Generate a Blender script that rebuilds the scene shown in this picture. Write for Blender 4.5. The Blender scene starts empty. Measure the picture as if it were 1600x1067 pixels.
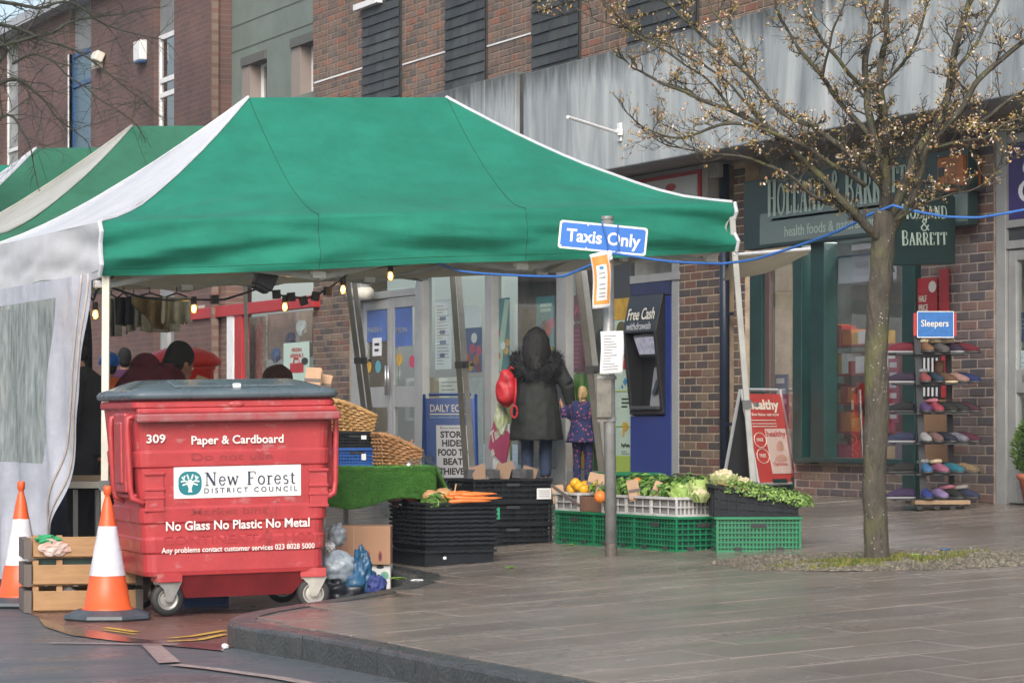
import bpy, math, random
from mathutils import Vector, Matrix, noise as mnoise
V = Vector
rnd = random.Random(7)
scene = bpy.context.scene
COL = scene.collection
R = math.radians

# ------------------------------------------------------------------ camera, light, exposure
F, CX, HY, CH = 4300.0, 800.0, 660.0, 1.13          # focal length and horizon in photo pixels, eye height
TH = math.atan(2000 / F)                            # the street runs away at this angle to the view
ct, st = math.cos(TH), math.sin(TH)
cam_d = bpy.data.cameras.new('camera')
cam = bpy.data.objects.new('camera', cam_d); COL.objects.link(cam)
cam.location = (0, 0, CH); cam.rotation_euler = (R(90), 0, -TH)
cam_d.sensor_width = 36; cam_d.lens = F / 1600 * 36
cam_d.shift_y = (HY - 533.5) / 1600
cam_d.clip_start = .1; cam_d.clip_end = 600
scene.camera = cam
world = bpy.data.worlds.new('World'); scene.world = world; world.use_nodes = True
wn = world.node_tree; wn.nodes.clear()
SUN_EL, SUN_AZ = R(36), R(212)
sky = wn.nodes.new('ShaderNodeTexSky'); sky.sky_type = 'NISHITA'; sky.sun_disc = False
sky.sun_elevation = SUN_EL; sky.sun_rotation = SUN_AZ; sky.air_density = 1.0; sky.dust_density = 4.0; sky.ozone_density = 1.0
hsv = wn.nodes.new('ShaderNodeHueSaturation'); hsv.inputs['Saturation'].default_value = .8
bg = wn.nodes.new('ShaderNodeBackground'); bg.inputs['Strength'].default_value = .15
wo = wn.nodes.new('ShaderNodeOutputWorld')
wn.links.new(sky.outputs[0], hsv.inputs['Color']); wn.links.new(hsv.outputs[0], bg.inputs[0]); wn.links.new(bg.outputs[0], wo.inputs[0])
sun_d = bpy.data.lights.new('sun', 'SUN'); sun_d.energy = 1.3; sun_d.angle = R(35); sun_d.color = (1, .98, .95)
sun = bpy.data.objects.new('sun', sun_d); COL.objects.link(sun)
sd = V((math.sin(SUN_AZ) * math.cos(SUN_EL), math.cos(SUN_AZ) * math.cos(SUN_EL), math.sin(SUN_EL)))
sun.rotation_euler = sd.to_track_quat('Z', 'Y').to_euler(); sun.location = (0, 0, 30)
scene.view_settings.view_transform = 'Standard'; scene.view_settings.look = 'None'
scene.view_settings.exposure = 0.7; scene.view_settings.gamma = 1.0; scene.view_settings.use_curve_mapping = False
scene.cycles.max_bounces = 7; scene.cycles.transparent_max_bounces = 12
scene.cycles.use_denoising = True

# thin haze added to lift the blacks: one closed box round everything
HAZE = .0008
# ------------------------------------------------------------------ from photo pixels to places
CAM = V((0, 0, CH)); RIGHT = V((ct, -st, 0)); FWD = V((st, ct, 0))
def ray(x, y):
    a, b = (x - CX) / F, (HY - y) / F
    return V((st + ct * a, ct - st * a, b))
def at(x, y, D): return CAM + ray(x, y) * D
def onX(x, y, d): r = ray(x, y); return CAM + r * (d / r.x)
def onY(x, y, s): r = ray(x, y); return CAM + r * (s / r.y)
def ws(x, d): return onX(x, 0, d).y
def wz(x, y, d): return onX(x, y, d).z
PS = .0494
def gh(d): return .12 + PS * (d - 4.6)              # pavement rises from the kerb to the shops
def ong(x, y, base=None):
    r = ray(x, y)
    if base is not None: return CAM + r * ((base - CH) / r.z)
    k = (CH - .12 + PS * 4.6) / (PS * r.x - r.z)
    return CAM + r * k
def pav(x, D):                                       # point on the pavement in image column x at depth D
    p = at(x, HY, D); p.z = gh(p.x); return p

# ------------------------------------------------------------------ materials
MATS = {}
def N(nt, t, **kw):
    n = nt.nodes.new(t)
    for k, v in kw.items(): setattr(n, k, v)
    return n
def M(key, col=(.5, .5, .5), rough=.6, noise=0, nscale=6, bump=0, bscale=40, metal=0, spec=.5, col2=None, stretch=None, coat=0, emit=None, es=0, sss=0, rvar=0, ramp=None, alpha=None):
    if key in MATS: return MATS[key]
    m = bpy.data.materials.new(key); m.use_nodes = True; MATS[key] = m
    nt = m.node_tree; b = nt.nodes['Principled BSDF']
    b.inputs['Base Color'].default_value = (*col, 1); b.inputs['Roughness'].default_value = rough
    b.inputs['Metallic'].default_value = metal; b.inputs['Specular IOR Level'].default_value = spec
    if coat: b.inputs['Coat Weight'].default_value = coat; b.inputs['Coat Roughness'].default_value = .15
    if emit: b.inputs['Emission Color'].default_value = (*emit, 1); b.inputs['Emission Strength'].default_value = es
    if alpha is not None: b.inputs['Alpha'].default_value = alpha
    L = nt.links.new
    if noise or bump or rvar:
        tc = N(nt, 'ShaderNodeTexCoord'); mp = N(nt, 'ShaderNodeMapping')
        if stretch: mp.inputs['Scale'].default_value = stretch
        L(tc.outputs['Object'], mp.inputs[0])
    if noise:
        nz = N(nt, 'ShaderNodeTexNoise'); nz.inputs['Scale'].default_value = nscale; nz.inputs['Detail'].default_value = 6; nz.inputs['Roughness'].default_value = .65
        L(mp.outputs[0], nz.inputs['Vector'])
        cr = N(nt, 'ShaderNodeValToRGB'); e = cr.color_ramp.elements
        c2 = col2 or tuple(c * (1 - noise) for c in col); c3 = tuple(min(1, c * (1 + noise * .5)) for c in col) if not col2 else col
        e[0].position = .3; e[0].color = (*c2, 1); e[1].position = .7; e[1].color = (*c3, 1)
        L(nz.outputs[0], cr.inputs[0]); L(cr.outputs[0], b.inputs['Base Color'])
        if rvar:
            mr = N(nt, 'ShaderNodeMapRange'); mr.inputs[1].default_value = .35; mr.inputs[2].default_value = .65
            mr.inputs[3].default_value = max(.03, rough - rvar); mr.inputs[4].default_value = rough + rvar
            L(nz.outputs[0], mr.inputs[0]); L(mr.outputs[0], b.inputs['Roughness'])
    if bump:
        bz = N(nt, 'ShaderNodeTexNoise'); bz.inputs['Scale'].default_value = bscale; bz.inputs['Detail'].default_value = 5
        L(mp.outputs[0], bz.inputs['Vector'])
        bp = N(nt, 'ShaderNodeBump'); bp.inputs['Strength'].default_value = bump; bp.inputs['Distance'].default_value = .02
        L(bz.outputs[0], bp.inputs['Height']); L(bp.outputs[0], b.inputs['Normal'])
    return m
def M_random(key, cols, rough=.8, noise=.25, nscale=30, bump=.3, bscale=80, spec=.35, stretch=(1, 1, 1)):
    """each object (or each piece of a joined mesh, by its 'rnd' attribute) takes one of several colours"""
    if key in MATS: return MATS[key]
    m = bpy.data.materials.new(key); m.use_nodes = True; MATS[key] = m
    nt = m.node_tree; b = nt.nodes['Principled BSDF']; L = nt.links.new
    oi = N(nt, 'ShaderNodeObjectInfo'); at_ = N(nt, 'ShaderNodeAttribute', attribute_name='rnd')
    ad = N(nt, 'ShaderNodeMath', operation='ADD'); fr = N(nt, 'ShaderNodeMath', operation='FRACT')
    L(oi.outputs['Random'], ad.inputs[0]); L(at_.outputs['Fac'], ad.inputs[1]); L(ad.outputs[0], fr.inputs[0])
    cr = N(nt, 'ShaderNodeValToRGB'); cr.color_ramp.interpolation = 'CONSTANT'
    e = cr.color_ramp.elements
    while len(e) < len(cols): e.new(.5)
    for i, c in enumerate(cols): e[i].position = i / len(cols); e[i].color = (*c, 1)
    L(fr.outputs[0], cr.inputs[0])
    tc = N(nt, 'ShaderNodeTexCoord'); nz = N(nt, 'ShaderNodeTexNoise'); nz.inputs['Scale'].default_value = nscale; nz.inputs['Detail'].default_value = 6
    gm = N(nt, 'ShaderNodeNewGeometry'); mps = N(nt, 'ShaderNodeMapping'); mps.inputs['Scale'].default_value = stretch; L(gm.outputs['Position'], mps.inputs[0]); L(mps.outputs[0], nz.inputs['Vector'])
    mr = N(nt, 'ShaderNodeMapRange'); mr.inputs[3].default_value = 1 - noise; mr.inputs[4].default_value = 1 + noise
    L(nz.outputs[0], mr.inputs[0])
    big = N(nt, 'ShaderNodeTexNoise'); big.inputs['Scale'].default_value = 1.3; big.inputs['Detail'].default_value = 3; L(gm.outputs['Position'], big.inputs['Vector'])
    mb_ = N(nt, 'ShaderNodeMapRange'); mb_.inputs[1].default_value = .3; mb_.inputs[2].default_value = .7; mb_.inputs[3].default_value = .75; mb_.inputs[4].default_value = 1.15; L(big.outputs[0], mb_.inputs[0])
    mm = N(nt, 'ShaderNodeMath', operation='MULTIPLY'); L(mr.outputs[0], mm.inputs[0]); L(mb_.outputs[0], mm.inputs[1])
    mx = N(nt, 'ShaderNodeVectorMath', operation='SCALE'); L(cr.outputs[0], mx.inputs[0]); L(mm.outputs[0], mx.inputs['Scale'])
    L(mx.outputs[0], b.inputs['Base Color'])
    b.inputs['Roughness'].default_value = rough; b.inputs['Specular IOR Level'].default_value = spec
    if bump:
        bz = N(nt, 'ShaderNodeTexNoise'); bz.inputs['Scale'].default_value = bscale; L(gm.outputs['Position'], bz.inputs['Vector'])
        bp = N(nt, 'ShaderNodeBump'); bp.inputs['Strength'].default_value = bump; bp.inputs['Distance'].default_value = .01
        L(bz.outputs[0], bp.inputs['Height']); L(bp.outputs[0], b.inputs['Normal'])
    return m
def M_glass(key, tint=(.9, .95, .95), refl=.22, rough=.02):
    if key in MATS: return MATS[key]
    m = bpy.data.materials.new(key); m.use_nodes = True; MATS[key] = m
    nt = m.node_tree; nt.nodes.clear(); L = nt.links.new
    o = N(nt, 'ShaderNodeOutputMaterial'); mx = N(nt, 'ShaderNodeMixShader'); t = N(nt, 'ShaderNodeBsdfTransparent'); g = N(nt, 'ShaderNodeBsdfGlossy')
    t.inputs[0].default_value = (*tint, 1); g.inputs['Roughness'].default_value = rough
    lw = N(nt, 'ShaderNodeLayerWeight'); lw.inputs[0].default_value = .35
    mr = N(nt, 'ShaderNodeMapRange'); mr.inputs[3].default_value = refl; mr.inputs[4].default_value = 1.0
    ge = N(nt, 'ShaderNodeNewGeometry'); iv = N(nt, 'ShaderNodeMath', operation='SUBTRACT'); iv.inputs[0].default_value = 1; L(ge.outputs['Backfacing'], iv.inputs[1])   # one reflecting face per pane
    ml = N(nt, 'ShaderNodeMath', operation='MULTIPLY'); L(lw.outputs['Fresnel'], mr.inputs[0]); L(mr.outputs[0], ml.inputs[0]); L(iv.outputs[0], ml.inputs[1]); L(ml.outputs[0], mx.inputs[0]); L(t.outputs[0], mx.inputs[1]); L(g.outputs[0], mx.inputs[2]); L(mx.outputs[0], o.inputs[0])
    return m
def M_cloth(key, out, inn, trans=.35, rough=.75, noise=.12, nscale=3, bump=.15, dirt=None):
    """tent fabric: outer and inner face colours, part of the light comes through"""
    if key in MATS: return MATS[key]
    m = bpy.data.materials.new(key); m.use_nodes = True; MATS[key] = m
    nt = m.node_tree; nt.nodes.clear(); L = nt.links.new
    o = N(nt, 'ShaderNodeOutputMaterial'); g = N(nt, 'ShaderNodeNewGeometry'); tc = N(nt, 'ShaderNodeTexCoord')
    nz = N(nt, 'ShaderNodeTexNoise'); nz.inputs['Scale'].default_value = nscale; nz.inputs['Detail'].default_value = 8; nz.inputs['Roughness'].default_value = .7; L(tc.outputs['Object'], nz.inputs['Vector'])
    cr = N(nt, 'ShaderNodeValToRGB'); e = cr.color_ramp.elements
    d = dirt or tuple(c * (1 - noise) for c in out)
    e[0].position = .28; e[0].color = (*d, 1); e[1].position = .62; e[1].color = (*out, 1); L(nz.outputs[0], cr.inputs[0])
    mc = N(nt, 'ShaderNodeMix', data_type='RGBA'); L(g.outputs['Backfacing'], mc.inputs[0]); L(cr.outputs[0], mc.inputs[6]); mc.inputs[7].default_value = (*inn, 1)
    df = N(nt, 'ShaderNodeBsdfPrincipled'); df.inputs['Roughness'].default_value = rough; df.inputs['Specular IOR Level'].default_value = .3; L(mc.outputs[2], df.inputs['Base Color'])
    df.inputs['Sheen Weight'].default_value = .05
    tr = N(nt, 'ShaderNodeBsdfTranslucent'); L(mc.outputs[2], tr.inputs[0])
    mx = N(nt, 'ShaderNodeMixShader'); mx.inputs[0].default_value = trans; L(df.outputs[0], mx.inputs[1]); L(tr.outputs[0], mx.inputs[2]); L(mx.outputs[0], o.inputs[0])
    if bump:
        b2 = N(nt, 'ShaderNodeTexNoise'); b2.inputs['Scale'].default_value = 3.2; b2.inputs['Detail'].default_value = 6
        mp = N(nt, 'ShaderNodeMapping'); mp.inputs['Scale'].default_value = (.5, 1, 2.2); L(tc.outputs['Object'], mp.inputs[0]); L(mp.outputs[0], b2.inputs['Vector'])
        bp = N(nt, 'ShaderNodeBump'); bp.inputs['Strength'].default_value = bump; bp.inputs['Distance'].default_value = .05; L(b2.outputs[0], bp.inputs['Height'])
        L(bp.outputs[0], df.inputs['Normal'])
    return m

SCRATCH = bpy.data.scenes.new('scratch')               # text and skins are evaluated here, alone
def evaluated(o):
    SCRATCH.collection.objects.link(o)
    vl = SCRATCH.view_layers[0]; vl.update(); me = bpy.data.meshes.new_from_object(o.evaluated_get(vl.depsgraph), preserve_all_data_layers=False, depsgraph=vl.depsgraph)
    bpy.data.objects.remove(o); return me
# ------------------------------------------------------------------ things, parts, meshes
def tag(o, label=None, cat=None, group=None, kind=None):
    if label: o['label'] = label
    if cat: o['category'] = cat
    if group: o['group'] = group
    if kind: o['kind'] = kind
    return o
def thing(name, label, cat, loc=(0, 0, 0), rz=0, group=None, rx=0, ry=0):
    o = bpy.data.objects.new(name, None); COL.objects.link(o); o.location = loc; o.rotation_euler = (rx, ry, rz)
    o.empty_display_size = .1
    return tag(o, label, cat, group)
def root_matrix(o):
    m = Matrix.LocRotScale(o.location, o.rotation_euler, o.scale)
    return root_matrix(o.parent) @ m if o.parent else m
class MB:
    def __init__(s): s.v = []; s.f = []; s.mi = []; s.sm = []; s.cur = 0; s.smooth = False; s.r = []; s.rv = 0.0
    def add(s, vs, fs):
        n = len(s.v); s.v += [V(p) for p in vs]
        for f in fs: s.f.append(tuple(i + n for i in f)); s.mi.append(s.cur); s.sm.append(s.smooth); s.r.append(s.rv)
        return s
    def box(s, c, size, rz=0, m=None, taper=1.0):
        x, y, z = size[0] / 2, size[1] / 2, size[2] / 2; T = taper
        vs = [(-x, -y, -z), (x, -y, -z), (x, y, -z), (-x, y, -z), (-x * T, -y * T, z), (x * T, -y * T, z), (x * T, y * T, z), (-x * T, y * T, z)]
        mm = Matrix.Translation(c) @ (m if m is not None else Matrix.Rotation(rz, 4, 'Z'))
        return s.add([mm @ V(p) for p in vs], [(0, 3, 2, 1), (4, 5, 6, 7), (0, 1, 5, 4), (1, 2, 6, 5), (2, 3, 7, 6), (3, 0, 4, 7)])
    def bx(s, a, b):
        a, b = V(a), V(b); return s.box((a + b) / 2, [abs(t) for t in (b - a)])
    def bar(s, p, q, w=.03, h=None, up=(0, 0, 1)):
        p, q = V(p), V(q); h = h or w; d = (q - p); L = d.length
        if L < 1e-6: return s
        d.normalize(); u = V(up)
        if abs(d.dot(u)) > .98: u = V((1, 0, 0))
        a = d.cross(u).normalized(); b = a.cross(d).normalized()
        vs = []
        for c in (p, q):
            for i, j in ((-1, -1), (1, -1), (1, 1), (-1, 1)): vs.append(c + a * w / 2 * i + b * h / 2 * j)
        return s.add(vs, [(0, 1, 2, 3), (7, 6, 5, 4), (0, 4, 5, 1), (1, 5, 6, 2), (2, 6, 7, 3), (3, 7, 4, 0)])
    def tube(s, pts, r, n=6, cap=True):
        pts = [V(p) for p in pts]; k = len(pts); rs = r if isinstance(r, (list, tuple)) else [r] * k
        t0 = (pts[1] - pts[0]).normalized(); u = V((0, 0, 1)) if abs(t0.z) < .9 else V((1, 0, 0))
        a = t0.cross(u).normalized(); vs = []
        for i, p in enumerate(pts):
            t = (pts[min(i + 1, k - 1)] - pts[max(i - 1, 0)]).normalized()
            a = (a - t * a.dot(t)); a = a.normalized() if a.length > 1e-6 else t.orthogonal().normalized()
            b = t.cross(a)
            for j in range(n):
                w = 2 * math.pi * j / n; vs.append(p + (a * math.cos(w) + b * math.sin(w)) * rs[i])
        fs = [(i * n + j, i * n + (j + 1) % n, (i + 1) * n + (j + 1) % n, (i + 1) * n + j) for i in range(k - 1) for j in range(n)]
        if cap: fs += [tuple(range(n))[::-1], tuple((k - 1) * n + j for j in range(n))]
        return s.add(vs, fs)
    def lathe(s, prof, n=16, c=(0, 0, 0), m=None, sx=1, sy=1, cap=True):
        vs = []
        for r_, z in prof:
            for j in range(n):
                w = 2 * math.pi * j / n; vs.append(V((r_ * math.cos(w) * sx, r_ * math.sin(w) * sy, z)))
        mm = Matrix.Translation(c) @ m if m is not None else Matrix.Translation(c)
        k = len(prof); fs = [(i * n + j, i * n + (j + 1) % n, (i + 1) * n + (j + 1) % n, (i + 1) * n + j) for i in range(k - 1) for j in range(n)]
        if cap: fs += [tuple(range(n))[::-1], tuple((k - 1) * n + j for j in range(n))]
        return s.add([mm @ p for p in vs], fs)
    def ell(s, c, rad, n=12, k=8, m=None, bump=0, seed=0):
        vs = []; c = V(c); mm = m.to_3x3() if m is not None else Matrix.Identity(3)
        rad = rad if isinstance(rad, (tuple, list)) else (rad,) * 3
        for i in range(k + 1):
            ph = math.pi * i / k
            for j in range(n):
                w = 2 * math.pi * j / n; d = V((math.sin(ph) * math.cos(w), math.sin(ph) * math.sin(w), -math.cos(ph)))
                q = 1 + (bump * mnoise.noise(d * 2.5 + V((seed, seed * 1.7, 3))) if bump else 0)
                vs.append(c + mm @ V((d.x * rad[0] * q, d.y * rad[1] * q, d.z * rad[2] * q)))
        fs = [(i * n + j, i * n + (j + 1) % n, (i + 1) * n + (j + 1) % n, (i + 1) * n + j) for i in range(k) for j in range(n)]
        return s.add(vs, fs)
    def grid(s, fn, nu, nv, flip=False):
        vs = [fn(i / nu, j / nv) for j in range(nv + 1) for i in range(nu + 1)]; w = nu + 1
        fs = []
        for j in range(nv):
            for i in range(nu):
                q = (j * w + i, j * w + i + 1, (j + 1) * w + i + 1, (j + 1) * w + i); fs.append(q[::-1] if flip else q)
        return s.add(vs, fs)
    def poly(s, pts): return s.add(pts, [tuple(range(len(pts)))])
    def prism(s, pts, off):
        n = len(pts); off = V(off); a = [V(p) for p in pts]; b = [p + off for p in a]
        return s.add(a + b, [tuple(range(n))[::-1], tuple(range(n, 2 * n))] + [(i, (i + 1) % n, n + (i + 1) % n, n + i) for i in range(n)])
    def loft(s, rings, cap=True):
        n = len(rings[0]); vs = [p for r_ in rings for p in r_]; k = len(rings)
        fs = [(i * n + j, i * n + (j + 1) % n, (i + 1) * n + (j + 1) % n, (i + 1) * n + j) for i in range(k - 1) for j in range(n)]
        if cap: fs += [tuple(range(n))[::-1], tuple((k - 1) * n + j for j in range(n))]
        return s.add(vs, fs)
    def mesh(s, name, mats, inv=None, rndattr=False):
        me = bpy.data.meshes.new(name)
        vs = [inv @ p for p in s.v] if inv is not None else s.v
        me.from_pydata([tuple(p) for p in vs], [], s.f)
        for m in (mats if isinstance(mats, (list, tuple)) else [mats]): me.materials.append(m)
        me.polygons.foreach_set('material_index', s.mi); me.polygons.foreach_set('use_smooth', s.sm)
        if rndattr:
            a = me.attributes.new('rnd', 'FLOAT', 'FACE'); a.data.foreach_set('value', s.r)
        me.update(); return me
    def build(s, name, mats, parent=None, world=False, rndattr=False):
        inv = root_matrix(parent).inverted() if (world and parent) else None
        o = bpy.data.objects.new(name, s.mesh(name, mats, inv, rndattr)); COL.objects.link(o)
        if parent: o.parent = parent
        return o
def solid(o, t=.004, off=0):
    m = o.modifiers.new('thickness', 'SOLIDIFY'); m.thickness = t; m.offset = off; return o
def bevel(o, w=.004, seg=2):
    m = o.modifiers.new('bevel', 'BEVEL'); m.width = w; m.segments = seg; m.limit_method = 'ANGLE'; m.angle_limit = R(40); return o
def copy_tree(o, parent=None):
    c = o.copy(); COL.objects.link(c)
    if parent: c.parent = parent
    for ch in [k for k in o.children]: copy_tree(ch, c)
    return c
def blob(name, mat, parent, mb, voxel=.014, smooth=4, world=False, disp=0):
    """closed shapes that overlap, grown into one continuous skin"""
    tmp = bpy.data.objects.new('tmp', mb.mesh('tmp', mat, root_matrix(parent).inverted() if (world and parent) else None))
    r_ = tmp.modifiers.new('r', 'REMESH'); r_.mode = 'VOXEL'; r_.voxel_size = voxel; r_.use_smooth_shade = True
    sm = tmp.modifiers.new('s', 'SMOOTH'); sm.iterations = smooth; sm.factor = .5
    me = evaluated(tmp); me.name = name
    if not me.materials: me.materials.append(mat)
    if disp:
        nn = [v.normal.copy() for v in me.vertices]
        for v, n_ in zip(me.vertices, nn): v.co += n_ * disp * mnoise.noise(v.co * 14)
    me.polygons.foreach_set('use_smooth', [True] * len(me.polygons))
    o = bpy.data.objects.new(name, me); COL.objects.link(o)
    if parent: o.parent = parent
    return o
def frame_mtx(o, ex, ey):                            # a text plane: origin, reading direction, up direction
    ex = V(ex).normalized(); ey = V(ey); ey = (ey - ex * ey.dot(ex)).normalized(); ez = ex.cross(ey)
    m = Matrix((ex, ey, ez)).transposed().to_4x4(); m.translation = V(o); return m
def wall_mtx(o): return frame_mtx(o, (0, -1, 0), (0, 0, 1))
# serif capitals and a few small letters from thick and thin strokes; em height 1
def arc(cx, cy, rx, ry, a0, a1, n=9): return [(cx + rx * math.cos(R(a0 + (a1 - a0) * i / n)), cy + ry * math.sin(R(a0 + (a1 - a0) * i / n))) for i in range(n + 1)]
TK, TN = .15, .055
def _s(x): return [([(x - .11, 0), (x + .11, 0)], TN), ([(x - .11, 1), (x + .11, 1)], TN)]
GL = {
 'H': (.86, [([(.18, 0), (.18, 1)], TK), ([(.68, 0), (.68, 1)], TK), ([(.18, .5), (.68, .5)], TN)] + _s(.18) + _s(.68)),
 'O': (.9, [(arc(.45, .5, .34, .49, 0, 360, 20), .1)]),
 'L': (.66, [([(.18, 0), (.18, 1)], TK), ([(.18, .03), (.58, .03), (.6, .25)], TN)] + _s(.18)),
 'A': (.82, [([(.12, 0), (.4, 1)], TN), ([(.4, 1), (.68, 0)], TK), ([(.22, .35), (.58, .35)], TN), ([(.02, 0), (.22, 0)], TN), ([(.57, 0), (.8, 0)], TN)]),
 'N': (.88, [([(.18, 0), (.18, 1)], TN), ([(.18, 1), (.7, 0)], TK), ([(.7, 0), (.7, 1)], TN)] + [([(.06, 0), (.3, 0)], TN), ([(.02, 1), (.2, 1)], TN), ([(.58, 1), (.82, 1)], TN)]),
 'D': (.86, [([(.18, 0), (.18, 1)], TK), ([(.1, 1), (.4, 1)] + arc(.4, .5, .36, .5, 90, -90, 12) + [(.08, 0)], .075)]),
 'B': (.76, [([(.18, 0), (.18, 1)], TK), ([(.08, 1), (.4, 1)] + arc(.4, .76, .22, .24, 90, -90) + [(.18, .52)], .07), ([(.4, .52)] + arc(.4, .26, .27, .26, 90, -90) + [(.08, 0)], .075)]),
 'R': (.8, [([(.18, 0), (.18, 1)], TK), ([(.08, 1), (.4, 1)] + arc(.4, .75, .23, .25, 90, -90) + [(.18, .5)], .07), ([(.42, .5), (.7, 0)], TK * .9), ([(.06, 0), (.3, 0)], TN), ([(.6, 0), (.82, 0)], TN)]),
 'E': (.7, [([(.18, 0), (.18, 1)], TK), ([(.08, 1), (.58, 1), (.6, .8)], TN), ([(.18, .52), (.48, .52)], TN), ([(.08, 0), (.6, 0), (.63, .22)], TN)]),
 'T': (.74, [([(.37, 0), (.37, 1)], TK), ([(.04, .78), (.06, 1), (.68, 1), (.7, .78)], TN), ([(.25, 0), (.49, 0)], TN)]),
 'F': (.66, [([(.18, 0), (.18, 1)], TK * .8), ([(.08, 1), (.58, 1), (.6, .8)], TN), ([(.18, .52), (.48, .52)], TN), ([(.06, 0), (.32, 0)], TN)]),
 'e': (.52, [([(.08, .36), (.44, .36)] + arc(.26, .34, .19, .33, 5, 330, 14), .07)]),
 'w': (.78, [([(.06, .66), (.22, 0)], .1), ([(.22, 0), (.38, .66)], TN), ([(.38, .66), (.54, 0)], .1), ([(.54, 0), (.7, .66)], TN), ([(0, .66), (.14, .66)], TN), ([(.6, .66), (.76, .66)], TN)]),
 'o': (.56, [(arc(.28, .33, .2, .32, 0, 360, 16), .08)]),
 'r': (.42, [([(.14, 0), (.14, .66)], .1), ([(.14, .42)] + arc(.3, .46, .15, .18, 160, 50, 5), .07), ([(.04, 0), (.26, 0)], TN), ([(.04, .66), (.15, .66)], TN)]),
 's': (.44, [(arc(.22, .49, .13, .16, 40, 260, 8) + arc(.22, .17, .15, .17, 80, -140, 8), .075)]),
 't': (.38, [([(.16, .86), (.16, .14)] + arc(.26, .12, .1, .11, 180, 320, 4), .09), ([(.04, .65), (.32, .65)], TN)]),
 '&': (.82, [([(.72, .02), (.24, .72)] + arc(.36, .8, .15, .18, 200, -20, 8) + [(.18, .42)] + arc(.32, .25, .23, .25, 150, 330, 9) + [(.7, .5)], .085)]),
 ' ': (.38, []),
}
def serif(body, size, mat, parent, mtx, name='lettering', sx=1.0, space=.06, thick=.004, caps=None, width=None):
    """caps: height of the smaller capitals that follow a first letter"""
    mb = MB(); x = 0; first = True; W = 0
    for c in body:
        a, st_ = GL[c]; k = 1.0 if (first or not caps or c == '&') else caps; first = c == ' '
        for pts, w in st_:
            pp = [(x + px * k * sx, py * k) for px, py in pts]; closed = len(pp) > 5 and math.dist(pp[0], pp[-1]) < 1e-4
            w2 = w * k / 2; n = len(pp); l = []; r_ = []
            for i in range(n):
                if closed: p0, p1 = pp[(i - 1) % (n - 1)] if i == 0 or i == n - 1 else pp[i - 1], pp[1] if i == n - 1 or i == 0 and False else pp[(i + 1) % n]
                else: p0, p1 = pp[max(i - 1, 0)], pp[min(i + 1, n - 1)]
                if closed and i in (0, n - 1): p0, p1 = pp[n - 2], pp[1]
                dx, dy = p1[0] - p0[0], p1[1] - p0[1]; L = math.hypot(dx, dy) or 1
                nx, ny = -dy / L, dx / L
                if i == 0 and not closed or i == n - 1 and not closed:
                    e = 0
                l.append((pp[i][0] + nx * w2, pp[i][1] + ny * w2)); r_.append((pp[i][0] - nx * w2, pp[i][1] - ny * w2))
            for i in range(n - 1):
                q = [l[i], r_[i], r_[i + 1], l[i + 1]]
                mb.prism([(p[0] * size, p[1] * size, 0) for p in q], (0, 0, thick + (len(mb.f) % 41) * .00004))
        x += (a * k) * sx + space
    sc = (width / (x * size)) if width else 1
    me = mb.mesh(name, mat); me.transform(root_matrix(parent).inverted() @ mtx @ Matrix.Diagonal((sc, 1, 1, 1)))
    o = bpy.data.objects.new(name, me); COL.objects.link(o); o.parent = parent; return o
def text_fit(body, mtx, width, cap, mat, parent, name='lettering', bold=0, extrude=.0015, label=None):
    """plain lettering scaled to a width and a capital height"""
    cu = bpy.data.curves.new(name, 'FONT'); cu.body = body; cu.size = 1; cu.offset = bold; cu.resolution_u = 3
    me = evaluated(bpy.data.objects.new('tmp', cu)); bpy.data.curves.remove(cu)
    xs = [v.co.x for v in me.vertices]; x0, x1 = min(xs), max(xs); sx = width / (x1 - x0); sy = cap / .71
    mb = MB(); mb.v = [V(((v.co.x - x0) * sx, v.co.y * sy, 0)) for v in me.vertices]; fl = [tuple(p.vertices) for p in me.polygons]
    k = len(mb.v); mb.v += [p + V((0, 0, extrude)) for p in mb.v]
    mb.f = [tuple(i + k for i in f) for f in fl]
    from collections import Counter
    ec = {}
    for f in fl:
        for i in range(len(f)):
            e = (f[i], f[(i + 1) % len(f)]); ec[tuple(sorted(e))] = ec.get(tuple(sorted(e)), []) + [e]
    for es in ec.values():
        if len(es) == 1: a, b = es[0]; mb.f.append((a, b, b + k, a + k))
    n = len(mb.f); mb.mi = [0] * n; mb.sm = [False] * n; mb.r = [0] * n
    bpy.data.meshes.remove(me)
    mb.v = [mtx @ p for p in mb.v]
    o = mb.build(name, mat, parent, world=True)
    if label: o['label'] = label
    return o
def wtext(body, x0, x1, y, hpx, d, mat, root, bold=.01, name='lettering', extrude=.002, k=1.0):
    D = d * st + ws(x0, d) * ct
    return text_fit(body, wall_mtx((d, ws(x0, d), wz(x0, y, d))), ws(x0, d) - ws(x1, d), hpx * D / F, mat, root, name, bold, extrude)
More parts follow.
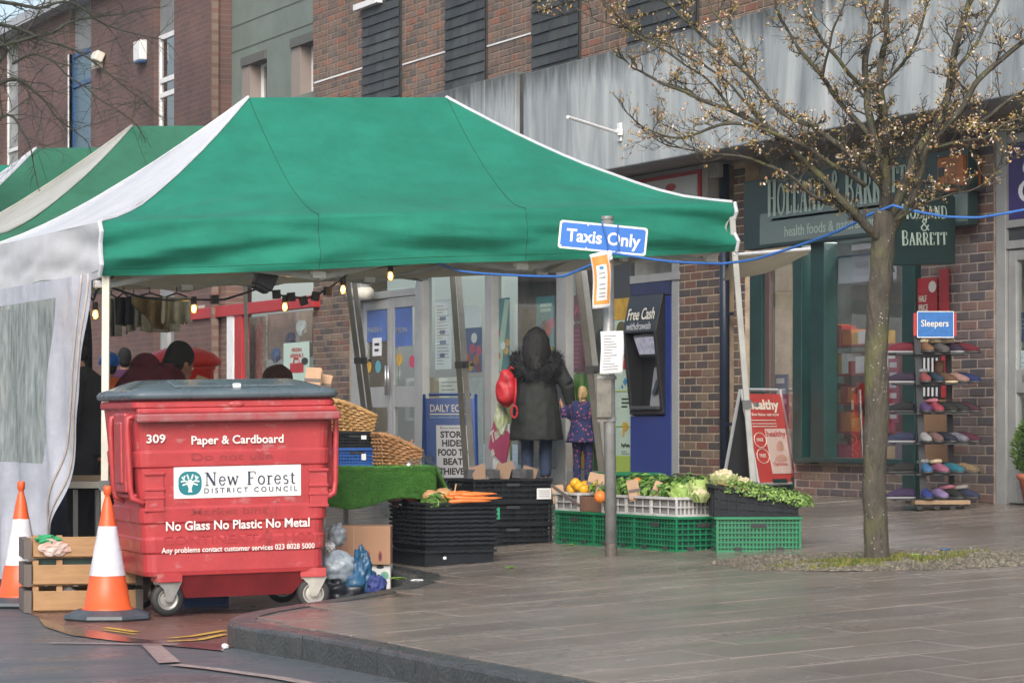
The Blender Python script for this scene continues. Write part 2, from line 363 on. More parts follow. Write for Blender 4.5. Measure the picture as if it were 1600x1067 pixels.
# ------------------------------------------------------------------ setting materials
def wet(m, lo, hi, scale, stretch=(1, 1, 1)):
    nt = m.node_tree; b = nt.nodes['Principled BSDF']; L = nt.links.new
    g = N(nt, 'ShaderNodeNewGeometry'); mp = N(nt, 'ShaderNodeMapping'); mp.inputs['Scale'].default_value = stretch
    nz = N(nt, 'ShaderNodeTexNoise'); nz.inputs['Scale'].default_value = scale; nz.inputs['Detail'].default_value = 5; nz.inputs['Roughness'].default_value = .6
    mr = N(nt, 'ShaderNodeMapRange'); mr.inputs[1].default_value = .32; mr.inputs[2].default_value = .68; mr.inputs[3].default_value = lo; mr.inputs[4].default_value = hi
    L(g.outputs['Position'], mp.inputs[0]); L(mp.outputs[0], nz.inputs['Vector']); L(nz.outputs[0], mr.inputs[0]); L(mr.outputs[0], b.inputs['Roughness'])
    return m
m_slab = wet(M_random('wet_stone_slab', [(.192, .165, .14), (.189, .164, .141), (.195, .166, .14), (.187, .162, .14)], noise=.22, nscale=3, bump=.35, bscale=160, spec=.5, stretch=(.5, 1.7, 1)), .06, .33, 1.3, (.5, 3, 1))
m_bed = wet(M('wet_mortar_bed', (.11, .097, .088), noise=.4, nscale=14), .15, .55, 2)
m_road = wet(M('wet_asphalt', (.105, .12, .132), noise=.35, nscale=150, bump=.7, bscale=260, spec=.5), .16, .5, 1.1, (1, 2, 1))
m_bay = wet(M('wet_red_surfacing', (.2, .1, .075), noise=.35, nscale=60, bump=.5, bscale=200, col2=(.12, .075, .065)), .1, .42, 1.3)
m_kerb = wet(M('wet_kerb_stone', (.062, .066, .067), noise=.45, nscale=9, bump=.5, bscale=60, col2=(.035, .039, .04)), .12, .45, 2)
m_yellow = M('yellow_road_paint', (.6, .4, .06), .4, noise=.45, nscale=30)
m_oldwhite = M('worn_white_road_paint', (.4, .36, .33), .35, noise=.5, nscale=26, col2=(.11, .11, .11))
m_water = M('puddle_water', (.06, .064, .066), .17, spec=.5)

KERB = [(-30, 4.64), (8.9, 4.65), (11.3, 4.64), (12.3, 4.62), (12.8, 4.57), (13.1, 4.56), (13.3, 4.59), (13.45, 4.65), (13.6, 4.74), (13.78, 4.92), (13.95, 5.2), (14.2, 5.62), (14.5, 5.98), (14.85, 6.28), (15.3, 6.48), (16, 6.56), (40, 6.6), (160, 6.6)]
def kd(s):
    for (s0, d0), (s1, d1) in zip(KERB, KERB[1:]):
        if s0 <= s <= s1: return d0 + (d1 - d0) * (s - s0) / (s1 - s0)
    return 6.6
mb = MB(); mb.poly([(-90, -40, 0), (60, -40, 0), (60, 260, 0), (-90, 260, 0)])
tag(mb.build('road', m_road), kind='structure')
# red loading bay behind the build-out, its edge against the asphalt runs from the kerb nose to the left
mb = MB(); e0 = ong(348, 1012, 0); e1 = ong(240, 1002, 0); e2 = ong(110, 985, 0); e3 = ong(20, 948, 0); e4 = ong(-200, 905, 0)
poly = [(4.6, 13.1), (e0.x, e0.y), (e1.x, e1.y), (e2.x, e2.y), (e3.x, e3.y), (e4.x, e4.y), (e4.x + 1.0, 60), (6.62, 60), (6.62, 15.9), (6.5, 15.2), (6.3, 14.8), (5.65, 14.15), (4.95, 13.75), (4.7, 13.5)]
mb.poly([(x, y, .004) for x, y in poly]); tag(mb.build('loading_bay', m_bay), kind='structure')
def strip(name, mat, pts, w, z=.008):
    mb = MB(); P_ = [ong(x, y, 0) for x, y in pts]
    for i in range(len(P_) - 1):
        a, b = P_[i], P_[i + 1]; t = (b - a).normalized(); n = V((-t.y, t.x, 0)) * w / 2
        mb.poly([(a - n).xy.to_3d() + V((0, 0, z)), (a + n).xy.to_3d() + V((0, 0, z)), (b + n).xy.to_3d() + V((0, 0, z)), (b - n).xy.to_3d() + V((0, 0, z))])
    return tag(mb.build(name, mat), kind='structure')
strip('road_line', m_oldwhite, [(78, 1006), (180, 1007), (275, 1009)], .05)
strip('road_line', m_oldwhite, [(272, 1040), (330, 1046), (430, 1060), (560, 1083)], .075)
mb = MB()
q = [ong(x, y, 0) for x, y in [(222, 1010), (252, 1010), (282, 1036), (248, 1038)]]
mb.poly([(p.x, p.y, .0085) for p in q]); tag(mb.build('road_marking', m_oldwhite), kind='structure')
strip('yellow_line', m_yellow, [(165, 982), (213, 989)], .05, .009); strip('yellow_line', m_yellow, [(163, 986), (213, 993)], .03, .0095)
strip('yellow_line', m_yellow, [(262, 999), (300, 996), (352, 987)], .05, .0098); strip('yellow_line', m_yellow, [(262, 1004), (310, 1002), (352, 993)], .05, .0102)
mb = MB()
q = [ong(x, y, 0) for x, y in [(60, 966), (110, 983), (150, 986), (205, 998), (262, 1003), (349, 1007), (349, 1018), (310, 1014), (240, 1008), (170, 1001), (110, 993), (70, 980)]]
mb.poly([(p.x, p.y,   .0062) for p in q]); tag(mb.build('puddle', m_water), kind='structure')

if HAZE > 0:
    mb = MB(); mb.bx((-96, -46, -1.2), (66, 266, 11.2)); hz = tag(mb.build('haze', None), kind='stuff'); hm = bpy.data.materials.new('added_haze'); hm.use_nodes = True; hn = hm.node_tree; hn.nodes.clear()
    vo_ = N(hn, 'ShaderNodeVolumePrincipled'); vo_.inputs['Color'].default_value = (.86, .93, 1, 1); vo_.inputs['Density'].default_value = HAZE; vo_.inputs['Anisotropy'].default_value = .2
    ho = N(hn, 'ShaderNodeOutputMaterial'); hn.links.new(vo_.outputs[0], ho.inputs['Volume']); hz.data.materials.clear(); hz.data.materials.append(hm); hz.display_type = 'WIRE'
# pavement: bed sheet, slabs as pieces of it, kerb stones
SS = [-30, -10, 0, 4, 8, 10, 11.3, 12.3] + [12.5 + .1 * i for i in range(36)] + [16.2, 18, 25, 40, 80, 160]
mb = MB()
for s0, s1 in zip(SS, SS[1:]):
    for k in range(4):
        def P_(s, k): d = kd(s) + .02 + (14.6 - kd(s) - .02) * k / 4; return (d, s, gh(d) - .008)
        mb.add([P_(s0, k), P_(s0, k + 1), P_(s1, k + 1), P_(s1, k)], [(0, 1, 2, 3)])
pavement = tag(mb.build('pavement', m_bed), kind='structure')
SL = V((.6, .45)); TREE = ong(1371, 874); 
pit = [(1112, 880), (1180, 869), (1330, 863), (1480, 859), (1600, 862), (1700, 868), (1680, 880), (1500, 888), (1300, 893), (1180, 890)]
pitw = [ong(*p) for p in pit]
def inpoly(x, y, P_):
    c = False; j = len(P_) - 1
    for i in range(len(P_)):
        if (P_[i].y > y) != (P_[j].y > y) and x < (P_[j].x - P_[i].x) * (y - P_[i].y) / (P_[j].y - P_[i].y) + P_[i].x: c = not c
        j = i
    return c
def in_pit(x, y): return all(inpoly(x + a, y + b, pitw) for a in (-.32, .32) for b in (-.25, .25))
slab_mb = MB(); b_ = .003; w_, h_ = .6 - .006, .45 - .006
vs = [(-w_/2, -h_/2, -.02), (w_/2, -h_/2, -.02), (w_/2, h_/2, -.02), (-w_/2, h_/2, -.02), (-w_/2, -h_/2, -.003), (w_/2, -h_/2, -.003), (w_/2, h_/2, -.003), (-w_/2, h_/2, -.003),
      (-w_/2 + b_, -h_/2 + b_, 0), (w_/2 - b_, -h_/2 + b_, 0), (w_/2 - b_, h_/2 - b_, 0), (-w_/2 + b_, h_/2 - b_, 0)]
slab_mb.add(vs, [(0, 1, 5, 4), (1, 2, 6, 5), (2, 3, 7, 6), (3, 0, 4, 7), (4, 5, 9, 8), (5, 6, 10, 9), (6, 7, 11, 10), (7, 4, 8, 11), (8, 9, 10, 11)])
slab_me = slab_mb.mesh('slab', m_slab)
slabs = []
SLOPE = math.atan(PS)
for j in range(-10, 60):
    s = 6 + j * .45
    for i in range(-2, 14):
        d = 4.9 + i * .6 + (.3 if j % 2 else 0) + .05
        lim = max(kd(s - .225), kd(s + .225)) + .147; wx = 1.0
        if d + .3 < lim + .05 or d > 12.9 or in_pit(d, s): continue
        if d - .3 < lim: wx = (d + .3 - lim) / .6; d = (d + .3 + lim) / 2          # cut slab against the kerb
        dep = d * st + s * ct; lat = d * ct - s * st
        px = CX + F * lat / max(dep, .5)
        vis = dep > 9.5 and -100 < px < 1680
        slabs.append((0 if vis else 1, dep, d, s, wx))
slabs.sort()
slab_far = MB()
for n_, (v_, dep, d, s, wx) in enumerate(slabs):
    tilt = (rnd.uniform(-.003, .003), rnd.uniform(-.003, .003)); dz = rnd.uniform(-.0008, .0008)
    mm = Matrix.Translation((d, s, gh(d) + dz)) @ Matrix.Rotation(-SLOPE + tilt[0], 4, 'Y') @ Matrix.Rotation(tilt[1], 4, 'X') @ Matrix.Diagonal((wx, 1, 1, 1))
    if n_ < 300:
        o = bpy.data.objects.new('slab', slab_me); COL.objects.link(o); o.parent = pavement; o.matrix_local = mm
    else:
        slab_far.rv = rnd.random(); slab_far.add([mm @ p for p in slab_mb.v], slab_mb.f)
tag(slab_far.build('paving_slabs', m_slab, pavement, rndattr=True), kind='stuff')
kerb = bpy.data.objects.new('kerb', None); COL.objects.link(kerb); tag(kerb, kind='structure')
line = [V((kd(s), s)) for s in [-30 + .3 * i for i in range(141)] + [12.3 + .04 * i for i in range(93)] + [16.02 + .3 * i for i in range(160)]]
acc, cur, stones = 0, [line[0]], []
for a, b in zip(line, line[1:]):
    acc += (b - a).length; cur.append(b)
    if acc > .88: stones.append(cur); cur = [b]; acc = 0
for k, seg in enumerate(stones):
    if seg[-1].y < 6 or seg[0].y > 34: continue
    mb = MB(); rings = []
    n = len(seg); dz = rnd.uniform(-.002, .002)
    for i, p in enumerate(seg):
        t = (seg[min(i + 1, n - 1)] - seg[max(i - 1, 0)]).normalized(); o_ = V((t.y, -t.x))           # towards the pavement
        if i == 0: p = p + t * .005
        if i == n - 1: p = p - t * .005
        zt = gh(p.x) + .003 + dz
        rings.append([V((p.x + o_.x * w, p.y + o_.y * w, z)) for w, z in ((0, -.04), (0, zt - .022), (.006, zt - .008), (.018, zt - .001), (.14, zt), (.14, -.04))])
    mb.loft(rings); mb.build('kerb_stone', m_kerb, kerb)
# tree pit: gravel bed and moss
mb = MB(); mb.poly([(p.x, p.y, gh(p.x) + .0022) for p in pitw]); tag(mb.build('soil', M('wet_soil', (.075, .068, .05), .6, noise=.5, nscale=30, bump=.6)), kind='structure')
mb = MB(); x0, x1 = min(p.x for p in pitw) - .2, max(p.x for p in pitw) + .2; y0, y1 = min(p.y for p in pitw) - .2, max(p.y for p in pitw) + .2; n = 0
while n < 8500:
    x, y = rnd.uniform(x0, x1), rnd.uniform(y0, y1)
    jx, jy = .1 * mnoise.noise(V((x * 3, y * 3, 0))), .1 * mnoise.noise(V((x * 3, y * 3, 7)))
    if not inpoly(TREE.x + (x + jx - TREE.x) * .965, TREE.y + (y + jy - TREE.y) * .93, pitw): continue
    n += 1; r_ = rnd.uniform(.004, .011); mb.rv = rnd.random(); w = rnd.uniform(0, 6.28)
    c = V((x, y, gh(x) + .0015 + r_ * .1)); k = [V((math.cos(w + a) * r_ * rnd.uniform(.8, 1.3), math.sin(w + a) * r_ * rnd.uniform(.8, 1.3), rnd.uniform(-.1, .1) * r_)) for a in (0, 1.26, 2.5, 3.77, 5.0)]
    mb.add([c + p for p in k] + [c + V((0, 0, r_ * .75)), c - V((0, 0, r_ * .5))], [(i, (i + 1) % 5, 5) for i in range(5)])
tag(mb.build('gravel', M_random('wet_gravel', [(.14, .12, .085), (.1, .088, .066), (.18, .155, .115), (.075, .068, .055), (.24, .21, .16), (.12, .11, .09)], rough=.3, bump=0, spec=.5), rndattr=True), kind='stuff')
mb = MB(); n = 0
while n < 3200:
    x, y = TREE.x + rnd.gauss(-.05, .3), TREE.y + rnd.gauss(-.1, .14)
    if not inpoly(x, y, pitw) or math.hypot(x - TREE.x, y - TREE.y) < .07: continue
    if mnoise.noise(V((x * 5, y * 5, 1))) < .02: continue
    n += 1; w = rnd.uniform(0, 6.28); h = rnd.uniform(.008, .028); mb.rv = rnd.random(); c = V((x, y, gh(x) + .003))
    t = V((math.cos(w), math.sin(w), 0)) * .004
    mb.add([c - t, c + t, c + V((rnd.uniform(-.01, .01), rnd.uniform(-.01, .01), h))], [(0, 1, 2)])
tag(mb.build('moss', M_random('moss_green', [(.1, .13, .02), (.16, .17, .03), (.06, .09, .02), (.2, .17, .05)], bump=0), rndattr=True), kind='stuff')

# ------------------------------------------------------------------ buildings
WD = 12.35
m_brick = M_random('brown_brick', [(.13, .088, .074), (.09, .074, .07), (.15, .082, .064), (.18, .135, .1), (.075, .065, .064), (.115, .09, .08), (.15, .105, .08)])
m_brick_up = M_random('orange_brown_brick', [(.19, .115, .085), (.14, .1, .083), (.17, .115, .088), (.11, .09, .08), (.22, .105, .075), (.155, .115, .095), (.12, .1, .09), (.165, .12, .1)], noise=.3)
m_brick_low = M_random('purple_grey_brick', [(.13, .1, .1), (.09, .08, .088), (.18, .115, .1), (.2, .15, .12), (.1, .085, .09), (.15, .12, .11)])
m_mortar = M('pale_mortar', (.46, .37, .27), .9, noise=.35, nscale=8, bump=.3)
m_mortar_up = M('brown_mortar', (.3, .25, .19), .9, noise=.4, nscale=3, bump=.3)
m_mortar_low = M('grey_mortar', (.36, .3, .26), .9, noise=.4, nscale=8, bump=.3)
m_tile = M_random('dark_hanging_tile', [(.04, .045, .045), (.055, .06, .058), (.035, .038, .04), (.05, .052, .05)], rough=.55, noise=.4, nscale=6)
m_grey_alu = M('grey_aluminium', (.3, .31, .31), .4, noise=.2, nscale=3, metal=.0, spec=.5)
m_darkgreen = M('dark_green_paint', (.01, .042, .04), .35, noise=.3, nscale=5)
m_signgreen = M('dark_green_sign', (.012, .03, .03), .35, noise=.3, nscale=2)
m_glass = M_glass('shop_glass', refl=.06); m_glass_hf = M_glass('bright_shop_glass', (.88, .9, .92), refl=.27); m_glass_up = M_glass('upper_glass', (.45, .5, .52), refl=.35)
m_white = M('white_paint', (.7, .71, .72), .5, noise=.12, nscale=4)
m_cream = M('cream_print', (.62, .6, .52), .55, noise=.08)
m_dark = M('dark_interior', (.03, .032, .035), .8)
m_interior = M('shop_interior', (.3, .3, .3), .8, noise=.5, nscale=2.5)

BRK = {}
def brick_mesh(key, mat, L_, H_):
    if key not in BRK:
        mb = MB(); x, y, z, b = .05, L_ / 2, H_ / 2, .004
        vs = [(x, -y, -z), (x, y, -z), (x, y, z), (x, -y, z), (b, -y, -z), (b, y, -z), (b, y, z), (b, -y, z), (0, -y + b, -z + b), (0, y - b, -z + b), (0, y - b, z - b), (0, -y + b, z - b)]
        mb.add(vs, [(0, 4, 5, 1)[::-1], (1, 5, 6, 2)[::-1], (2, 6, 7, 3)[::-1], (3, 7, 4, 0)[::-1], (4, 8, 9, 5)[::-1], (5, 9, 10, 6)[::-1], (6, 10, 11, 7)[::-1], (7, 11, 8, 4)[::-1], (8, 11, 10, 9)])
        BRK[key] = (mb, mb.mesh('brick', mat))
    return BRK[key]
def lay(s0, s1, z0, z1, cH=.075, pitch=.225, flemish=False, keep=None):
    """stretcher (or Flemish) bond laid on a wall facing the street: centre s, centre z, length"""
    out = []; nrow = int((z1 - z0) / cH)
    for r_ in range(nrow):
        z = z0 + (r_ + .5) * cH; s = s0 - (.5 * pitch if r_ % 2 else 0)
        i = 0
        while s < s1:
            L_ = pitch if not (flemish and i % 2) else pitch / 2
            a, b = max(s, s0), min(s + L_, s1)
            if b - a > .05 and (keep is None or keep((a + b) / 2, z)): out.append(((a + b) / 2, z, b - a - .014))
            s += L_; i += 1
    return out
def set_bricks(parent, mat, key, places, d, cH=.075, limit=300, jit=.003):
    L0, H0 = .214, cH - .011
    mb0, me = brick_mesh(key, mat, L0, H0)
    places = sorted(places, key=lambda p: p[0]); far = MB()
    inv = root_matrix(parent).inverted()
    for i, (s, z, L_) in enumerate(places):
        mm = Matrix.Translation((d - rnd.uniform(0, jit), s, z + rnd.uniform(-.001, .001))) @ Matrix.Diagonal((1, L_ / L0, 1, 1))
        if i < limit:
            o = bpy.data.objects.new('brick', me); COL.objects.link(o); o.parent = parent; o.matrix_local = inv @ mm
        else:
            far.rv = rnd.random(); far.add([mm @ p for p in mb0.v], mb0.f)
    if far.v: tag(far.build('brickwork', mat, parent, world=True, rndattr=True), kind='stuff')
    return min(len(places), limit)
def wbox(mb, x0, x1, y0, y1, d, t=.05, yx=None):
    xm = (x0 + x1) / 2 if yx is None else yx
    return mb.bx((d, ws(x1, d), wz(xm, y1, d)), (d + t, ws(x0, d), wz(xm, y0, d)))
def wpanel(root, name, mat, x0, x1, y0, y1, d, t=.03, yx=None, label=None, bev=0):
    mb = MB(); wbox(mb, x0, x1, y0, y1, d, t, yx); o = mb.build(name, mat, root, world=True)
    if label: o['label'] = label
    if bev: bevel(o, bev)
    return o
def zbox(root, name, mat, d0, d1, s0, s1, z0, z1, bev=0):
    mb = MB(); mb.bx((d0, s0, z0), (d1, s1, z1)); o = mb.build(name, mat, root, world=True)
    if bev: bevel(o, bev)
    return o

# --- parade: brick upper storey, hanging tiles, concrete canopy
CD = 11.58
zt, zb = wz(960, 78, CD), wz(1083, 241, CD)
S_R, S_L = 11.5, ws(489, WD)
parade = thing('parade_building', 'brick shopping parade with dark hanging tiles above a streaked concrete canopy', 'building', (WD, 22, 0))
wall = zbox(parade, 'upper_wall', m_mortar_up, WD + .005, WD + .4, S_R, S_L, zb - .02, 8.6)
panels = [(570, 628), (700, 762), (836, 908), (985, 1092), (1330, 1450)]
tp = [(ws(b, WD), ws(a, WD)) for a, b in panels]
def keep(s, z):
    D = WD * st + s * ct; zmax = CH + (HY + 25) / F * D
    return z < zmax
zr0 = zt + .02
pl = []; edges = sorted([(S_R + 4, None)] + [(a, b) for a, b in tp] + [(S_L, None)])
cursor = 17.0
for a, b in sorted(tp) + [(S_L, S_L)]:
    if a > cursor: pl += lay(cursor, a, zr0, 7.0, flemish=True, keep=keep)
    cursor = b
set_bricks(wall, m_brick_up, 'up', pl, WD, limit=300)
for (a, b) in tp:
    pn = zbox(parade, 'tile_panel', M('tile_backing', (.03, .03, .03), .9), WD - .02, WD + .02, a, b, zr0, 7.2)
    k = 0; z = zr0
    while z < 7.1:
        D = WD * st + b * ct
        if z > CH + (HY + 60) / F * D: break
        mb = MB(); n = 5; w = (b - a) / n; off = 0
        for i in range(n):
            y0 = a + w * i + .002; y1 = a + w * (i + 1) - .002; j1 = rnd.uniform(0, .006)
            mb.rv = rnd.random()
            mb.add([(WD - .048 - j1, y0, z), (WD - .048 - j1, y1, z), (WD - .03, y1, z + .135), (WD - .03, y0, z + .135), (WD - .03 - j1, y0, z), (WD - .03 - j1, y1, z)], [(0, 3, 2, 1), (0, 1, 5, 4), (0, 4, 3), (1, 2, 5)])
        mb.build('tile_row', m_tile, pn, world=True, rndattr=True); z += .115
sl = zbox(parade, 'window_sill', m_white, WD - .12, WD, tp[-1][0] if False else ws(603, WD), ws(566, WD), wz(584, 12, WD), wz(584, 3, WD))
for x0, x1, y in ((492, 570, 118), (630, 700, 91), (762, 836, 62)):
    zbox(parade, 'white_flashing', m_white, WD - .012, WD - .002, ws(x1, WD), ws(x0, WD), wz((x0 + x1) / 2, y + 1.2, WD), wz((x0 + x1) / 2, y - 1.2, WD))
# concrete with rain streaks
def M_concrete(key):
    m = M(key, (.3, .32, .335), .75); nt = m.node_tree; b = nt.nodes['Principled BSDF']; L = nt.links.new
    g = N(nt, 'ShaderNodeNewGeometry'); mp = N(nt, 'ShaderNodeMapping'); mp.inputs['Scale'].default_value = (1, 2.3, .38)
    nz = N(nt, 'ShaderNodeTexNoise'); nz.inputs['Scale'].default_value = 1.5; nz.inputs['Detail'].default_value = 9; nz.inputs['Roughness'].default_value = .6; nz.inputs['Distortion'].default_value = .5
    L(g.outputs['Position'], mp.inputs[0]); L(mp.outputs[0], nz.inputs['Vector'])
    cr = N(nt, 'ShaderNodeValToRGB'); e = cr.color_ramp.elements
    e[0].position = .3; e[0].color = (.15, .17, .19, 1); e[1].position = .7; e[1].color = (.46, .48, .48, 1); k = e.new(.5); k.color = (.3, .33, .345, 1)
    L(nz.outputs[0], cr.inputs[0])
    # dark algae under the top edge
    sp = N(nt, 'ShaderNodeSeparateXYZ'); L(g.outputs['Position'], sp.inputs[0])
    n2 = N(nt, 'ShaderNodeTexNoise'); n2.inputs['Scale'].default_value = 5; n2.inputs['Detail'].default_value = 6; mp2 = N(nt, 'ShaderNodeMapping'); mp2.inputs['Scale'].default_value = (1, 2.5, .5); L(g.outputs['Position'], mp2.inputs[0]); L(mp2.outputs[0], n2.inputs['Vector'])
    ad = N(nt, 'ShaderNodeMath', operation='MULTIPLY_ADD'); ad.inputs[1].default_value = .55; ad.inputs[2].default_value = -.27; L(n2.outputs[0], ad.inputs[0])
    sm = N(nt, 'ShaderNodeMath', operation='ADD'); L(sp.outputs['Z'], sm.inputs[0]); L(ad.outputs[0], sm.inputs[1])
    mr = N(nt, 'ShaderNodeMapRange'); mr.inputs[1].default_value = zt - .28; mr.inputs[2].default_value = zt + .02; mr.inputs[3].default_value = 0; mr.inputs[4].default_value = .85; L(sm.outputs[0], mr.inputs[0])
    mx = N(nt, 'ShaderNodeMix', data_type='RGBA'); L(mr.outputs[0], mx.inputs[0]); L(cr.outputs[0], mx.inputs[6]); mx.inputs[7].default_value = (.045, .05, .05, 1)
    L(mx.outputs[2], b.inputs['Base Color'])
    bp = N(nt, 'ShaderNodeBump'); bp.inputs['Strength'].default_value = .3; n3 = N(nt, 'ShaderNodeTexNoise'); n3.inputs['Scale'].default_value = 60; L(g.outputs['Position'], n3.inputs['Vector']); L(n3.outputs[0], bp.inputs['Height']); L(bp.outputs[0], b.inputs['Normal'])
    return m
m_conc = M_concrete('streaked_concrete')
m_soffit = M('grey_soffit', (.3, .29, .28), .8, noise=.25, nscale=2)
sj0, sj1 = ws(817, CD), ws(805, CD)
def fascia(s0, s1, top, lab):
    mb = MB(); mb.box((CD + .06, (s0 + s1) / 2, (zb + top) / 2), (.12, s1 - s0, top - zb)); o = mb.build('concrete_fascia', m_conc, parade, world=True); bevel(o, .012); return o
cuts = [S_R, ws(1740, CD), ws(1600, CD) + .4, ws(1140, CD), sj0]
for a, b in zip(cuts, cuts[1:]): fascia(a + .004, b - .004, zt, '')
fascia(sj1, ws(757, CD) - .004, zt + .05, ''); fascia(ws(757, CD) + .004, ws(560, CD), zt + .05, '')
zbox(parade, 'joint_strip', M('dark_joint', (.06, .06, .055), .8, noise=.4), CD + .05, CD + .15, sj0 + .002, sj1 - .002, zb, zt + .02)
zbox(parade, 'canopy_soffit', m_soffit, CD + .12, WD + .2, S_R, ws(560, CD), zb + .03, zb + .09)
zbox(parade, 'canopy_roof', M('canopy_felt', (.08, .085, .08), .8, noise=.4), CD + .12, WD, S_R, ws(560, CD), zt - .14, zt - .08)
zbox(parade, 'downstand', m_soffit, WD - .12, WD - .01, ws(1142, WD), ws(985, WD), zb - .12, zb + .02)
zbox(parade, 'lintel_band', m_interior, WD + .15, WD + .35, S_R, S_L, 2.98, zb + .02); zbox(parade, 'back_wall', m_interior, 15.2, 15.4, S_R, S_L, 0, 3.6); zbox(parade, 'ceiling', M('ceiling_white', (.5, .5, .48), .8), WD + .3, 15.2, S_R, S_L, 3.05, 3.12)
zbox(parade, 'shop_floor', M('shop_floor', (.2, .19, .17), .5), WD + .1, 15.2, S_R, S_L, gh(WD) + .002, gh(WD) + .02)
zbox(parade, 'roof', M('roof_felt', (.1, .1, .1), .9), WD - .1, 24, S_R, S_L, 8.6, 8.8)
# lit ceiling strips inside the shops, after an added strip that brightens the display
zbox(parade, 'shop_and_fill_strip', M('display_fill_lit', (.9, .9, .9), emit=(1, .97, .92), es=28), 12.62, 12.74, 18.9, 20.5, 2.9, 2.97)
for s in (19.3, 21, 25, 27, 29.2):
    zbox(parade, 'shop_and_fill_strip', M('strip_light_lit', (.9, .9, .9), emit=(1, .97, .9), es=7), 12.9, 14.9, s - .06, s + .06, 2.99, 3.045)

# flag pole socket on the concrete
fp = thing('flagpole_holder', 'short white flagpole slanting from a bracket on the streaked concrete fascia', 'flagpole', onX(968, 207, CD - .03))
a, b = onX(966, 208, CD - .05), onX(966, 208, CD) + V((-.75, .32, .0))
b = at(887, 183, (CD * st + onX(966, 208, CD).y * ct) - .75)
mb = MB(); mb.tube([a, b], .016, 8); o = mb.build('pole', m_white, fp, world=True)
mb = MB(); mb.box(onX(968, 207, CD - .012), (.022, .07, .17)); mb.box(onX(967, 207, CD - .04), (.06, .05, .06)); bevel(mb.build('bracket', m_white, fp, world=True), .006)

# --- piers, each a brick thing of its own
def pier(name, label, s0, s1, z0, z1, mat, mort, key, d=WD, depth=.5, cH=.075, keep=None):
    t = thing(name, label, 'wall', (d, (s0 + s1) / 2, gh(d)))
    zbox(t, 'core', mort, d + .0045, d + depth, s0 + .004, s1 - .004, gh(d) - .05, z1)
    set_bricks(t, mat, key, lay(s0, s1, z0, z1, cH, keep=keep), d, cH); return t
g0 = gh(WD)
pier('brick_pier', 'brown brick pier between the cash machine and the dark pipe', ws(1134, WD), ws(1061, WD), g0, zb, m_brick, m_mortar, 'brown')
pier('brick_pier', 'narrow brick pier between the dark pipe and the health food shop', ws(1164, WD), ws(1146, WD), g0, zb, m_brick, m_mortar, 'brown')
pier('brick_pier', 'brick pier behind the rack of slippers', ws(1553, WD), ws(1431, WD), g0, zb, m_brick_low, m_mortar_low, 'purple')
pier('brick_pier', 'brick pier between the red shop front and the shop with grey double doors', ws(546, WD), S_L, g0, zb, m_brick, m_mortar_up, 'brown')
pier('brick_plinth', 'low purple brick wall under the health food shop window', ws(1410, WD), ws(1240, WD), g0, wz(1320, 721, WD), m_brick_low, m_mortar_low, 'low', cH=.066, depth=.25)
dp = thing('drainpipe', 'dark drainpipe running down between two brick piers', 'drainpipe', (WD - .04, ws(1140, WD), gh(WD)))
mb = MB(); mb.smooth = True; s_ = ws(1139.5, WD); mb.tube([(WD - .05, s_, g0), (WD - .05, s_, zb)], .045, 12); mb.build('pipe', M('dark_blue_pipe', (.012, .02, .04), .4), dp, world=True)
mb = MB()
for z in (1.1, 2.1, 3.1): mb.bx((WD - .06, s_ - .09, z), (WD - .003, s_ + .09, z + .03))
mb.build('pipe_clip', M('dark_blue_pipe'), dp, world=True)

# --- grey rendered building
GD = 12.5
m_render = M('grey_green_render', (.15, .185, .165), .85, noise=.22, nscale=1.2, bump=.25, bscale=60)
grey = thing('rendered_building', 'grey green rendered building with two recessed windows', 'building', (GD, 34, 0))
sg0, sg1 = S_L + .005, ws(362, GD)
w1 = (ws(417, GD), ws(378, GD), wz(400, 170, GD), wz(400, 84, GD)); w2 = (ws(500, GD), ws(455, GD), wz(475, 170, GD), wz(475, 55, GD))
mb = MB()
zz = [0, w1[2], w1[3], w2[3], 9]
mb.bx((GD, sg0, 3.4), (GD + .4, sg1, w1[2])); mb.bx((GD, w1[1], w1[2]), (GD + .4, sg1, w1[3])); mb.bx((GD, w2[1], w1[2]), (GD + .4, w1[0], w1[3]))
mb.bx((GD, w2[1], w1[3]), (GD + .4, sg1, w2[3])); mb.bx((GD, sg0, w2[3]), (GD + .4, sg1, 9)); mb.build('wall', m_render, grey, world=True)
mb = MB()
for z in (w2[3] + .45, w1[3] + .12): mb.bx((GD - .006, sg0, z), (GD - .0005, sg1, z + .015))
mb.build('joint', M('render_joint', (.07, .09, .08), .9), grey, world=True)
def window(root, s0, s1, z0, z1, d, fm, pm, fw=.05, bars=(), name='window'):
    mb = MB(); mb.bx((d, s0, z0), (d + .06, s0 + fw, z1)); mb.bx((d, s1 - fw, z0), (d + .06, s1, z1)); mb.bx((d, s0 + fw, z1 - fw), (d + .06, s1 - fw, z1)); mb.bx((d, s0 + fw, z0), (d + .06, s1 - fw, z0 + fw))
    for f in bars: z = z0 + (z1 - z0) * f; mb.bx((d - .004, s0 + fw, z - fw / 2), (d + .055, s1 - fw, z + fw / 2))
    f = mb.build(name, fm, root, world=True)
    mb = MB(); mb.bx((d + .025, s0 + fw, z0 + fw), (d + .031, s1 - fw, z1 - fw)); mb.build('pane', pm, f, world=True)
    return f
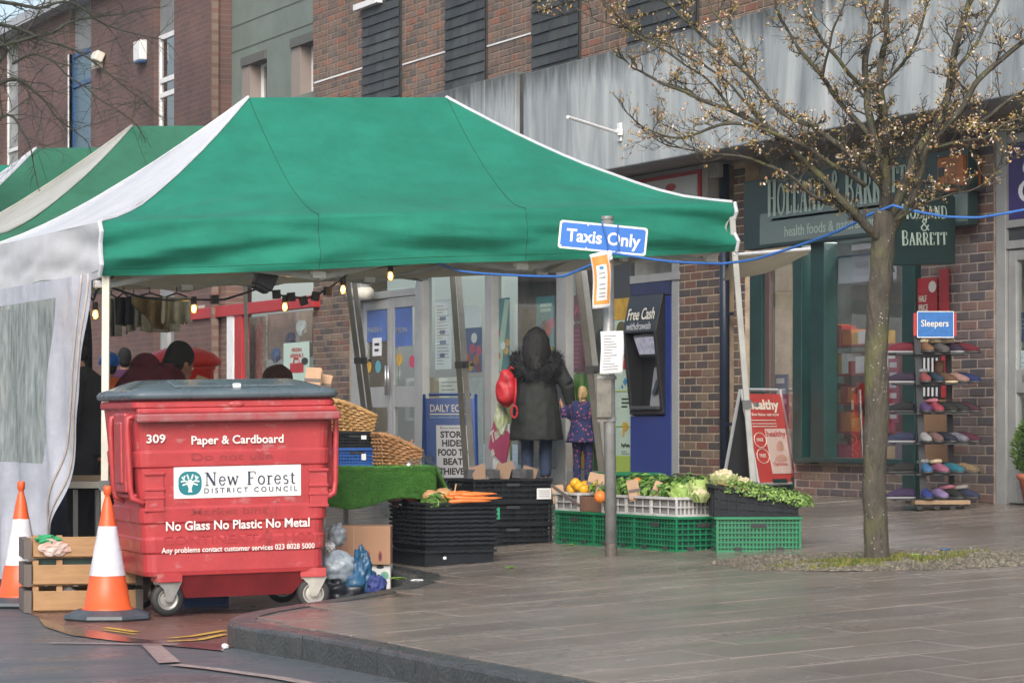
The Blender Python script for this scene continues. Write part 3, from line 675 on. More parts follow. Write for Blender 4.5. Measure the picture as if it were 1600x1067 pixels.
for w in (w1, w2):
    window(grey, w[0] + .04, w[1] - .32, w[2], w[3] - .1, GD + .16, m_white, m_glass_up)
    zbox(grey, 'lintel', M('grey_lintel', (.09, .095, .09), .8), GD - .03, GD + .16, w[0] + .02, w[1] - .02, w[3] - .12, w[3] - .003)
    zbox(grey, 'blind', M('grey_blind', (.3, .32, .31), .8, noise=.5, nscale=4), GD + .3, GD + .33, w[0], w[1] - .3, w[2], w[3] - .1)
    zbox(grey, 'reveal', M('pinkish_reveal', (.24, .2, .18), .8), GD + .004, GD + .2, w[1] - .32, w[1] - .004, w[2], w[3] - .12)

# --- far brick building
def M_bricktex(key, c1, c2, mort, scale=1):
    m = M(key, c1, .85); nt = m.node_tree; b = nt.nodes['Principled BSDF']; L = nt.links.new
    g = N(nt, 'ShaderNodeNewGeometry'); sp = N(nt, 'ShaderNodeSeparateXYZ'); cb = N(nt, 'ShaderNodeCombineXYZ'); L(g.outputs['Position'], sp.inputs[0]); L(sp.outputs['Y'], cb.inputs['X']); L(sp.outputs['Z'], cb.inputs['Y'])
    bt = N(nt, 'ShaderNodeTexBrick'); bt.inputs['Scale'].default_value = 1; bt.inputs['Brick Width'].default_value = .225; bt.inputs['Row Height'].default_value = .075; bt.inputs['Mortar Size'].default_value = .006
    bt.inputs['Color1'].default_value = (*c1, 1); bt.inputs['Color2'].default_value = (*c2, 1); bt.inputs['Mortar'].default_value = (*mort, 1); L(cb.outputs[0], bt.inputs['Vector'])
    nz = N(nt, 'ShaderNodeTexNoise'); nz.inputs['Scale'].default_value = .7; nz.inputs['Detail'].default_value = 6; L(g.outputs['Position'], nz.inputs['Vector'])
    mr = N(nt, 'ShaderNodeMapRange'); mr.inputs[1].default_value = .3; mr.inputs[2].default_value = .7; mr.inputs[3].default_value = .65; mr.inputs[4].default_value = 1.2; L(nz.outputs[0], mr.inputs[0])
    sc = N(nt, 'ShaderNodeVectorMath', operation='SCALE'); L(bt.outputs['Color'], sc.inputs[0]); L(mr.outputs[0], sc.inputs['Scale']); L(sc.outputs[0], b.inputs['Base Color'])
    bp = N(nt, 'ShaderNodeBump'); bp.inputs['Strength'].default_value = .5; bp.inputs['Distance'].default_value = .01; bp.invert = True; L(bt.outputs['Fac'], bp.inputs['Height']); L(bp.outputs[0], b.inputs['Normal'])
    return m
FD = 12.3
far = thing('far_brick_building', 'dark red brick building with tall narrow windows beyond the tents', 'building', (FD, 42, 0))
m_far = M_bricktex('dark_red_brick', (.13, .068, .058), (.09, .056, .052), (.14, .1, .085))
sf0, sf1 = sg1 + .02, 56
zroof = wz(80, 28, FD)
bays = [(ws(272, FD), ws(240, FD)), (ws(142, FD), ws(108, FD)), (ws(28, FD), ws(4, FD))]
mb = MB(); c_ = sf0
for a, b in bays: mb.bx((FD, c_, 0), (FD + .5, a, zroof)); c_ = b
mb.bx((FD, c_, 0), (FD + .5, sf1, zroof)); mb.build('wall', m_far, far, world=True)
zbox(far, 'end_pier', M_bricktex('red_brown_brick', (.15, .082, .062), (.115, .068, .056), (.16, .12, .095)), FD - .1, FD - .003, sf0, ws(331, FD - .1), 0, zroof)
zbox(far, 'roof_edge', M('grey_roof_edge', (.35, .37, .4), .6), FD - .25, FD + 4, sf0, sf1, zroof, zroof + .18)
m_bluewin = M('blue_panel', (.06, .12, .17), .3, noise=.2, nscale=1)
m_blueframe = M('blue_frame', (.02, .07, .19), .4); m_greypan = M('grey_spandrel', (.2, .21, .215), .7, noise=.2, nscale=2)
a, b = bays[0]; zw0, zw1 = wz(256, 240, FD), wz(256, 50, FD)
zbox(far, 'spandrel', m_greypan, FD + .1, FD + .2, a, b, zw1, zroof)
window(far, a, b, zw0, zw1, FD + .08, m_white, m_glass_up, .07, (.5, .62)); zbox(far, 'curtain', M('grey_blind'), FD + .3, FD + .33, a, b, zw0, zw1); zbox(far, 'lower_panel', m_greypan, FD + .1, FD + .2, a, b, 0, zw0)
a, b = bays[1]; zw0, zw1 = wz(125, 260, FD), wz(125, 78, FD)
zbox(far, 'spandrel', m_greypan, FD + .1, FD + .2, a, b, zw1, zroof)
f = window(far, a, b, zw0, zw1, FD + .05, m_blueframe, m_bluewin, .07, (.72,)); zbox(far, 'lower_panel', m_greypan, FD + .1, FD + .2, a, b, 0, zw0)
zbox(far, 'white_edge', m_white, FD - .01, FD + .05, b, b + .05, zw0, zw1)
a, b = bays[2]; window(far, a, b, 3, wz(16, 60, FD), FD + .08, m_white, M('grey_blind'), .06, (.3, .6)); zbox(far, 'spandrel', m_greypan, FD + .1, FD + .2, a, b, wz(16, 60, FD), zroof)
p = onX(219, 82, FD - .1)
ab = thing('alarm_box', 'white alarm box with a blue base high on the dark brick wall', 'alarm box', onX(219, 99, FD))
mb = MB(); mb.box(onX(219, 80, FD - .06), (.12, .34, .3)); bevel(mb.build('case', m_white, ab, world=True), .02)
mb = MB(); mb.box(onX(219, 96, FD - .06), (.11, .32, .07)); bevel(mb.build('base', m_blueframe, ab, world=True), .015)
wl = thing('wall_lamp', 'cream floodlight on the dark brick wall beside the blue window', 'lamp', onX(152, 97, FD))
mb = MB(); mb.box(onX(152, 90, FD - .1), (.14, .3, .16), m=Matrix.Rotation(.4, 4, 'Y')); mb.box(onX(152, 100, FD - .06), (.1, .34, .16)); bevel(mb.build('housing', m_cream, wl, world=True), .02)
mb = MB(); mb.bar(onX(152, 95, FD - .1), onX(152, 95, FD), .05); mb.build('bracket', m_cream, wl, world=True)
# houses that close the street far beyond, behind the tents
end = thing('distant_building', 'pale building closing the street far beyond the tents', 'building', (2, 90, 0))
mb = MB(); mb.bx((-30, 90, 0), (12, 100, 6.2)); mb.build('wall', M_bricktex('pale_brick', (.2, .15, .13), (.17, .13, .11), (.2, .18, .16)), end, world=True)
mb = MB(); mb.prism([(-31, 89, 6.2), (-31, 101, 6.2), (-31, 95, 9.6)], (44, 0, 0)); mb.build('roof', M('brown_tiles', (.12, .08, .07), .8, noise=.3), end, world=True)
for i in range(9):
    for z in (1.2, 3.9):
        x = -27 + i * 4.2; fr = MB(); fr.bx((x, 89.9, z), (x + 1.5, 89.99, z + 1.5)); f = fr.build('window', m_white, end, world=True)
        mb = MB(); mb.bx((x + .1, 89.85, z + .1), (x + 1.4, 89.895, z + 1.4)); mb.build('pane', m_glass_up, f, world=True)
# ------------------------------------------------------------------ shop fronts
m_poster_teal = M('teal_print', (.03, .2, .22), .4, noise=.3, nscale=4)
m_poster_blue = M('blue_print', (.03, .1, .25), .4, noise=.25, nscale=4)
m_maroon = M('maroon_print', (.13, .02, .06), .45, noise=.2, nscale=3)
m_red = M('red_print', (.36, .025, .03), .45, noise=.15, nscale=3)
m_pink = M('pink_print', (.45, .05, .13), .45, noise=.15, nscale=6)
m_paper = M('white_paper', (.66, .67, .68), .6, noise=.06, nscale=4)
m_ink = M('black_ink', (.02, .02, .022), .5)
m_greyink = M('grey_ink', (.25, .26, .27), .6)
m_blue = M('deep_blue_panel', (.02, .04, .2), .4, noise=.15, nscale=3)
m_navy = M('navy_panel', (.02, .028, .09), .4, noise=.15, nscale=3)
m_palegreen = M('pale_mint_print', (.38, .5, .42), .5, noise=.1, nscale=3)
m_lime = M('lime_print', (.3, .42, .08), .5, noise=.15, nscale=3)
m_fruit = {k: M('printed_' + k, c, .5, noise=.35, nscale=8) for k, c in dict(green=(.1, .24, .05), yellow=(.5, .3, .04), olive=(.22, .24, .06), orange=(.42, .14, .03), pale=(.42, .42, .3)).items()}
GP = 12.43                                            # glass plane
def pane(root, x0, x1, y0, y1, d=GP, mat=None, yx=None, name='pane'):
    return wpanel(root, name, mat or m_glass, x0, x1, y0, y1, d, .008, yx)
def post(root, x0, x1, y0, y1, mat, d=WD, t=.12, name='frame', yx=None):
    return wpanel(root, name, mat, x0, x1, y0, y1, d, t, yx, bev=.006)
def lines(root, mat, x0, x1, ys, d, hpx=1.6, jag=.4, name='print'):
    mb = MB()
    for y in ys: wbox(mb, x0, x1 - rnd.uniform(0, jag) * (x1 - x0), y, y + hpx, d, .002)
    return mb.build(name, mat, root, world=True)
def poster(name, label, cat, mat, x0, x1, y0, y1, d=GP + .012, group=None, t=.003):
    p = onX((x0 + x1) / 2, y1, d); r_ = thing(name, label, cat, p, group=group)
    wpanel(r_, 'sheet', mat, x0, x1, y0, y1, d, t); return r_
def blot(root, mat, cx, cy, rx, ry, d, name='print', n=14, t=.002):
    c = onX(cx, cy, d); D = d * st + c.y * ct; hx = (ws(cx - rx, d) - ws(cx + rx, d)) / 2; hz = ry * D / F
    mb = MB(); mb.prism([(d, c.y + math.cos(2 * math.pi * i / n) * hx, c.z + math.sin(2 * math.pi * i / n) * hz) for i in range(n)], (-t, 0, 0)); return mb.build(name, mat, root, world=True)
zf = wz(700, 440, WD) + .35

# --- convenience shop with grey aluminium doors
shop = thing('convenience_shop_front', 'grey aluminium shop front with double doors and postered windows', 'shop front', (WD, ws(750, WD), g0))
yb = 757
for x0, x1 in ((548, 562), (649, 660), (757, 768), (869, 884), (1049, 1060)): post(shop, x0, x1, 390, 772, m_grey_alu)
mb = MB(); mb.bx((WD + .01, ws(1048, WD), zf), (WD + .14, ws(549, WD), zf + .14)); mb.bx((WD + .012, ws(960, WD), g0 + .0), (WD + .1, ws(661, WD), g0 + .14)); bevel(mb.build('rail', m_grey_alu, shop, world=True), .006)
post(shop, 562.5, 648.5, 455, 466, m_grey_alu, name='transom', yx=600)
pane(shop, 562, 649, 392, 455); 
for x0, x1, lab in ((564, 606.5, 'a'), (607.5, 648, 'b')):
    s0, s1 = ws(x1, WD), ws(x0, WD); zt_ = wz(600, 468, WD); fw = .085
    mb = MB(); d0 = WD + .03; z1 = g0 + .03
    mb.bx((d0, s0, z1), (d0 + .05, s0 + fw, zt_)); mb.bx((d0, s1 - fw, z1), (d0 + .05, s1, zt_)); mb.bx((d0 + .001, s0 + fw, zt_ - .11), (d0 + .049, s1 - fw, zt_)); mb.bx((d0 + .001, s0 + fw, z1), (d0 + .049, s1 - fw, z1 + .2))
    dr = mb.build('door', m_grey_alu, shop, world=True); bevel(dr, .005)
    za, zb_ = wz(600, 636, WD), wz(600, 604, WD)
    mb = MB(); mb.bx((d0 + .004, s0 + fw, za), (d0 + .046, s1 - fw, zb_)); mb.build('mid_panel', m_grey_alu, dr, world=True)
    mb = MB(); mb.bx((d0 + .02, s0 + fw, z1 + .2), (d0 + .028, s1 - fw, za)); mb.bx((d0 + .02, s0 + fw, zb_), (d0 + .028, s1 - fw, zt_ - .11)); mb.build('pane', m_glass, dr, world=True)
    h = MB(); sh = s0 + .03 if lab == 'a' else s1 - .03
    h.smooth = True; h.tube([(d0 - .05, sh, g0 + .95), (d0 - .05, sh, g0 + 1.3)], .014, 8); h.build('handle', M('steel', (.5, .5, .5), .3, metal=.9), dr, world=True)
    m = MB(); m.bx((d0 - .004, s0 + .01 if lab == 'a' else s1 - .085, za - .05), (d0 - .0005, s0 + .08 if lab == 'a' else s1 - .015, zb_ + .08)); m.build('push_plate', m_grey_alu, dr, world=True)
for x0, x1 in ((660, 757), (768, 869), (884, 958)): pane(shop, x0, x1, 392, 754)
post(shop, 958, 985, 392, 500, M('dusky_panel', (.05, .055, .06), .5), d=WD + .03, t=.05, name='panel')
# posters and vinyl
pr = poster('notice_sheet', 'long white notice sheet with rows of grey pictures in the window beside the doors', 'notice', m_paper, 680, 705, 468, 577)
lines(pr, m_greyink, 683, 702, range(478, 570, 5), GP + .010, 1.3, .6); lines(pr, m_poster_blue, 687, 699, (495, 516, 532, 552), GP + .009, 6, .5)
pr = poster('white_bag', 'white carrier bag shape stuck high on the window beside the blue poster', 'poster', m_paper, 722, 751, 478, 512)
pr = poster('poster', 'bright blue poster of coloured packets beside the white notice sheet', 'poster', m_poster_blue, 725, 753, 512, 582)
for x, y, c in ((731, 560, 'red_print'), (738, 545, 'pink_print'), (744, 562, 'printed_orange'), (735, 572, 'printed_yellow'), (747, 574, 'maroon_print'), (741, 528, 'white_paper'), (729, 574, 'red_print'), (748, 548, 'pink_print')): blot(pr, MATS[c], x, y, 4.5, 8, GP + .010)
pr = poster('poster', 'teal poster with a white slanting beam in the middle shop window', 'poster', m_poster_teal, 770, 796, 466, 582)
mb = MB(); mb.prism([onX(789, 468, GP + .010), onX(796, 468, GP + .010), onX(783, 580, GP + .010), onX(774, 580, GP + .010)], (-.002, 0, 0)); mb.build('print', m_palegreen, pr, world=True)
for x, y, c in ((791, 548, 'printed_yellow'), (786, 540, 'white_paper'), (779, 556, 'printed_orange'), (793, 535, 'printed_yellow'), (778, 520, 'red_print')): blot(pr, MATS[c], x, y, 3.5, 6, GP + .008)
pr = poster('poster', 'teal poster with a red and violet picture above the woman in the dark coat', 'poster', m_poster_teal, 838, 866, 463, 566)
for x, y, c in ((851, 508, 'maroon_print'), (857, 516, 'red_print'), (847, 514, 'deep_blue_panel'), (861, 505, 'pink_print'), (860, 548, 'printed_yellow'), (853, 556, 'printed_orange')): blot(pr, MATS[c], x, y, 4.5, 8, GP + .010)
lines(pr, m_palegreen, 844, 862, (474, 482), GP + .010, 5, .1)
pr = poster('poster', 'small dusky red poster lettered TA high in the window behind the tent leg', 'poster', m_maroon, 889, 909, 462, 502); wtext('TA', 891, 906, 492, 14, GP + .009, m_pink, pr)
pr = poster('poster', 'maroon poster with pale lines of print in the window near the pole', 'poster', m_maroon, 887, 914, 506, 581); lines(pr, m_pink, 891, 911, range(516, 575, 7), GP + .010, 1.8)
pr = poster('vinyl_picture', 'yellow green fruit picture on the glass behind the red backpack', 'poster', m_fruit['olive'], 769, 800, 586, 754)
for i in range(16): blot(pr, m_fruit[rnd.choice(['green', 'yellow', 'pale', 'olive'])], rnd.uniform(773, 797), rnd.uniform(592, 745), 4, 9, GP + .010 - i * .0006)
pr = poster('vinyl_picture', 'picture of pale green pears and bananas on the glass beside the child', 'poster', m_fruit['green'], 885, 957, 584, 754)
for i in range(12): blot(pr, m_fruit[rnd.choice(['green', 'pale', 'lime' if 0 else 'olive', 'green'])], rnd.uniform(889, 950), rnd.uniform(592, 680), 6, 16, GP + .010 - i * .0006)
for i in range(8): blot(pr, m_fruit['yellow'], rnd.uniform(888, 920), rnd.uniform(690, 748), 5, 14, GP + .002 - i * .0006)
blot(pr, M('bright_pear', (.3, .46, .12), .5, noise=.3, nscale=4), 893, 628, 7, 26, GP - .004)
pr = poster('notice', 'cream notice with a grey picture low in the window above the newspaper board', 'notice', m_cream, 686, 730, 589, 620); lines(pr, m_greyink, 690, 716, (596, 602, 608), GP + .010, 2)
poster('panel_board', 'light grey board standing inside the window behind the newspaper board', 'board', M('pale_board', (.4, .42, .42), .6, noise=.2), 732, 755, 590, 754)
poster('panel_board', 'tan board standing inside the window beside the door jamb', 'board', M('tan_board', (.28, .2, .13), .7, noise=.3), 663, 684, 590, 754)
for i, (x0, x1, y0, y1, mt, lab) in enumerate(((567, 604, 475, 534, 'deep_blue_panel', 'blue vinyl panel on the glass of the first grey door'), (613, 644, 475, 541, 'deep_blue_panel', 'blue vinyl panel on the glass of the second grey door'))):
    pr = poster('door_vinyl', lab, 'poster', M('sky_blue_vinyl', (.06, .13, .38), .35, noise=.35, nscale=2), x0, x1, y0, y1, WD + .045); wtext('INSH' if i == 0 else 'MON', x0 + 6, x1 - 8, 520, 8, WD + .043, m_greyink, pr)
for x, y, c, lab in ((576, 573, 'printed_yellow', 'yellow oval sticker on the grey door glass'), (591, 573, 'teal_sticker', 'pale blue oval sticker on the grey door glass'), (624, 562, 'printed_yellow', 'yellow oval sticker on the second grey door'), (644, 565, 'pink_print', 'pink oval sticker on the second grey door')):
    M('teal_sticker', (.08, .3, .36), .4); r_ = thing('sticker', lab, 'sticker', onX(x, y, WD + .04)); blot(r_, MATS[c], x, y, 4.5, 10, WD + .045, 'disc')
pr = poster('notice', 'small white notice with two dark pictures on the grey door', 'notice', m_paper, 582, 596, 528, 556, WD + .04); lines(pr, m_ink, 585, 594, (536, 545), WD + .038, 4)
# awning lamp over the doors
dl = thing('door_canopy_lamp', 'cream rounded light over the grey double doors', 'lamp', onX(562, 462, WD - .2))
mb = MB(); mb.smooth = True; mb.tube([onX(548, 459, WD - .15), onX(576, 458, WD - .15)], .075, 10); mb.build('housing', m_cream, dl, world=True)
# fascia sign board above, mostly behind the tent
fs = thing('shop_sign', 'white shop sign with a red border above the tent', 'sign', onX(1045, 300, WD - .14))
za, zb_ = wz(1045, 345, WD - .14), wz(1045, 273, WD - .14)
mb = MB(); mb.bx((WD - .14, ws(1094, WD - .14), za), (WD - .05, ws(700, WD - .14), zb_)); mb.build('border', m_red, fs, world=True)
mb = MB(); mb.bx((WD - .15, ws(1090, WD - .14), za + .05), (WD - .141, ws(705, WD - .14), zb_ - .04)); mb.build('face', M('sign_face', (.42, .44, .45), .5), fs, world=True)
blot(fs, m_red, 1048, 293, 8, 6, WD - .152, 'emblem')
wpanel(fs, 'end_panel', m_soffit, 1097, 1106, 268, 400, WD - .13, .12)
wpanel(shop, 'header', M('dark_header', (.05, .052, .055), .7), 700, 1058, 340, 395, WD + .02, .1, yx=1000)

# --- service panel and cash machine
sp = thing('service_panel', 'pale mint panel of service logos beside the cash machine', 'panel', onX(970, 750, WD))
wpanel(sp, 'board', m_palegreen, 958, 985, 500, 757, WD + .02, .05)
wpanel(sp, 'orange_band', m_fruit['yellow'], 958, 985, 466, 499.5, WD + .02, .05); wpanel(sp, 'lime_band', m_lime, 959, 985, 712, 740, WD + .014, .004)
for y in (560, 610, 665): wpanel(sp, 'lime_rule', m_lime, 959, 985, y, y + 1.8, WD + .016, .003)
blot(sp, M('olive_badge', (.1, .09, .03), .5), 971, 514, 7.5, 12, WD + .019, 'badge'); blot(sp, m_red, 975, 565, 7, 12, WD + .019, 'badge')
mb = MB()
for x, y, r_ in ((977, 596, 6), (982, 600, 3), (972, 604, 3)):
    mb.prism([onX(x - r_ * .6, y, WD + .017), onX(x, y + r_, WD + .017), onX(x + r_ * .6, y, WD + .017), onX(x, y - r_, WD + .017)], (-.002, 0, 0))
mb.build('blue_drops', M('cyan_print', (.03, .22, .42), .4), sp, world=True)
lines(sp, m_ink, 971, 983, (622, 628, 634), WD + .016, 2.2); wtext('P', 973, 982, 680, 20, WD + .017, m_fruit['yellow'], sp, .04); wtext('PayPoint', 971, 984, 698, 6, WD + .017, m_ink, sp)
lines(sp, m_greyink, 971, 983, (704, 708), WD + .016, 1.2)

AD = WD - .02
atm = thing('cash_machine', 'blue cash machine with a black sloping surround lettered Free Cash', 'cash machine', onX(1017, 757, AD))
wpanel(atm, 'top_panel', m_navy, 986, 1047, 440, 462, AD + .01, .12); wpanel(atm, 'lower_panel', m_blue, 985, 1048, 650, 772, AD + .01, .12); wpanel(atm, 'side_strip', m_blue, 1039, 1048, 462, 650, AD + .011, .1)
wpanel(atm, 'top_frame', m_grey_alu, 984, 1060, 428, 440, AD, .14)
m_atm = M('black_plastic', (.015, .016, .018), .35, noise=.3, nscale=10); m_atm2 = M('dark_grey_plastic', (.05, .055, .06), .45)
mb = MB(); xa, xb = ws(1038, AD), ws(986, AD)
z0, z1, z2, z3 = wz(1012, 652, AD), wz(1012, 640, AD), wz(1012, 520, AD), wz(1012, 460, AD)
mb.prism([(AD + .1, xa, z0), (AD - .02, xa, z0 + .03), (AD - .02, xa, z1), (AD + .1, xa, z1)], (0, xb - xa, 0))
mb.prism([(AD + .1, xa, z2), (AD - .1, xa, z2), (AD - .02, xa, z3), (AD + .1, xa, z3)], (0, xb - xa, 0))
for a_, b_ in ((xa, xa + .05), (xb - .05, xb)): mb.prism([(AD + .1, a_, z1), (AD - .02, a_, z1), (AD - .1, a_, z2), (AD + .1, a_, z2)], (0, b_ - a_, 0))
mb.bx((AD + .09, xa + .05, z1), (AD + .11, xb - .05, z2)); o = mb.build('surround', m_atm, atm, world=True); bevel(o, .008)
ex = V((0, -1, 0)); 
pc = onX(1010, 540, AD - .05); tilt = Matrix.Rotation(-.35, 4, 'Y')
mb = MB(); mb.box(pc + V((.02, 0, 0)), (.03, .44, .22), m=tilt); bz = mb.build('screen_frame', m_atm2, atm, world=True); bevel(bz, .008)
mb = MB(); mb.box(pc + V((.0, 0, 0.0)), (.012, .38, .17), m=tilt); mb.build('screen', M('lit_screen', (.35, .37, .42), .15, emit=(.6, .62, .7), es=.18, noise=.6, nscale=18, col2=(.08, .06, .18)), bz, world=True)
mb = MB(); pk = onX(1022, 610, AD); mb.prism([(AD + .09, pk.y - .1, wz(1012, 640, AD)), (AD - .0, pk.y - .1, wz(1012, 638, AD)), (AD + .05, pk.y - .1, wz(1012, 575, AD)), (AD + .09, pk.y - .1, wz(1012, 572, AD))], (0, .2, 0)); kp = mb.build('keypad_housing', M('grey_plastic', (.2, .21, .22), .4), atm, world=True); bevel(kp, .006)
mb = MB(); mb.box(pk + V((.03, -.01, .03)), (.04, .07, .14), m=Matrix.Rotation(.35, 4, 'Y')); mb.build('card_slot', m_atm, kp, world=True)
mb = MB(); mb.bx((AD - .05, xa + .06, z1 - .0), (AD + .06, xb - .06, z1 + .035)); bevel(mb.build('shelf', m_atm2, atm, world=True), .006)
sl_ = frame_mtx((AD - .0785, ws(991, AD), wz(991, 501, AD)), (0, -1, 0), (.08, 0, z3 - z2))
text_fit('Free Cash', sl_, .82 * (xb - xa) * .98, .115, m_cream, atm, bold=.012); sl_.translation = (AD - .0995, ws(992, AD), wz(991, 516.5, AD)); text_fit('withdrawals', sl_, .74 * (xb - xa), .075, M('pale_grey_print', (.4, .41, .42), .5), atm, bold=.008)

# --- health food shop
hf = thing('health_food_shop_front', 'dark green shop front with a tall window and glazed door', 'shop front', (WD, ws(1320, WD), g0))
HD = WD - .06
for x0, x1, y0, y1 in ((1171, 1190, 392, 790), (1238, 1252, 385, 722), (1266, 1287, 380, 718), (1409, 1429, 372, 785)): post(hf, x0, x1, y0, y1, m_darkgreen, d=HD, t=.14)
post(hf, 1252.4, 1408.6, 716, 724, m_darkgreen, d=HD - .03, t=.2, name='sill'); post(hf, 1240, 1265, 716, 724, m_darkgreen, d=HD - .028, t=.2, name='sill')
pane(hf, 1287, 1409, 372, 717, yx=1340, mat=m_glass_hf); pane(hf, 1251, 1267, 378, 717, mat=m_glass_hf)
post(hf, 1190.3, 1237.6, 396, 412, m_darkgreen, d=HD + .02, name='door_header'); dr = post(hf, 1191, 1202, 413, 780, M('brown_door_edge', (.09, .06, .055), .6), d=HD + .03, t=.05, name='door_edge')
dg_ = pane(hf, 1202.5, 1237, 413, 780, d=HD + .05, name='door_pane', mat=m_glass_hf); 
wpanel(hf, 'door_rail', m_darkgreen, 1202.5, 1237, 745, 785, HD + .04, .05)
hs = thing('shop_sign', 'long dark green sign board with large pale serif letters', 'sign', onX(1300, 390, HD - .1))
SD = HD - .1; zs0, zs1 = wz(1166, 391, SD), wz(1166, 284, SD)
mb = MB(); mb.bx((SD, ws(1512, SD), zs0), (SD + .1, ws(1162, SD), zs1)); o = mb.build('board', m_signgreen, hs, world=True); bevel(o, .006)
mb = MB(); mb.bx((SD - .006, ws(1512, SD), zs0 + .03), (SD - .001, ws(1188, SD), zs0 + .3)); mb.build('glossy_strip', M('glossy_grey_strip', (.12, .15, .15), .2), hs, world=True)
m_letter = M('pale_green_lettering', (.27, .35, .31), .5)
s0 = ws(1200, SD); zl = wz(1200, 338, SD)
D_ = SD * st + s0 * ct; hH = 54 * D_ / F; wid = s0 - ws(1418, SD)
serif('HOLLAND & BARRETT', hH, m_letter, hs, wall_mtx((SD - .004, s0, zl)), 'lettering', sx=.62, space=.04, caps=.86, width=wid)
mb = MB(); mb.bx((SD - .006, s0 - wid, zl - .05), (SD - .001, s0 - .07, zl - .028)); mb.build('underline', m_letter, hs, world=True)
wtext('health foods & natural remedies', 1226, 1402, 370, 17, SD - .006, m_letter, hs, .006)
# hanging sign that sticks out
HS = 11.75; b0, b1 = at(1396, 300, 20.9), at(1493, 300, 21.3)
hg = thing('hanging_sign', 'dark green projecting sign box with an arched top hung out from the wall', 'sign', (b1.x, b1.y, 2.3))
zt_, zb2 = CH + (HY - 312) * 21 / F, CH + (HY - 416) * 21 / F
ex = (b1 - b0); w_ = ex.length; ex.normalize(); nrm = V((ex.y, -ex.x, 0)) 
if nrm.y > 0: nrm = -nrm
o0 = V((b0.x, b0.y, zb2)); prof = [(0, 0), (w_, 0), (w_, zt_ - zb2)] + [(w_ / 2 + w_ / 2 * math.cos(a) , zt_ - zb2 + .07 * math.sin(a)) for a in [math.pi * i / 10 for i in range(1, 10)]] + [(0, zt_ - zb2)]
mb = MB(); mb.prism([o0 + ex * x + V((0, 0, z)) for x, z in prof], -nrm * .12); bevel(mb.build('box', m_signgreen, hg, world=True), .006)
fm = lambda x, y: frame_mtx(o0 + ex * (x - 1396) / 97 * w_ + nrm * .004 + V((0, 0, CH + (HY - y) * 21.1 / F - zb2)), ex, (0, 0, 1))
serif('HOLLAND', 22 * 21.1 / F, m_letter, hg, fm(1408, 345), sx=.75, caps=.85, width=72 / 97 * w_); serif('&', 18 * 21.1 / F, m_letter, hg, fm(1437, 364), width=16 / 97 * w_); serif('BARRETT', 22 * 21.1 / F, m_letter, hg, fm(1408, 386), sx=.75, caps=.85, width=72 / 97 * w_)
mb = MB(); mb.bar(o0 + ex * w_ * .8 + V((0, 0, zt_ - zb2 + .1)), V((WD - .05, b1.y - .1, zt_ + .1)), .03); mb.bar(o0 + ex * w_ * .8 + V((0, 0, zt_ - zb2 + .11)), o0 + ex * w_ * .8 + V((0, 0, zt_ - zb2 + .03)), .025); mb.build('bracket', m_atm, hg, world=True)
ob = thing('sign_light_box', 'orange box on the brick wall above the projecting sign', 'light box', onX(1480, 300, WD - .1))
mb = MB(); wbox(mb, 1464, 1503, 244, 300, WD - .2, .18); bevel(mb.build('case', M('orange_box', (.3, .1, .025), .5, noise=.3, nscale=4), ob, world=True), .01)
mb = MB(); wbox(mb, 1466, 1474, 262, 276, WD - .206, .005); mb.build('dark_panel', m_atm, ob, world=True)
# display inside the health shop window
ds = thing('window_display', 'red display stand of packets inside the health food shop window', 'display', (13.1, ws(1350, 13.1), g0))
z0 = g0 + .3; sA, sB = ws(1395, 12.8), ws(1296, 12.8)
mb = MB(); mb.bx((12.95, sA, g0 + .02), (13.0, sB, 1.75)); 
for k in range(5): mb.bx((12.68, sA, z0 + k * .25 - .015), (12.95, sB, z0 + k * .25))
mb.build('stand', m_red, ds, world=True)
for k in range(5):
    s = sA + .04
    while s < sB - .1:
        w = rnd.uniform(.08, .17); h = rnd.uniform(.1, .2); mt = rnd.choice([m_red, m_red, m_pink, M('orange_pack', (.5, .15, .03), .5), m_fruit['yellow'], m_paper])
        mb = MB(); mb.bx((12.7, s, z0 + k * .25 + .002), (12.85, s + w - .015, z0 + k * .25 + h)); mb.build('packet', mt, ds, world=True); s += w
for lab, x0, x1, y0, y1, mt in (('pale blue poster hanging inside the health shop door', 1211, 1232, 585, 690, 'blue_print'), ('white poster inside the health shop window beside the tree trunk', 1388, 1404, 560, 660, 'pink_print'), ('pale poster inside the narrow health shop window', 1253, 1264, 620, 700, 'blue_print')):
    pr = poster('poster', lab, 'poster', MATS[mt], x0, x1, y0, y1); lines(pr, m_paper, x0 + 2, x1 - 2, range(y0 + 6, y1 - 6, 16), GP + .009, 8, .3)
pr = poster('banner', 'white hanging banner with a blue edge and an arrow inside the health shop window', 'banner', m_paper, 1305, 1400, 398, 440); wpanel(pr, 'edge', m_poster_blue, 1305, 1400, 396, 399, GP + .008, .003); wtext('VEGAN', 1336, 1356, 419, 9, GP + .009, m_greyink, pr)
mb = MB(); mb.prism([onX(x, y, GP + .010) for x, y in ((1385, 425), (1392, 410), (1399, 425), (1395, 425), (1395, 438), (1389, 438), (1389, 425))], (-.002, 0, 0)); mb.build('arrow', m_ink, pr, world=True)
for x0, x1, lab, t_ in ((1431, 1464, 'red half price poster with a pale spoon on the brick pier', 1), (1467, 1482, 'narrow red poster at the corner of the brick pier', 0)):
    pr = poster('poster', lab, 'poster', m_red, x0, x1, 434 - 14 * (1 - t_), 489, WD - .03, t=.006)
    if t_:
        wtext('HALF', 1436, 1448, 472, 10, WD - .034, m_cream, pr); wtext('PRICE', 1436, 1450, 486, 10, WD - .034, m_cream, pr); blot(pr, m_cream, 1457, 448, 6, 9, WD - .033)
lv = thing('louvre_notice', 'black and white barred notice with a red edge on the brick pier between the slippers', 'notice', onX(1455, 620, WD - .02))
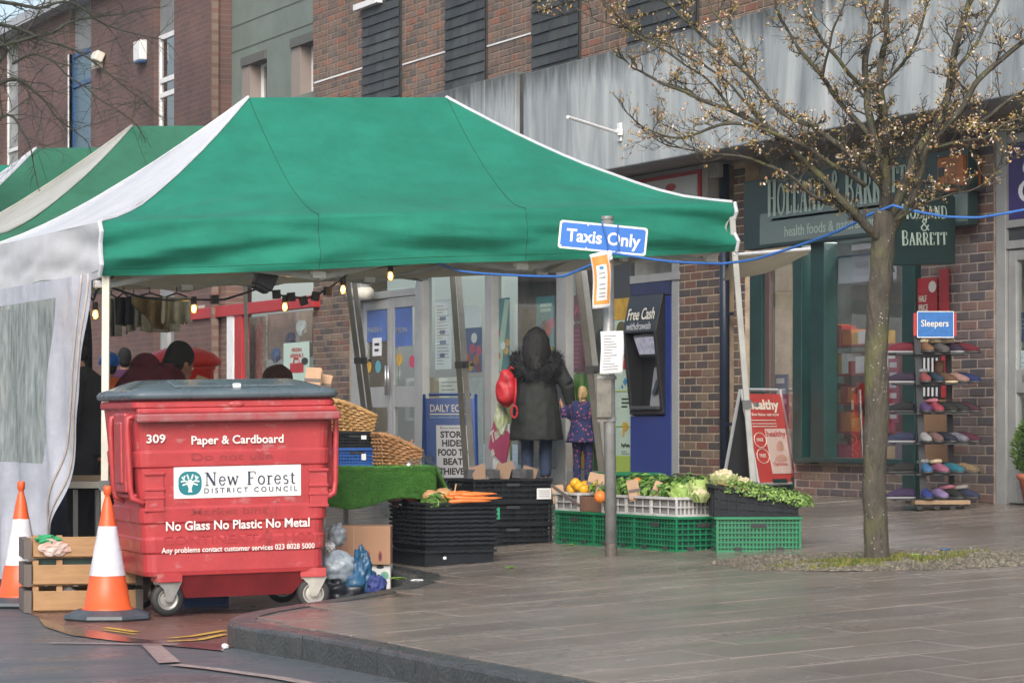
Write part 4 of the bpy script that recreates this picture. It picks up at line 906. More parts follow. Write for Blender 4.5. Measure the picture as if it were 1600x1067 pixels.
for y0, y1 in ((556, 583), (602, 621)):
    wpanel(lv, 'board', m_ink, 1433, 1470, y0, y1, WD - .03, .01); wpanel(lv, 'red_edge', m_red, 1470.5, 1480, y0, y1, WD - .03, .01)
    for k in range(5): wpanel(lv, 'white_bar', m_paper, 1436 + k * 6.5, 1438.5 + k * 6.5, y0 + 3, y1 - 2, WD - .034, .003)
cbd = thing('cardboard_sheet', 'brown cardboard sheet behind the lower shelves of slippers', 'cardboard', onX(1452, 730, WD - .02))
wpanel(cbd, 'sheet', M('brown_cardboard', (.24, .14, .08), .85, noise=.15, nscale=5), 1436, 1480, 624, 722, WD - .06, .01)

# --- shop with the purple sign at the edge
ps = thing('purple_shop_front', 'grey framed shop front with a purple sign and glazed door', 'shop front', (WD, ws(1600, WD), g0))
for x0, x1 in ((1556, 1571), (1700, 1712)): post(ps, x0, x1, 205, 800, m_grey_alu)
post(ps, 1571.4, 1699.6, 210, 224, m_grey_alu, name='rail', yx=1580); post(ps, 1571.4, 1699.6, 344, 356, m_grey_alu, name='rail', yx=1580); post(ps, 1571.4, 1699.6, 376, 389, m_grey_alu, name='rail', yx=1580)
wpanel(ps, 'sign_panel', M('purple_sign', (.05, .035, .15), .5, noise=.15), 1571.5, 1699.5, 224.5, 343.5, WD + .03, .05, yx=1580); wpanel(ps, 'vent', m_atm2, 1571.5, 1699.5, 356.5, 375.5, WD + .03, .05, yx=1580)
s0 = ws(1589, WD + .02); serif('&', 64 * 21 / F, m_white, ps, wall_mtx((WD + .024, s0, wz(1589, 315, WD))), sx=.8, width=.42)
mb = MB(); d0 = WD + .02; s1, s0 = ws(1572, WD), ws(1699, WD); z1 = wz(1580, 391, WD); zm0, zm1 = wz(1580, 614, WD), wz(1580, 577, WD)
mb.bx((d0, s1 - .1, g0 + .01), (d0 + .06, s1 - .003, z1)); mb.bx((d0, s0 + .003, g0 + .01), (d0 + .06, s0 + .1, z1)); mb.bx((d0 + .002, s0 + .1, z1 - .08), (d0 + .058, s1 - .1, z1)); mb.bx((d0 + .002, s0 + .1, zm0), (d0 + .058, s1 - .1, zm1)); mb.bx((d0 + .002, s0 + .1, g0 + .01), (d0 + .058, s1 - .1, g0 + .12))
dr = mb.build('door', m_grey_alu, ps, world=True); bevel(dr, .006)
mb = MB(); mb.bx((d0 + .03, s0 + .1, g0 + .12), (d0 + .036, s1 - .1, zm0)); mb.bx((d0 + .03, s0 + .1, zm1), (d0 + .036, s1 - .1, z1 - .08)); mb.build('pane', m_glass, dr, world=True)
mb = MB(); mb.bx((d0 - .012, s0 + .3, zm0 + .1), (d0 - .003, s1 - .2, zm0 + .14)); mb.build('letter_plate', M('steel'), dr, world=True)
for lab, x0, x1, y0, y1, mt in (('red leaflet holder in the grey framed door', 1572, 1586, 534, 576, 'pink_print'), ('small white leaflet in the grey framed door', 1588, 1603, 548, 576, 'white_paper'), ('dark blue panel inside the glazed door at the edge', 1574, 1640, 488, 534, 'navy_panel')):
    pr = poster('leaflet', lab, 'leaflet', MATS[mt], x0, x1, y0, y1, WD + .07); lines(pr, m_greyink, x0 + 3, x1 - 2, (y0 + 10, y0 + 18, y0 + 24), WD + .068, 1.5)

# --- red framed shop beyond, and the plain fronts further along
rs = thing('red_shop_front', 'red framed shop front with a dim window of goods', 'shop front', (WD, ws(430, WD), g0))
RD = WD - .1
post(rs, 296, 489, 469, 487, m_red, d=RD, name='fascia', yx=420); post(rs, 354, 364, 488, 760, m_white, d=RD + .02, name='white_post'); post(rs, 366, 377, 488, 760, m_red, d=RD + .02, name='red_post')
pane(rs, 378, 488, 488, 700, name='pane'); wpanel(rs, 'stall_riser', M_bricktex('riser_brick', (.15, .09, .07), (.1, .07, .06), (.2, .17, .14)), 378, 488, 700, 760, WD + .02, .1)
wpanel(rs, 'curtain', M('pinkish_curtain', (.3, .2, .17), .8, noise=.4, nscale=5), 418, 488, 488, 560, WD + .3, .02); wpanel(rs, 'foil_curtain', M('silvery_curtain', (.35, .33, .28), .45, noise=.7, nscale=14, bump=.6), 388, 416, 495, 640, WD + .26, .02)
pr = poster('poster', 'pale green poster of a red handbag lettered fresh arrivals', 'poster', M('pale_green_poster', (.4, .52, .45), .5), 443, 483, 535, 600, WD - .04)
wtext('FRESH', 456, 471, 550, 6, WD - .043, m_red, pr); wtext('ARRIVALS', 453, 474, 559, 6, WD - .043, m_red, pr); wpanel(pr, 'bag_picture', m_red, 453, 474, 567, 582, WD - .044, .003); blot(pr, m_ink, 476, 564, 5, 5.5, WD - .046)
mb = MB(); mb.tube([onX(459, 567, WD - .044), onX(460, 560, WD - .044), onX(467, 560, WD - .044), onX(468, 567, WD - .044)], .012, 5); mb.build('bag_picture_handle', m_red, pr, world=True)
for x, y, r_, c, lab in ((472, 512, 10, 'white_paper', 'pale paper flower hanging in the red framed window'), (455, 531, 10, 'navy_panel', 'dark round hat in the red framed window'), (432, 555, 11, 'blue_frame', 'blue flowers in the red framed window')):
    r0 = thing('window_ornament', lab, 'ornament', onX(x, y, WD + .15)); mb = MB(); mb.ell(onX(x, y, WD + .15), (.05, .16, .1), 10, 6, bump=.5); mb.build('shape', MATS[c], r0, world=True)
bw = thing('brick_shop', 'dark brick shop wall with narrow grey windows behind the red post box', 'shop front', (WD, ws(270, WD), g0))
zbox(bw, 'wall', M_bricktex('front_brick', (.14, .08, .065), (.1, .065, .058), (.2, .16, .13)), WD, WD + .3, ws(353, WD), ws(322, WD), g0, 3.4)
zbox(bw, 'wall', MATS['front_brick'], WD, WD + .3, ws(222, WD), ws(120, WD), g0, 3.4)
for x0, x1 in ((222, 232), (252, 262), (287, 298), (312, 322)): post(bw, x0, x1, 470, 720, m_grey_alu, name='frame')
pane(bw, 223, 321, 470, 700); wpanel(bw, 'sign_band', m_maroon, 222, 322, 470, 492, WD - .02, .03); wpanel(bw, 'pale_notice', m_cream, 294, 320, 478, 500, WD - .05, .02)
# ------------------------------------------------------------------ gazebos
m_green = M_cloth('green_tent_cloth', (.02, .26, .175), (.32, .38, .3), trans=.32, nscale=2.2, noise=.32, bump=.45)
m_green_old = M_cloth('faded_green_tent_cloth', (.05, .22, .135), (.32, .38, .3), trans=.32, nscale=1.6, noise=.35, bump=.3)
m_wtent = M_cloth('white_tent_cloth', (.8, .83, .88), (.6, .58, .52), trans=.35, nscale=1.4, noise=.1, dirt=(.6, .63, .7))
m_wtent_old = M_cloth('weathered_white_tent_cloth', (.5, .51, .48), (.36, .34, .3), trans=.2, nscale=1.1, noise=.3, dirt=(.33, .33, .29))
m_lining = M_cloth('grey_beige_lining', (.66, .62, .52), (.66, .62, .52), trans=.5, nscale=1.5, noise=.2)
m_pole_c = M('cream_steel', (.55, .54, .47), .4, noise=.15, nscale=6); m_pole_g = M('grey_steel', (.33, .34, .33), .35, noise=.2, nscale=6, metal=.3); m_pole_d = M('dull_brown_steel', (.2, .19, .165), .4, noise=.2, nscale=6)
m_joint = M('pale_plastic', (.62, .63, .64), .4); m_clamp = M('dark_grey_clamp', (.09, .095, .1), .5)
GZ = [(0, 4.9, 9.4), (1, 4.99, 9.68), (2, 5.03, 9.93), (3, 5.05, 10.05), (4, 5.25, 10.1)]
LEGTOP = {}
def gazebo(k, d0, d1, label, grn, wht):
    s0 = 16.6 + 3.02 * k; s1 = s0 + 3.0; lift = .1 * k
    t = thing('market_gazebo', label, 'gazebo', ((d0 + d1) / 2, s0 + 1.5, gh(7)), group='green and white market gazebos in a row')
    zv = lambda x: 2.04 + lift + (x - d0) * .06
    zr = lambda x: 3.385 + lift + .05 * (x - d0 - 1.5)
    def roofz(x, v): e = zv(x) + .34; return e + (zr(x) - e) * (v ** 1.38)
    def corner(x, y):
        o_ = 0
        for cx_, cy_ in ((d0, s0), (d1, s0)): r_ = math.hypot(x - cx_, y - cy_); o_ += .016 * math.exp(-((r_ - .7) / .6) ** 2) * math.sin(24 * math.atan2(y - cy_, abs(x - cx_)) + 2.5 * mnoise.noise(V((x, y, k))))
        return o_ - .03 * math.sin(math.pi * min(1, max(0, (x - d0) / (d1 - d0)))) * math.sin(math.pi * min(1, max(0, (y - s0) / 1.5)))
    wr = lambda x, y: corner(x, y) + .016 * mnoise.noise(V((x * 1.7, y * 3.1, k))) + .006 * mnoise.noise(V((x * 5, y * 9, k + 3)))
    def front(u, v): x = d0 + 1.5 * v + (d1 - d0 - 3 * v) * u; y = s0 + 1.5 * v; return V((x, y, roofz(x, v) + wr(x, y) * (1 - v) * min(1, v * 6)))
    def back(u, v): x = d0 + 1.5 * v + (d1 - d0 - 3 * v) * u; y = s1 - 1.5 * v; return V((x, y, roofz(x, v) + wr(x, y) * .5 * (1 - v)))
    def left(u, v): x = d0 + 1.5 * v; y = s0 + 1.5 * v + (3 - 3 * v) * u; return V((x, y, roofz(x, v) + (wr(y, x) * .4) * (1 - v) * min(1, v * 6)))
    def right(u, v): x = d1 - 1.5 * v; y = s0 + 1.5 * v + (3 - 3 * v) * u; return V((x, y, roofz(x, v) + (wr(y, x) * .4) * (1 - v) * min(1, v * 6)))
    
    mb = MB(); mb.smooth = True; mb.grid(back, 40, 14, flip=True); mb.build('green_roof_panel', grn, t, world=True)
    mb = MB(); mb.smooth = True; mb.grid(left, 24, 20, flip=True); mb.build('white_roof_panel', wht, t, world=True)
    mb = MB(); mb.smooth = True; mb.grid(right, 24, 20); mb.build('white_roof_panel', wht, t, world=True)
    for hx in (0, 1):
        for f in (front, back): mb = MB(); mb.tube([f(hx, v / 12) + V((0, 0, .004)) for v in range(13)], .011, 5); mb.build('piping', wht, t, world=True)
    # seams on the front panel from the ridge ends to the eave
    SEAMU = []
    for xe, xr in ((d0 + 1.45, d0 + 1.5), (d1 - 1.58, d1 - 1.5)):
        pts = []; mb = MB()
        for i in range(16):
            v = i / 15; x = xe + (xr - xe) * v; u = (x - d0 - 1.5 * v) / max(d1 - d0 - 3 * v, .01); pts.append(front(u, v) + V((0, -.001, .002)))
        u_ = (xe - d0) / (d1 - d0); SEAMU.append(u_); mb.tube(pts, .003, 4); mb.build('seam', M('dark_green_thread', (.006, .09, .05), .8), t, world=True)
    def fold(a, w, sd, L_):
        edge = min(a, L_ - a); k_ = math.exp(-edge / .8)
        f = .045 * mnoise.noise(V((a * .9 + w * .5, w * 2.3, sd))) + .03 * math.sin(9 * (w + .55 * (a if a < L_ / 2 else L_ - a))) * k_ + .018 * mnoise.noise(V((a * 2.5 - w * 2, w * 5, sd + 5)))
        return f * 1.5 * (.1 + .9 * math.sin(math.pi * min(1, w * .8 + .03)))
    def vfront(u, w): x = d0 + (d1 - d0) * u; z = zv(x) + .34 * (1 - w) - .012 * math.sin(math.pi * ((u * 2) % 1)) * w; return V((x, s0 + .04 * w - .05 * math.sin(math.pi * min(1, w * .8)) - fold(x - d0, w, k, d1 - d0), z))
    def vback(u, w): x = d0 + (d1 - d0) * u; z = zv(x) + .34 * (1 - w); return V((x, s1 + .012 - .03 * w, z))
    def vside(xx, sg):
        def f(u, w):
            y = s0 + 3 * u; z = zv(xx) + .34 * (1 - w) - .02 * math.sin(math.pi * ((u * 2) % 1)) * w
            return V((xx + sg * (-.03 * w + fold(3 * u, w, k + 9, 3.0) * .45), y, z))
        return f
    if k < 4:
        def drape(u, q):                                # roof panel and valance are one cloth that turns over the eave bar
            if q > .42: return front(u, (q - .42) / .58)
            return vfront(u, 1 - q / .42)
        mb = MB(); mb.smooth = True; mb.grid(drape, 100, 44); mb.build('green_roof_panel', grn, t, world=True)
        mb = MB(); mb.smooth = True; mb.grid(vback, 40, 6); mb.build('green_valance', m_lining if k < 3 else grn, t, world=True)
        mb = MB(); mb.smooth = True; mb.grid(vside(d0, -1), 50, 12); mb.build('white_valance', wht, t, world=True)
        mb = MB(); mb.smooth = True; mb.grid(vside(d1, 1), 40, 12, flip=True); mb.build('white_valance', wht, t, world=True)
        mb = MB()
        for (f, L_, nm) in ((vfront, 1, 0), (vside(d0, -1), 1, 0)):
            mb.tube([f(i / 40, .88) + V((0, 0, .001)) for i in range(41)], .0022, 4)
        for u_ in SEAMU: mb.tube([vfront(u_, i / 10) + V((0, -.001, 0)) for i in range(11)], .0026, 4)
        mb.build('hem_stitching', M('dark_green_thread'), t, world=True)
        mb = MB()
        for xx, f in ((d0 - .02, vfront), (d1 + .015, vfront)):
            u = 0 if xx < d0 + 1 else 1; mb.tube([f(u, w / 5) + V((-.012 if u == 0 else .012, -.012, 0)) for w in range(6)], .014, 5)
        mb.build('corner_binding', wht, t, world=True)
    # scissor trusses under the valance
    def truss(p, q, n, mat):
        mb = MB(); p, q = V(p), V(q); dz = V((0, 0, .2))
        for i in range(n):
            a, b = p.lerp(q, i / n), p.lerp(q, (i + 1) / n); mid = a.lerp(b, .5)
            off = V((0, .012, 0)) if abs((q - p).x) > 1 else V((.012, 0, 0))
            mb.bar(a + dz + off, b - V((0, 0, .04)) + off, .016, .032); mb.bar(a - V((0, 0, .04)) - off, b + dz - off, .016, .032)
            for c in ((a, b) if i == 0 else (b,)): jb = MB(); jb.box(c - V((0, 0, .02)), (.09, .06, .045)); bevel(jb.build('truss_joint', m_joint, t, world=True), .005)
        mb.build('truss', mat, t, world=True)
    if k < 2:
        truss((d0 + .06, s0 + .2, zv(d0) - .02), (d1 - .06, s0 + .2, zv(d1) - .02), 3, m_pole_g)
        truss((d0 + .06, s1 - .06, zv(d0) + .02), (d1 - .06, s1 - .06, zv(d1) + .02), 3, m_pole_g)
        truss((d1 - .05, s0 + .06, zv(d1) + .05), (d1 - .05, s1 - .06, zv(d1) + .05), 2, m_pole_g)
        mb = MB(); mb.bar((d0 + .05, s0 + 1.5, zv(d0) + .12), (d1 - .05, s0 + 1.5, zv(d1) + .12), .03); mb.bar(((d0 + d1) / 2, s0 + 1.5, zv(7) + .12), ((d0 + d1) / 2, s0 + 1.5, zr(7) - .2), .03); mb.build('centre_bar', m_pole_g, t, world=True)
    return t
def leg(t, top, bot, mat, w=.042, clamp=.42):
    mb = MB(); mb.bar(top, bot, w, w, up=(.42, .9, 0)); mb.bx(V(bot) - V((.05, .05, 0)), V(bot) + V((.05, .05, .006)))
    l = mb.build('leg', mat, t, world=True); bevel(l, .004)
    c = V(top).lerp(V(bot), clamp + .18); mb = MB(); ax = (V(bot) - V(top)).normalized()
    mb.bar(c - ax * .03, c + ax * .03, w + .02, w + .02, up=(.42, .9, 0)); mb.bar(c + V((.04, -.03, 0)), c + V((.06, -.05, .0)), .03); mb.build('clamp', m_clamp, l, world=True); return l
labs = ['bright green market gazebo with clean white ends covering the vegetable stall', 'faded green gazebo with greyed white end just beyond the bright green one', 'smaller looking faded green gazebo, third in the row towards the far building', 'fourth green gazebo whose roof just shows beyond the third', 'fifth gazebo at the far end of the row hidden behind the others']
gz = [gazebo(k, d0, d1, labs[k], m_green if k in (0, 3) else m_green_old, m_wtent if k in (0, 2, 3) else m_wtent_old) for k, d0, d1 in GZ[:4]]
def ground_at(p): return gh(p.x) if p.x > kd(p.y) else .004
def leg_px(t, xt, yt, xb, D, mat, **kw):
    a = at(xt, yt, D); b = at(xb, HY, D); b.z = ground_at(b); return leg(t, a, b, mat, **kw)
leg(gz[0], (4.955, 16.665, 2.3), (4.93, 16.62, .004), m_pole_c, .046, .5)
leg_px(gz[0], 1143, 330, 1183, 19.02, m_pole_g)
for t_, t2, xt, xb, s in ((gz[0], gz[1], 905, 953, 19.6), (gz[1], gz[2], 710, 737, 22.6), (gz[2], gz[3], 544, 590, 25.6)):
    r_ = ray(xt, HY); D = s / r_.y
    leg_px(t_, xt - 5, 405, xb - 5, D, m_pole_d, w=.05, clamp=.25); leg_px(t2, xt + 5, 405, xb + 5, D + .06, m_pole_g if xt != 544 else m_pole_d, w=.05, clamp=.25)
leg_px(gz[3], 383, 440, 391, 28.6 / ray(380, HY).y, m_pole_c)
for t_, k in ((gz[0], 0), (gz[1], 1), (gz[2], 2)): leg(t_, (GZ[k][1] + .03, 16.6 + 3.02 * k + 2.96, 2.4), (GZ[k][1] + .03, 16.6 + 3.02 * k + 2.96, .004), m_pole_c)
# raised flap towards the shop
fl = thing('tent_flap', 'beige flap raised like an awning from the tent corner towards the health shop', 'flap', (9.7, 17, 2.3))
A, B = at(1145, 398, 19.0), at(1266, 389, 19.25)
def flap(u, v): p = A.lerp(B, u) + FWD * ((.9 - .75 * u) * v); p.z += -.13 * (1 - .8 * u) * v - .04 * math.sin(3.1 * u) * v + .01 * mnoise.noise(V((u * 5, v * 5, 2))); return p
mb = MB(); mb.smooth = True; mb.grid(flap, 14, 14); solid(mb.build('cloth', m_lining, fl, world=True), .004)
mb = MB(); mb.tube([A, B], .012, 6); mb.build('edge_binding', m_wtent, fl, world=True)
# side wall sheet with a clear window on the street side
sw = thing('tent_sidewall', 'white plastic tent side sheet with a cloudy clear window, drawn back at the corner', 'sidewall', (4.86, 18.2, .1))
S0 = 16.66
def wallp(u, v):                                      # u from the corner away, v down
    top = S0 + (19.58 - S0) * u; drawn = .95 * v ** 1.6
    y = top + drawn * (1 - u); z = 2.06 + (.06 - 2.06) * v
    fx = (.03 + .05 * v) * math.sin((y * 1.0 + .35 * v) * 9 + 2 * mnoise.noise(V((y * 2, z, 1)))) * (1 - .55 * u) * min(1, v * 3)
    return V((4.86 - .05 * v - fx * .6 - .015 * mnoise.noise(V((y * 6, z * 2, 4))), y, z))
UW = .28; VW = (.06, .6)
m_side = M_cloth('white_side_sheet', (.58, .61, .7), (.5, .5, .5), trans=.3, noise=.25, nscale=2.2, bump=.35, dirt=(.4, .43, .5))
def M_cloudy(key):
    m = bpy.data.materials.new(key); m.use_nodes = True; nt = m.node_tree; nt.nodes.clear(); L = nt.links.new
    o = N(nt, 'ShaderNodeOutputMaterial'); tr = N(nt, 'ShaderNodeBsdfTransparent'); tr.inputs[0].default_value = (.8, .85, .82, 1); df = N(nt, 'ShaderNodeBsdfPrincipled'); df.inputs['Roughness'].default_value = .25
    tc = N(nt, 'ShaderNodeTexCoord'); mp = N(nt, 'ShaderNodeMapping'); mp.inputs['Scale'].default_value = (1, 3.5, 1.2); mp.inputs['Rotation'].default_value = (.75, 0, 0); nz = N(nt, 'ShaderNodeTexNoise'); nz.inputs['Scale'].default_value = 5; nz.inputs['Detail'].default_value = 7
    L(tc.outputs['Object'], mp.inputs[0]); L(mp.outputs[0], nz.inputs['Vector']); cr = N(nt, 'ShaderNodeValToRGB'); e = cr.color_ramp.elements; e[0].position = .3; e[0].color = (.2, .245, .245, 1); e[1].position = .72; e[1].color = (.4, .45, .45, 1); L(nz.outputs[0], cr.inputs[0]); L(cr.outputs[0], df.inputs['Base Color'])
    bp = N(nt, 'ShaderNodeBump'); bp.inputs['Strength'].default_value = .6; bp.inputs['Distance'].default_value = .03; L(nz.outputs[0], bp.inputs['Height']); L(bp.outputs[0], df.inputs['Normal'])
    mx = N(nt, 'ShaderNodeMixShader'); mx.inputs[0].default_value = .8; L(tr.outputs[0], mx.inputs[1]); L(df.outputs[0], mx.inputs[2]); L(mx.outputs[0], o.inputs[0]); return m
mb = MB(); mb.smooth = True
mb.grid(lambda u, v: wallp(u * UW, v), 26, 70); mb.grid(lambda u, v: wallp(UW + u * (1 - UW), VW[1] + v * (1 - VW[1])), 40, 30); mb.grid(lambda u, v: wallp(UW + u * (1 - UW), v * VW[0]), 40, 5)
mb.build('sheet', m_side, sw, world=True)
mb = MB(); mb.smooth = True; mb.grid(lambda u, v: wallp(UW + u * (1 - UW), VW[0] + v * (VW[1] - VW[0])), 44, 36); mb.build('clear_window', M_cloudy('cloudy_clear_plastic'), sw, world=True)
mb = MB(); mb.smooth = True
for u_ in (.02, .075): mb.tube([wallp(u_, v / 40) + V((-.008, 0, 0)) for v in range(41)], .009, 5)
mb.build('hem', M('beige_zip_tape', (.42, .38, .36), .8, noise=.3), sw, world=True)
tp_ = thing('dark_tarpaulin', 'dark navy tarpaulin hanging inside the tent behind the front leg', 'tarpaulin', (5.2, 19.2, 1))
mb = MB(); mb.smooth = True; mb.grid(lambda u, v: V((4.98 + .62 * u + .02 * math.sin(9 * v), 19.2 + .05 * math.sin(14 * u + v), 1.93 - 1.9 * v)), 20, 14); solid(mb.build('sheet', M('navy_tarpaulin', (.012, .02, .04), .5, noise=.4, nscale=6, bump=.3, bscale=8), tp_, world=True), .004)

# lights, cables, rope
def rope(name, label, cat, pts, r, mat, sag=True, n=8):
    P_ = [at(*p) for p in pts]; out = []
    for a, b in zip(P_, P_[1:]):
        for i in range(n): f = i / n; p = a.lerp(b, f); out.append(p - V((0, 0, .008 * math.sin(math.pi * f) * (b - a).length if sag else 0)))
    out.append(P_[-1]); mb = MB(); mb.smooth = True; mb.tube(out, r, 6); o = mb.build(name, mat); return tag(o, label, cat)
m_rope = M('blue_rope', (.03, .14, .45), .6, noise=.25, nscale=60)
rope('rope', 'blue rope strung from the tent past the sign pole to the tree and beyond', 'rope', [(672, 407, 18.6), (720, 424, 18.2), (800, 430, 17.9), (880, 432, 17.6), (925, 413, 17.45), (953, 395, 17.4), (985, 400, 17.3), (1050, 409, 17.1), (1130, 412, 16.85), (1180, 405, 16.7), (1250, 383, 16.5), (1310, 361, 16.3), (1360, 335, 16.12), (1395, 321, 16.0), (1425, 329, 15.95), (1480, 339, 15.85), (1530, 340, 15.8), (1600, 328, 15.7), (1760, 300, 15.5)], .0085, m_rope, n=5)
rope('rope', 'thin blue rope tied round the taxi sign and its post', 'rope', [(940, 346, 17.38), (948, 372, 17.37), (951, 390, 17.37), (958, 398, 17.37), (967, 390, 17.37), (964, 362, 17.37), (966, 350, 17.39)], .005, m_rope, n=4)
m_cable = M('black_cable', (.012, .014, .018), .5)
cab1 = [(160, 444, 17.6), (215, 463, 17.8), (262, 469, 18), (300, 468, 18.2), (350, 468, 18.4), (400, 452, 18.3), (425, 432, 18.2)]
cab2 = [(425, 455, 18.6), (440, 462, 18.6), (480, 466, 18.7), (500, 458, 18.7), (530, 440, 18.7), (545, 426, 18.7), (575, 420, 18.6), (606, 416, 18.5), (640, 412, 18.5)]
m_bulb = M('glowing_bulb', (1, .8, .5), emit=(1, .68, .3), es=9); m_bulb_hot = M('bulb_filament', (1, .9, .7), emit=(1, .6, .22), es=30)
def string(label, cab, bulbs, socks):
    o = rope('festoon_lights', label, 'string lights', cab, .008, m_cable, n=5)
    for (x, y, D) in bulbs:
        p = at(x, y, D); mb = MB(); mb.smooth = True
        mb.lathe([(.006, .03), (.016, .024), (.026, .005), (.029, -.012), (.022, -.032), (.006, -.042)], 12, p); b = mb.build('bulb', M_glass('bulb_glass', (1, .8, .5), .06), o)
        mb = MB(); mb.ell(p - V((0, 0, .006)), (.009, .009, .022), 8, 6); mb.build('filament', m_bulb_hot, b)
        mb = MB(); mb.lathe([(.018, .075), (.02, .03), (.016, .022)], 10, p); mb.build('socket', m_cable, o)
        l = bpy.data.lights.new('bulb_light', 'POINT'); l.energy = .5; l.color = (1, .7, .38); l.shadow_soft_size = .03
        lo = bpy.data.objects.new('bulb_light', l); COL.objects.link(lo); lo.location = p; lo.parent = o
    for (x, y, D) in socks:
        mb = MB(); mb.box(at(x, y, D), (.045, .045, .06), m=Matrix.Rotation(rnd.uniform(-.5, .5), 4, 'Y')); mb.build('socket', m_cable, o)
    return o
string('black cable sagging under the tent with a glowing bulb by the hanging clothes', cab1, [(303, 481, 18.2)], [(335, 468, 18.3)])
string('black festoon cable with three glowing bulbs rising to the tent edge', cab2, [(445, 478, 18.6), (536, 451, 18.7), (610, 430, 18.5)], [(432, 460, 18.6), (455, 464, 18.6), (474, 470, 18.7), (493, 463, 18.7), (512, 455, 18.7)])
string('single glowing bulb on a cable behind the front tent leg', [(120, 440, 17.7), (146, 470, 17.75), (150, 455, 17.75), (176, 432, 17.8), (160, 444, 17.8)], [(149, 490, 17.75)], [])
fl_ = thing('floodlight', 'black floodlight clipped under the front edge of the tent', 'lamp', at(415, 425, 17.9))
mb = MB(); mb.box(at(414, 437, 17.9), (.13, .09, .12), m=Matrix.Rotation(.45, 4, 'Y')); mb.box(at(408, 448, 17.9), (.1, .1, .06), m=Matrix.Rotation(.45, 4, 'Y')); bevel(mb.build('housing', m_atm, fl_, world=True), .01)
mb = MB(); mb.bar(at(402, 432, 17.88), at(396, 418, 17.88), .03); mb.bar(at(420, 428, 17.88), at(424, 412, 17.9), .025); mb.build('bracket', m_clamp, fl_, world=True)

# ------------------------------------------------------------------ hanging clothes
def garment(label, x0, x1, y0, y1, D, col, shape, i):
    mt = M('fabric_%d' % i, tuple(min(.8, c * 1.6) for c in col), .9, noise=.25, nscale=14, bump=.2, bscale=90)
    t = thing('hanging_garment', label, 'garment', at((x0 + x1) / 2, y0, D), group='clothes hung inside the tent')
    def f(u, v):
        x = x0 + (x1 - x0) * u; b = shape(u); y = y0 + (y1 - y0) * b * v
        p = at(x, y, D); p += FWD * (.05 * math.sin(u * 14 + i) * (.3 + v) + .04 * math.sin(math.pi * u)); return p
    mb = MB(); mb.smooth = True; mb.grid(f, 22, 10); solid(mb.build('cloth', mt, t, world=True), .012)
    mb = MB(); mb.tube([at(x0 + 3, y0 + 1, D), at((x0 + x1) / 2, y0 - 6, D), at(x1 - 3, y0 + 1, D)], .006, 5); mb.tube([at((x0 + x1) / 2, y0 - 6, D), at((x0 + x1) / 2, y0 - 16, D)], .004, 5); mb.build('hanger', m_cable, t, world=True)
garment('grey cream garment hung at the edge beside the front tent leg', 160, 188, 466, 525, 20.4, (.3, .29, .25), lambda u: 1, 0)
garment('dark brown trousers hung in the tent', 180, 206, 464, 509, 20.0, (.03, .032, .04), lambda u: 1 - .1 * abs(u - .5), 1)
garment('cream garment hung behind the olive scarf', 196, 222, 466, 522, 20.5, (.32, .31, .26), lambda u: 1 - .25 * u, 2)
garment('olive brown shawl hanging to a point', 206, 262, 464, 514, 19.9, (.16, .12, .06), lambda u: .2 + .8 * min(1, u * 1.45), 3)
garment('pale green fringed scarf hung nearest the glowing bulb', 254, 298, 464, 508, 19.9, (.36, .36, .3), lambda u: .92 + .06 * math.sin(40 * u), 4)
garment('cream skirt hung low behind the olive shawl', 222, 280, 490, 521, 20.6, (.34, .33, .27), lambda u: .95 - .1 * abs(u - .4), 5)

# ------------------------------------------------------------------ the red wheeled bin
m_binred = M('red_bin_plastic', (.44, .045, .05), .4, noise=.3, nscale=5, col2=(.32, .036, .042), bump=.06, bscale=40, rvar=.1)
def wear(m):                                           # pale scrapes and dark run marks
    nt = m.node_tree; b = nt.nodes['Principled BSDF']; L = nt.links.new; src = b.inputs['Base Color'].links[0].from_socket; tc = N(nt, 'ShaderNodeTexCoord')
    for sc, sz, lo, hi, colr in (((9, 9, 1.1), 1.0, .62, .72, (.085, .02, .025)), ((3, 3, 5), 2.6, .58, .68, (.4, .2, .2)), ((1.2, 1.2, 1.2), 26, .7, .74, (.42, .25, .25))):
        mp = N(nt, 'ShaderNodeMapping'); mp.inputs['Scale'].default_value = sc; nz = N(nt, 'ShaderNodeTexNoise'); nz.inputs['Scale'].default_value = sz; nz.inputs['Detail'].default_value = 7; nz.inputs['Roughness'].default_value = .7
        L(tc.outputs['Object'], mp.inputs[0]); L(mp.outputs[0], nz.inputs['Vector']); mr = N(nt, 'ShaderNodeMapRange'); mr.inputs[1].default_value = lo; mr.inputs[2].default_value = hi; mr.inputs[4].default_value = .6; L(nz.outputs[0], mr.inputs[0])
        mx = N(nt, 'ShaderNodeMix', data_type='RGBA'); L(mr.outputs[0], mx.inputs[0]); L(src, mx.inputs[6]); mx.inputs[7].default_value = (*colr, 1); src = mx.outputs[2]
    L(src, b.inputs['Base Color'])
wear(m_binred)
m_bindark = M('dark_red_bin_base', (.2, .02, .025), .45, noise=.3, nscale=5); m_scuff = M('scuffed_grey_red', (.27, .13, .13), .5, noise=.6, nscale=12, col2=(.3, .03, .04))
m_lid = M('slate_lid_plastic', (.085, .115, .135), .3, noise=.25, nscale=3, rvar=.12); m_rubber = M('black_rubber', (.018, .019, .02), .6, noise=.3, nscale=20); m_steel = M('galvanised_steel', (.42, .42, .4), .38, noise=.25, nscale=14, metal=.7)
bc = at(373, HY, 16.0); binr = thing('wheeled_bin', 'big red wheeled paper and cardboard bin with a slate lid', 'bin', (bc.x, bc.y, .014), -TH + R(20), ry=-R(1.0))
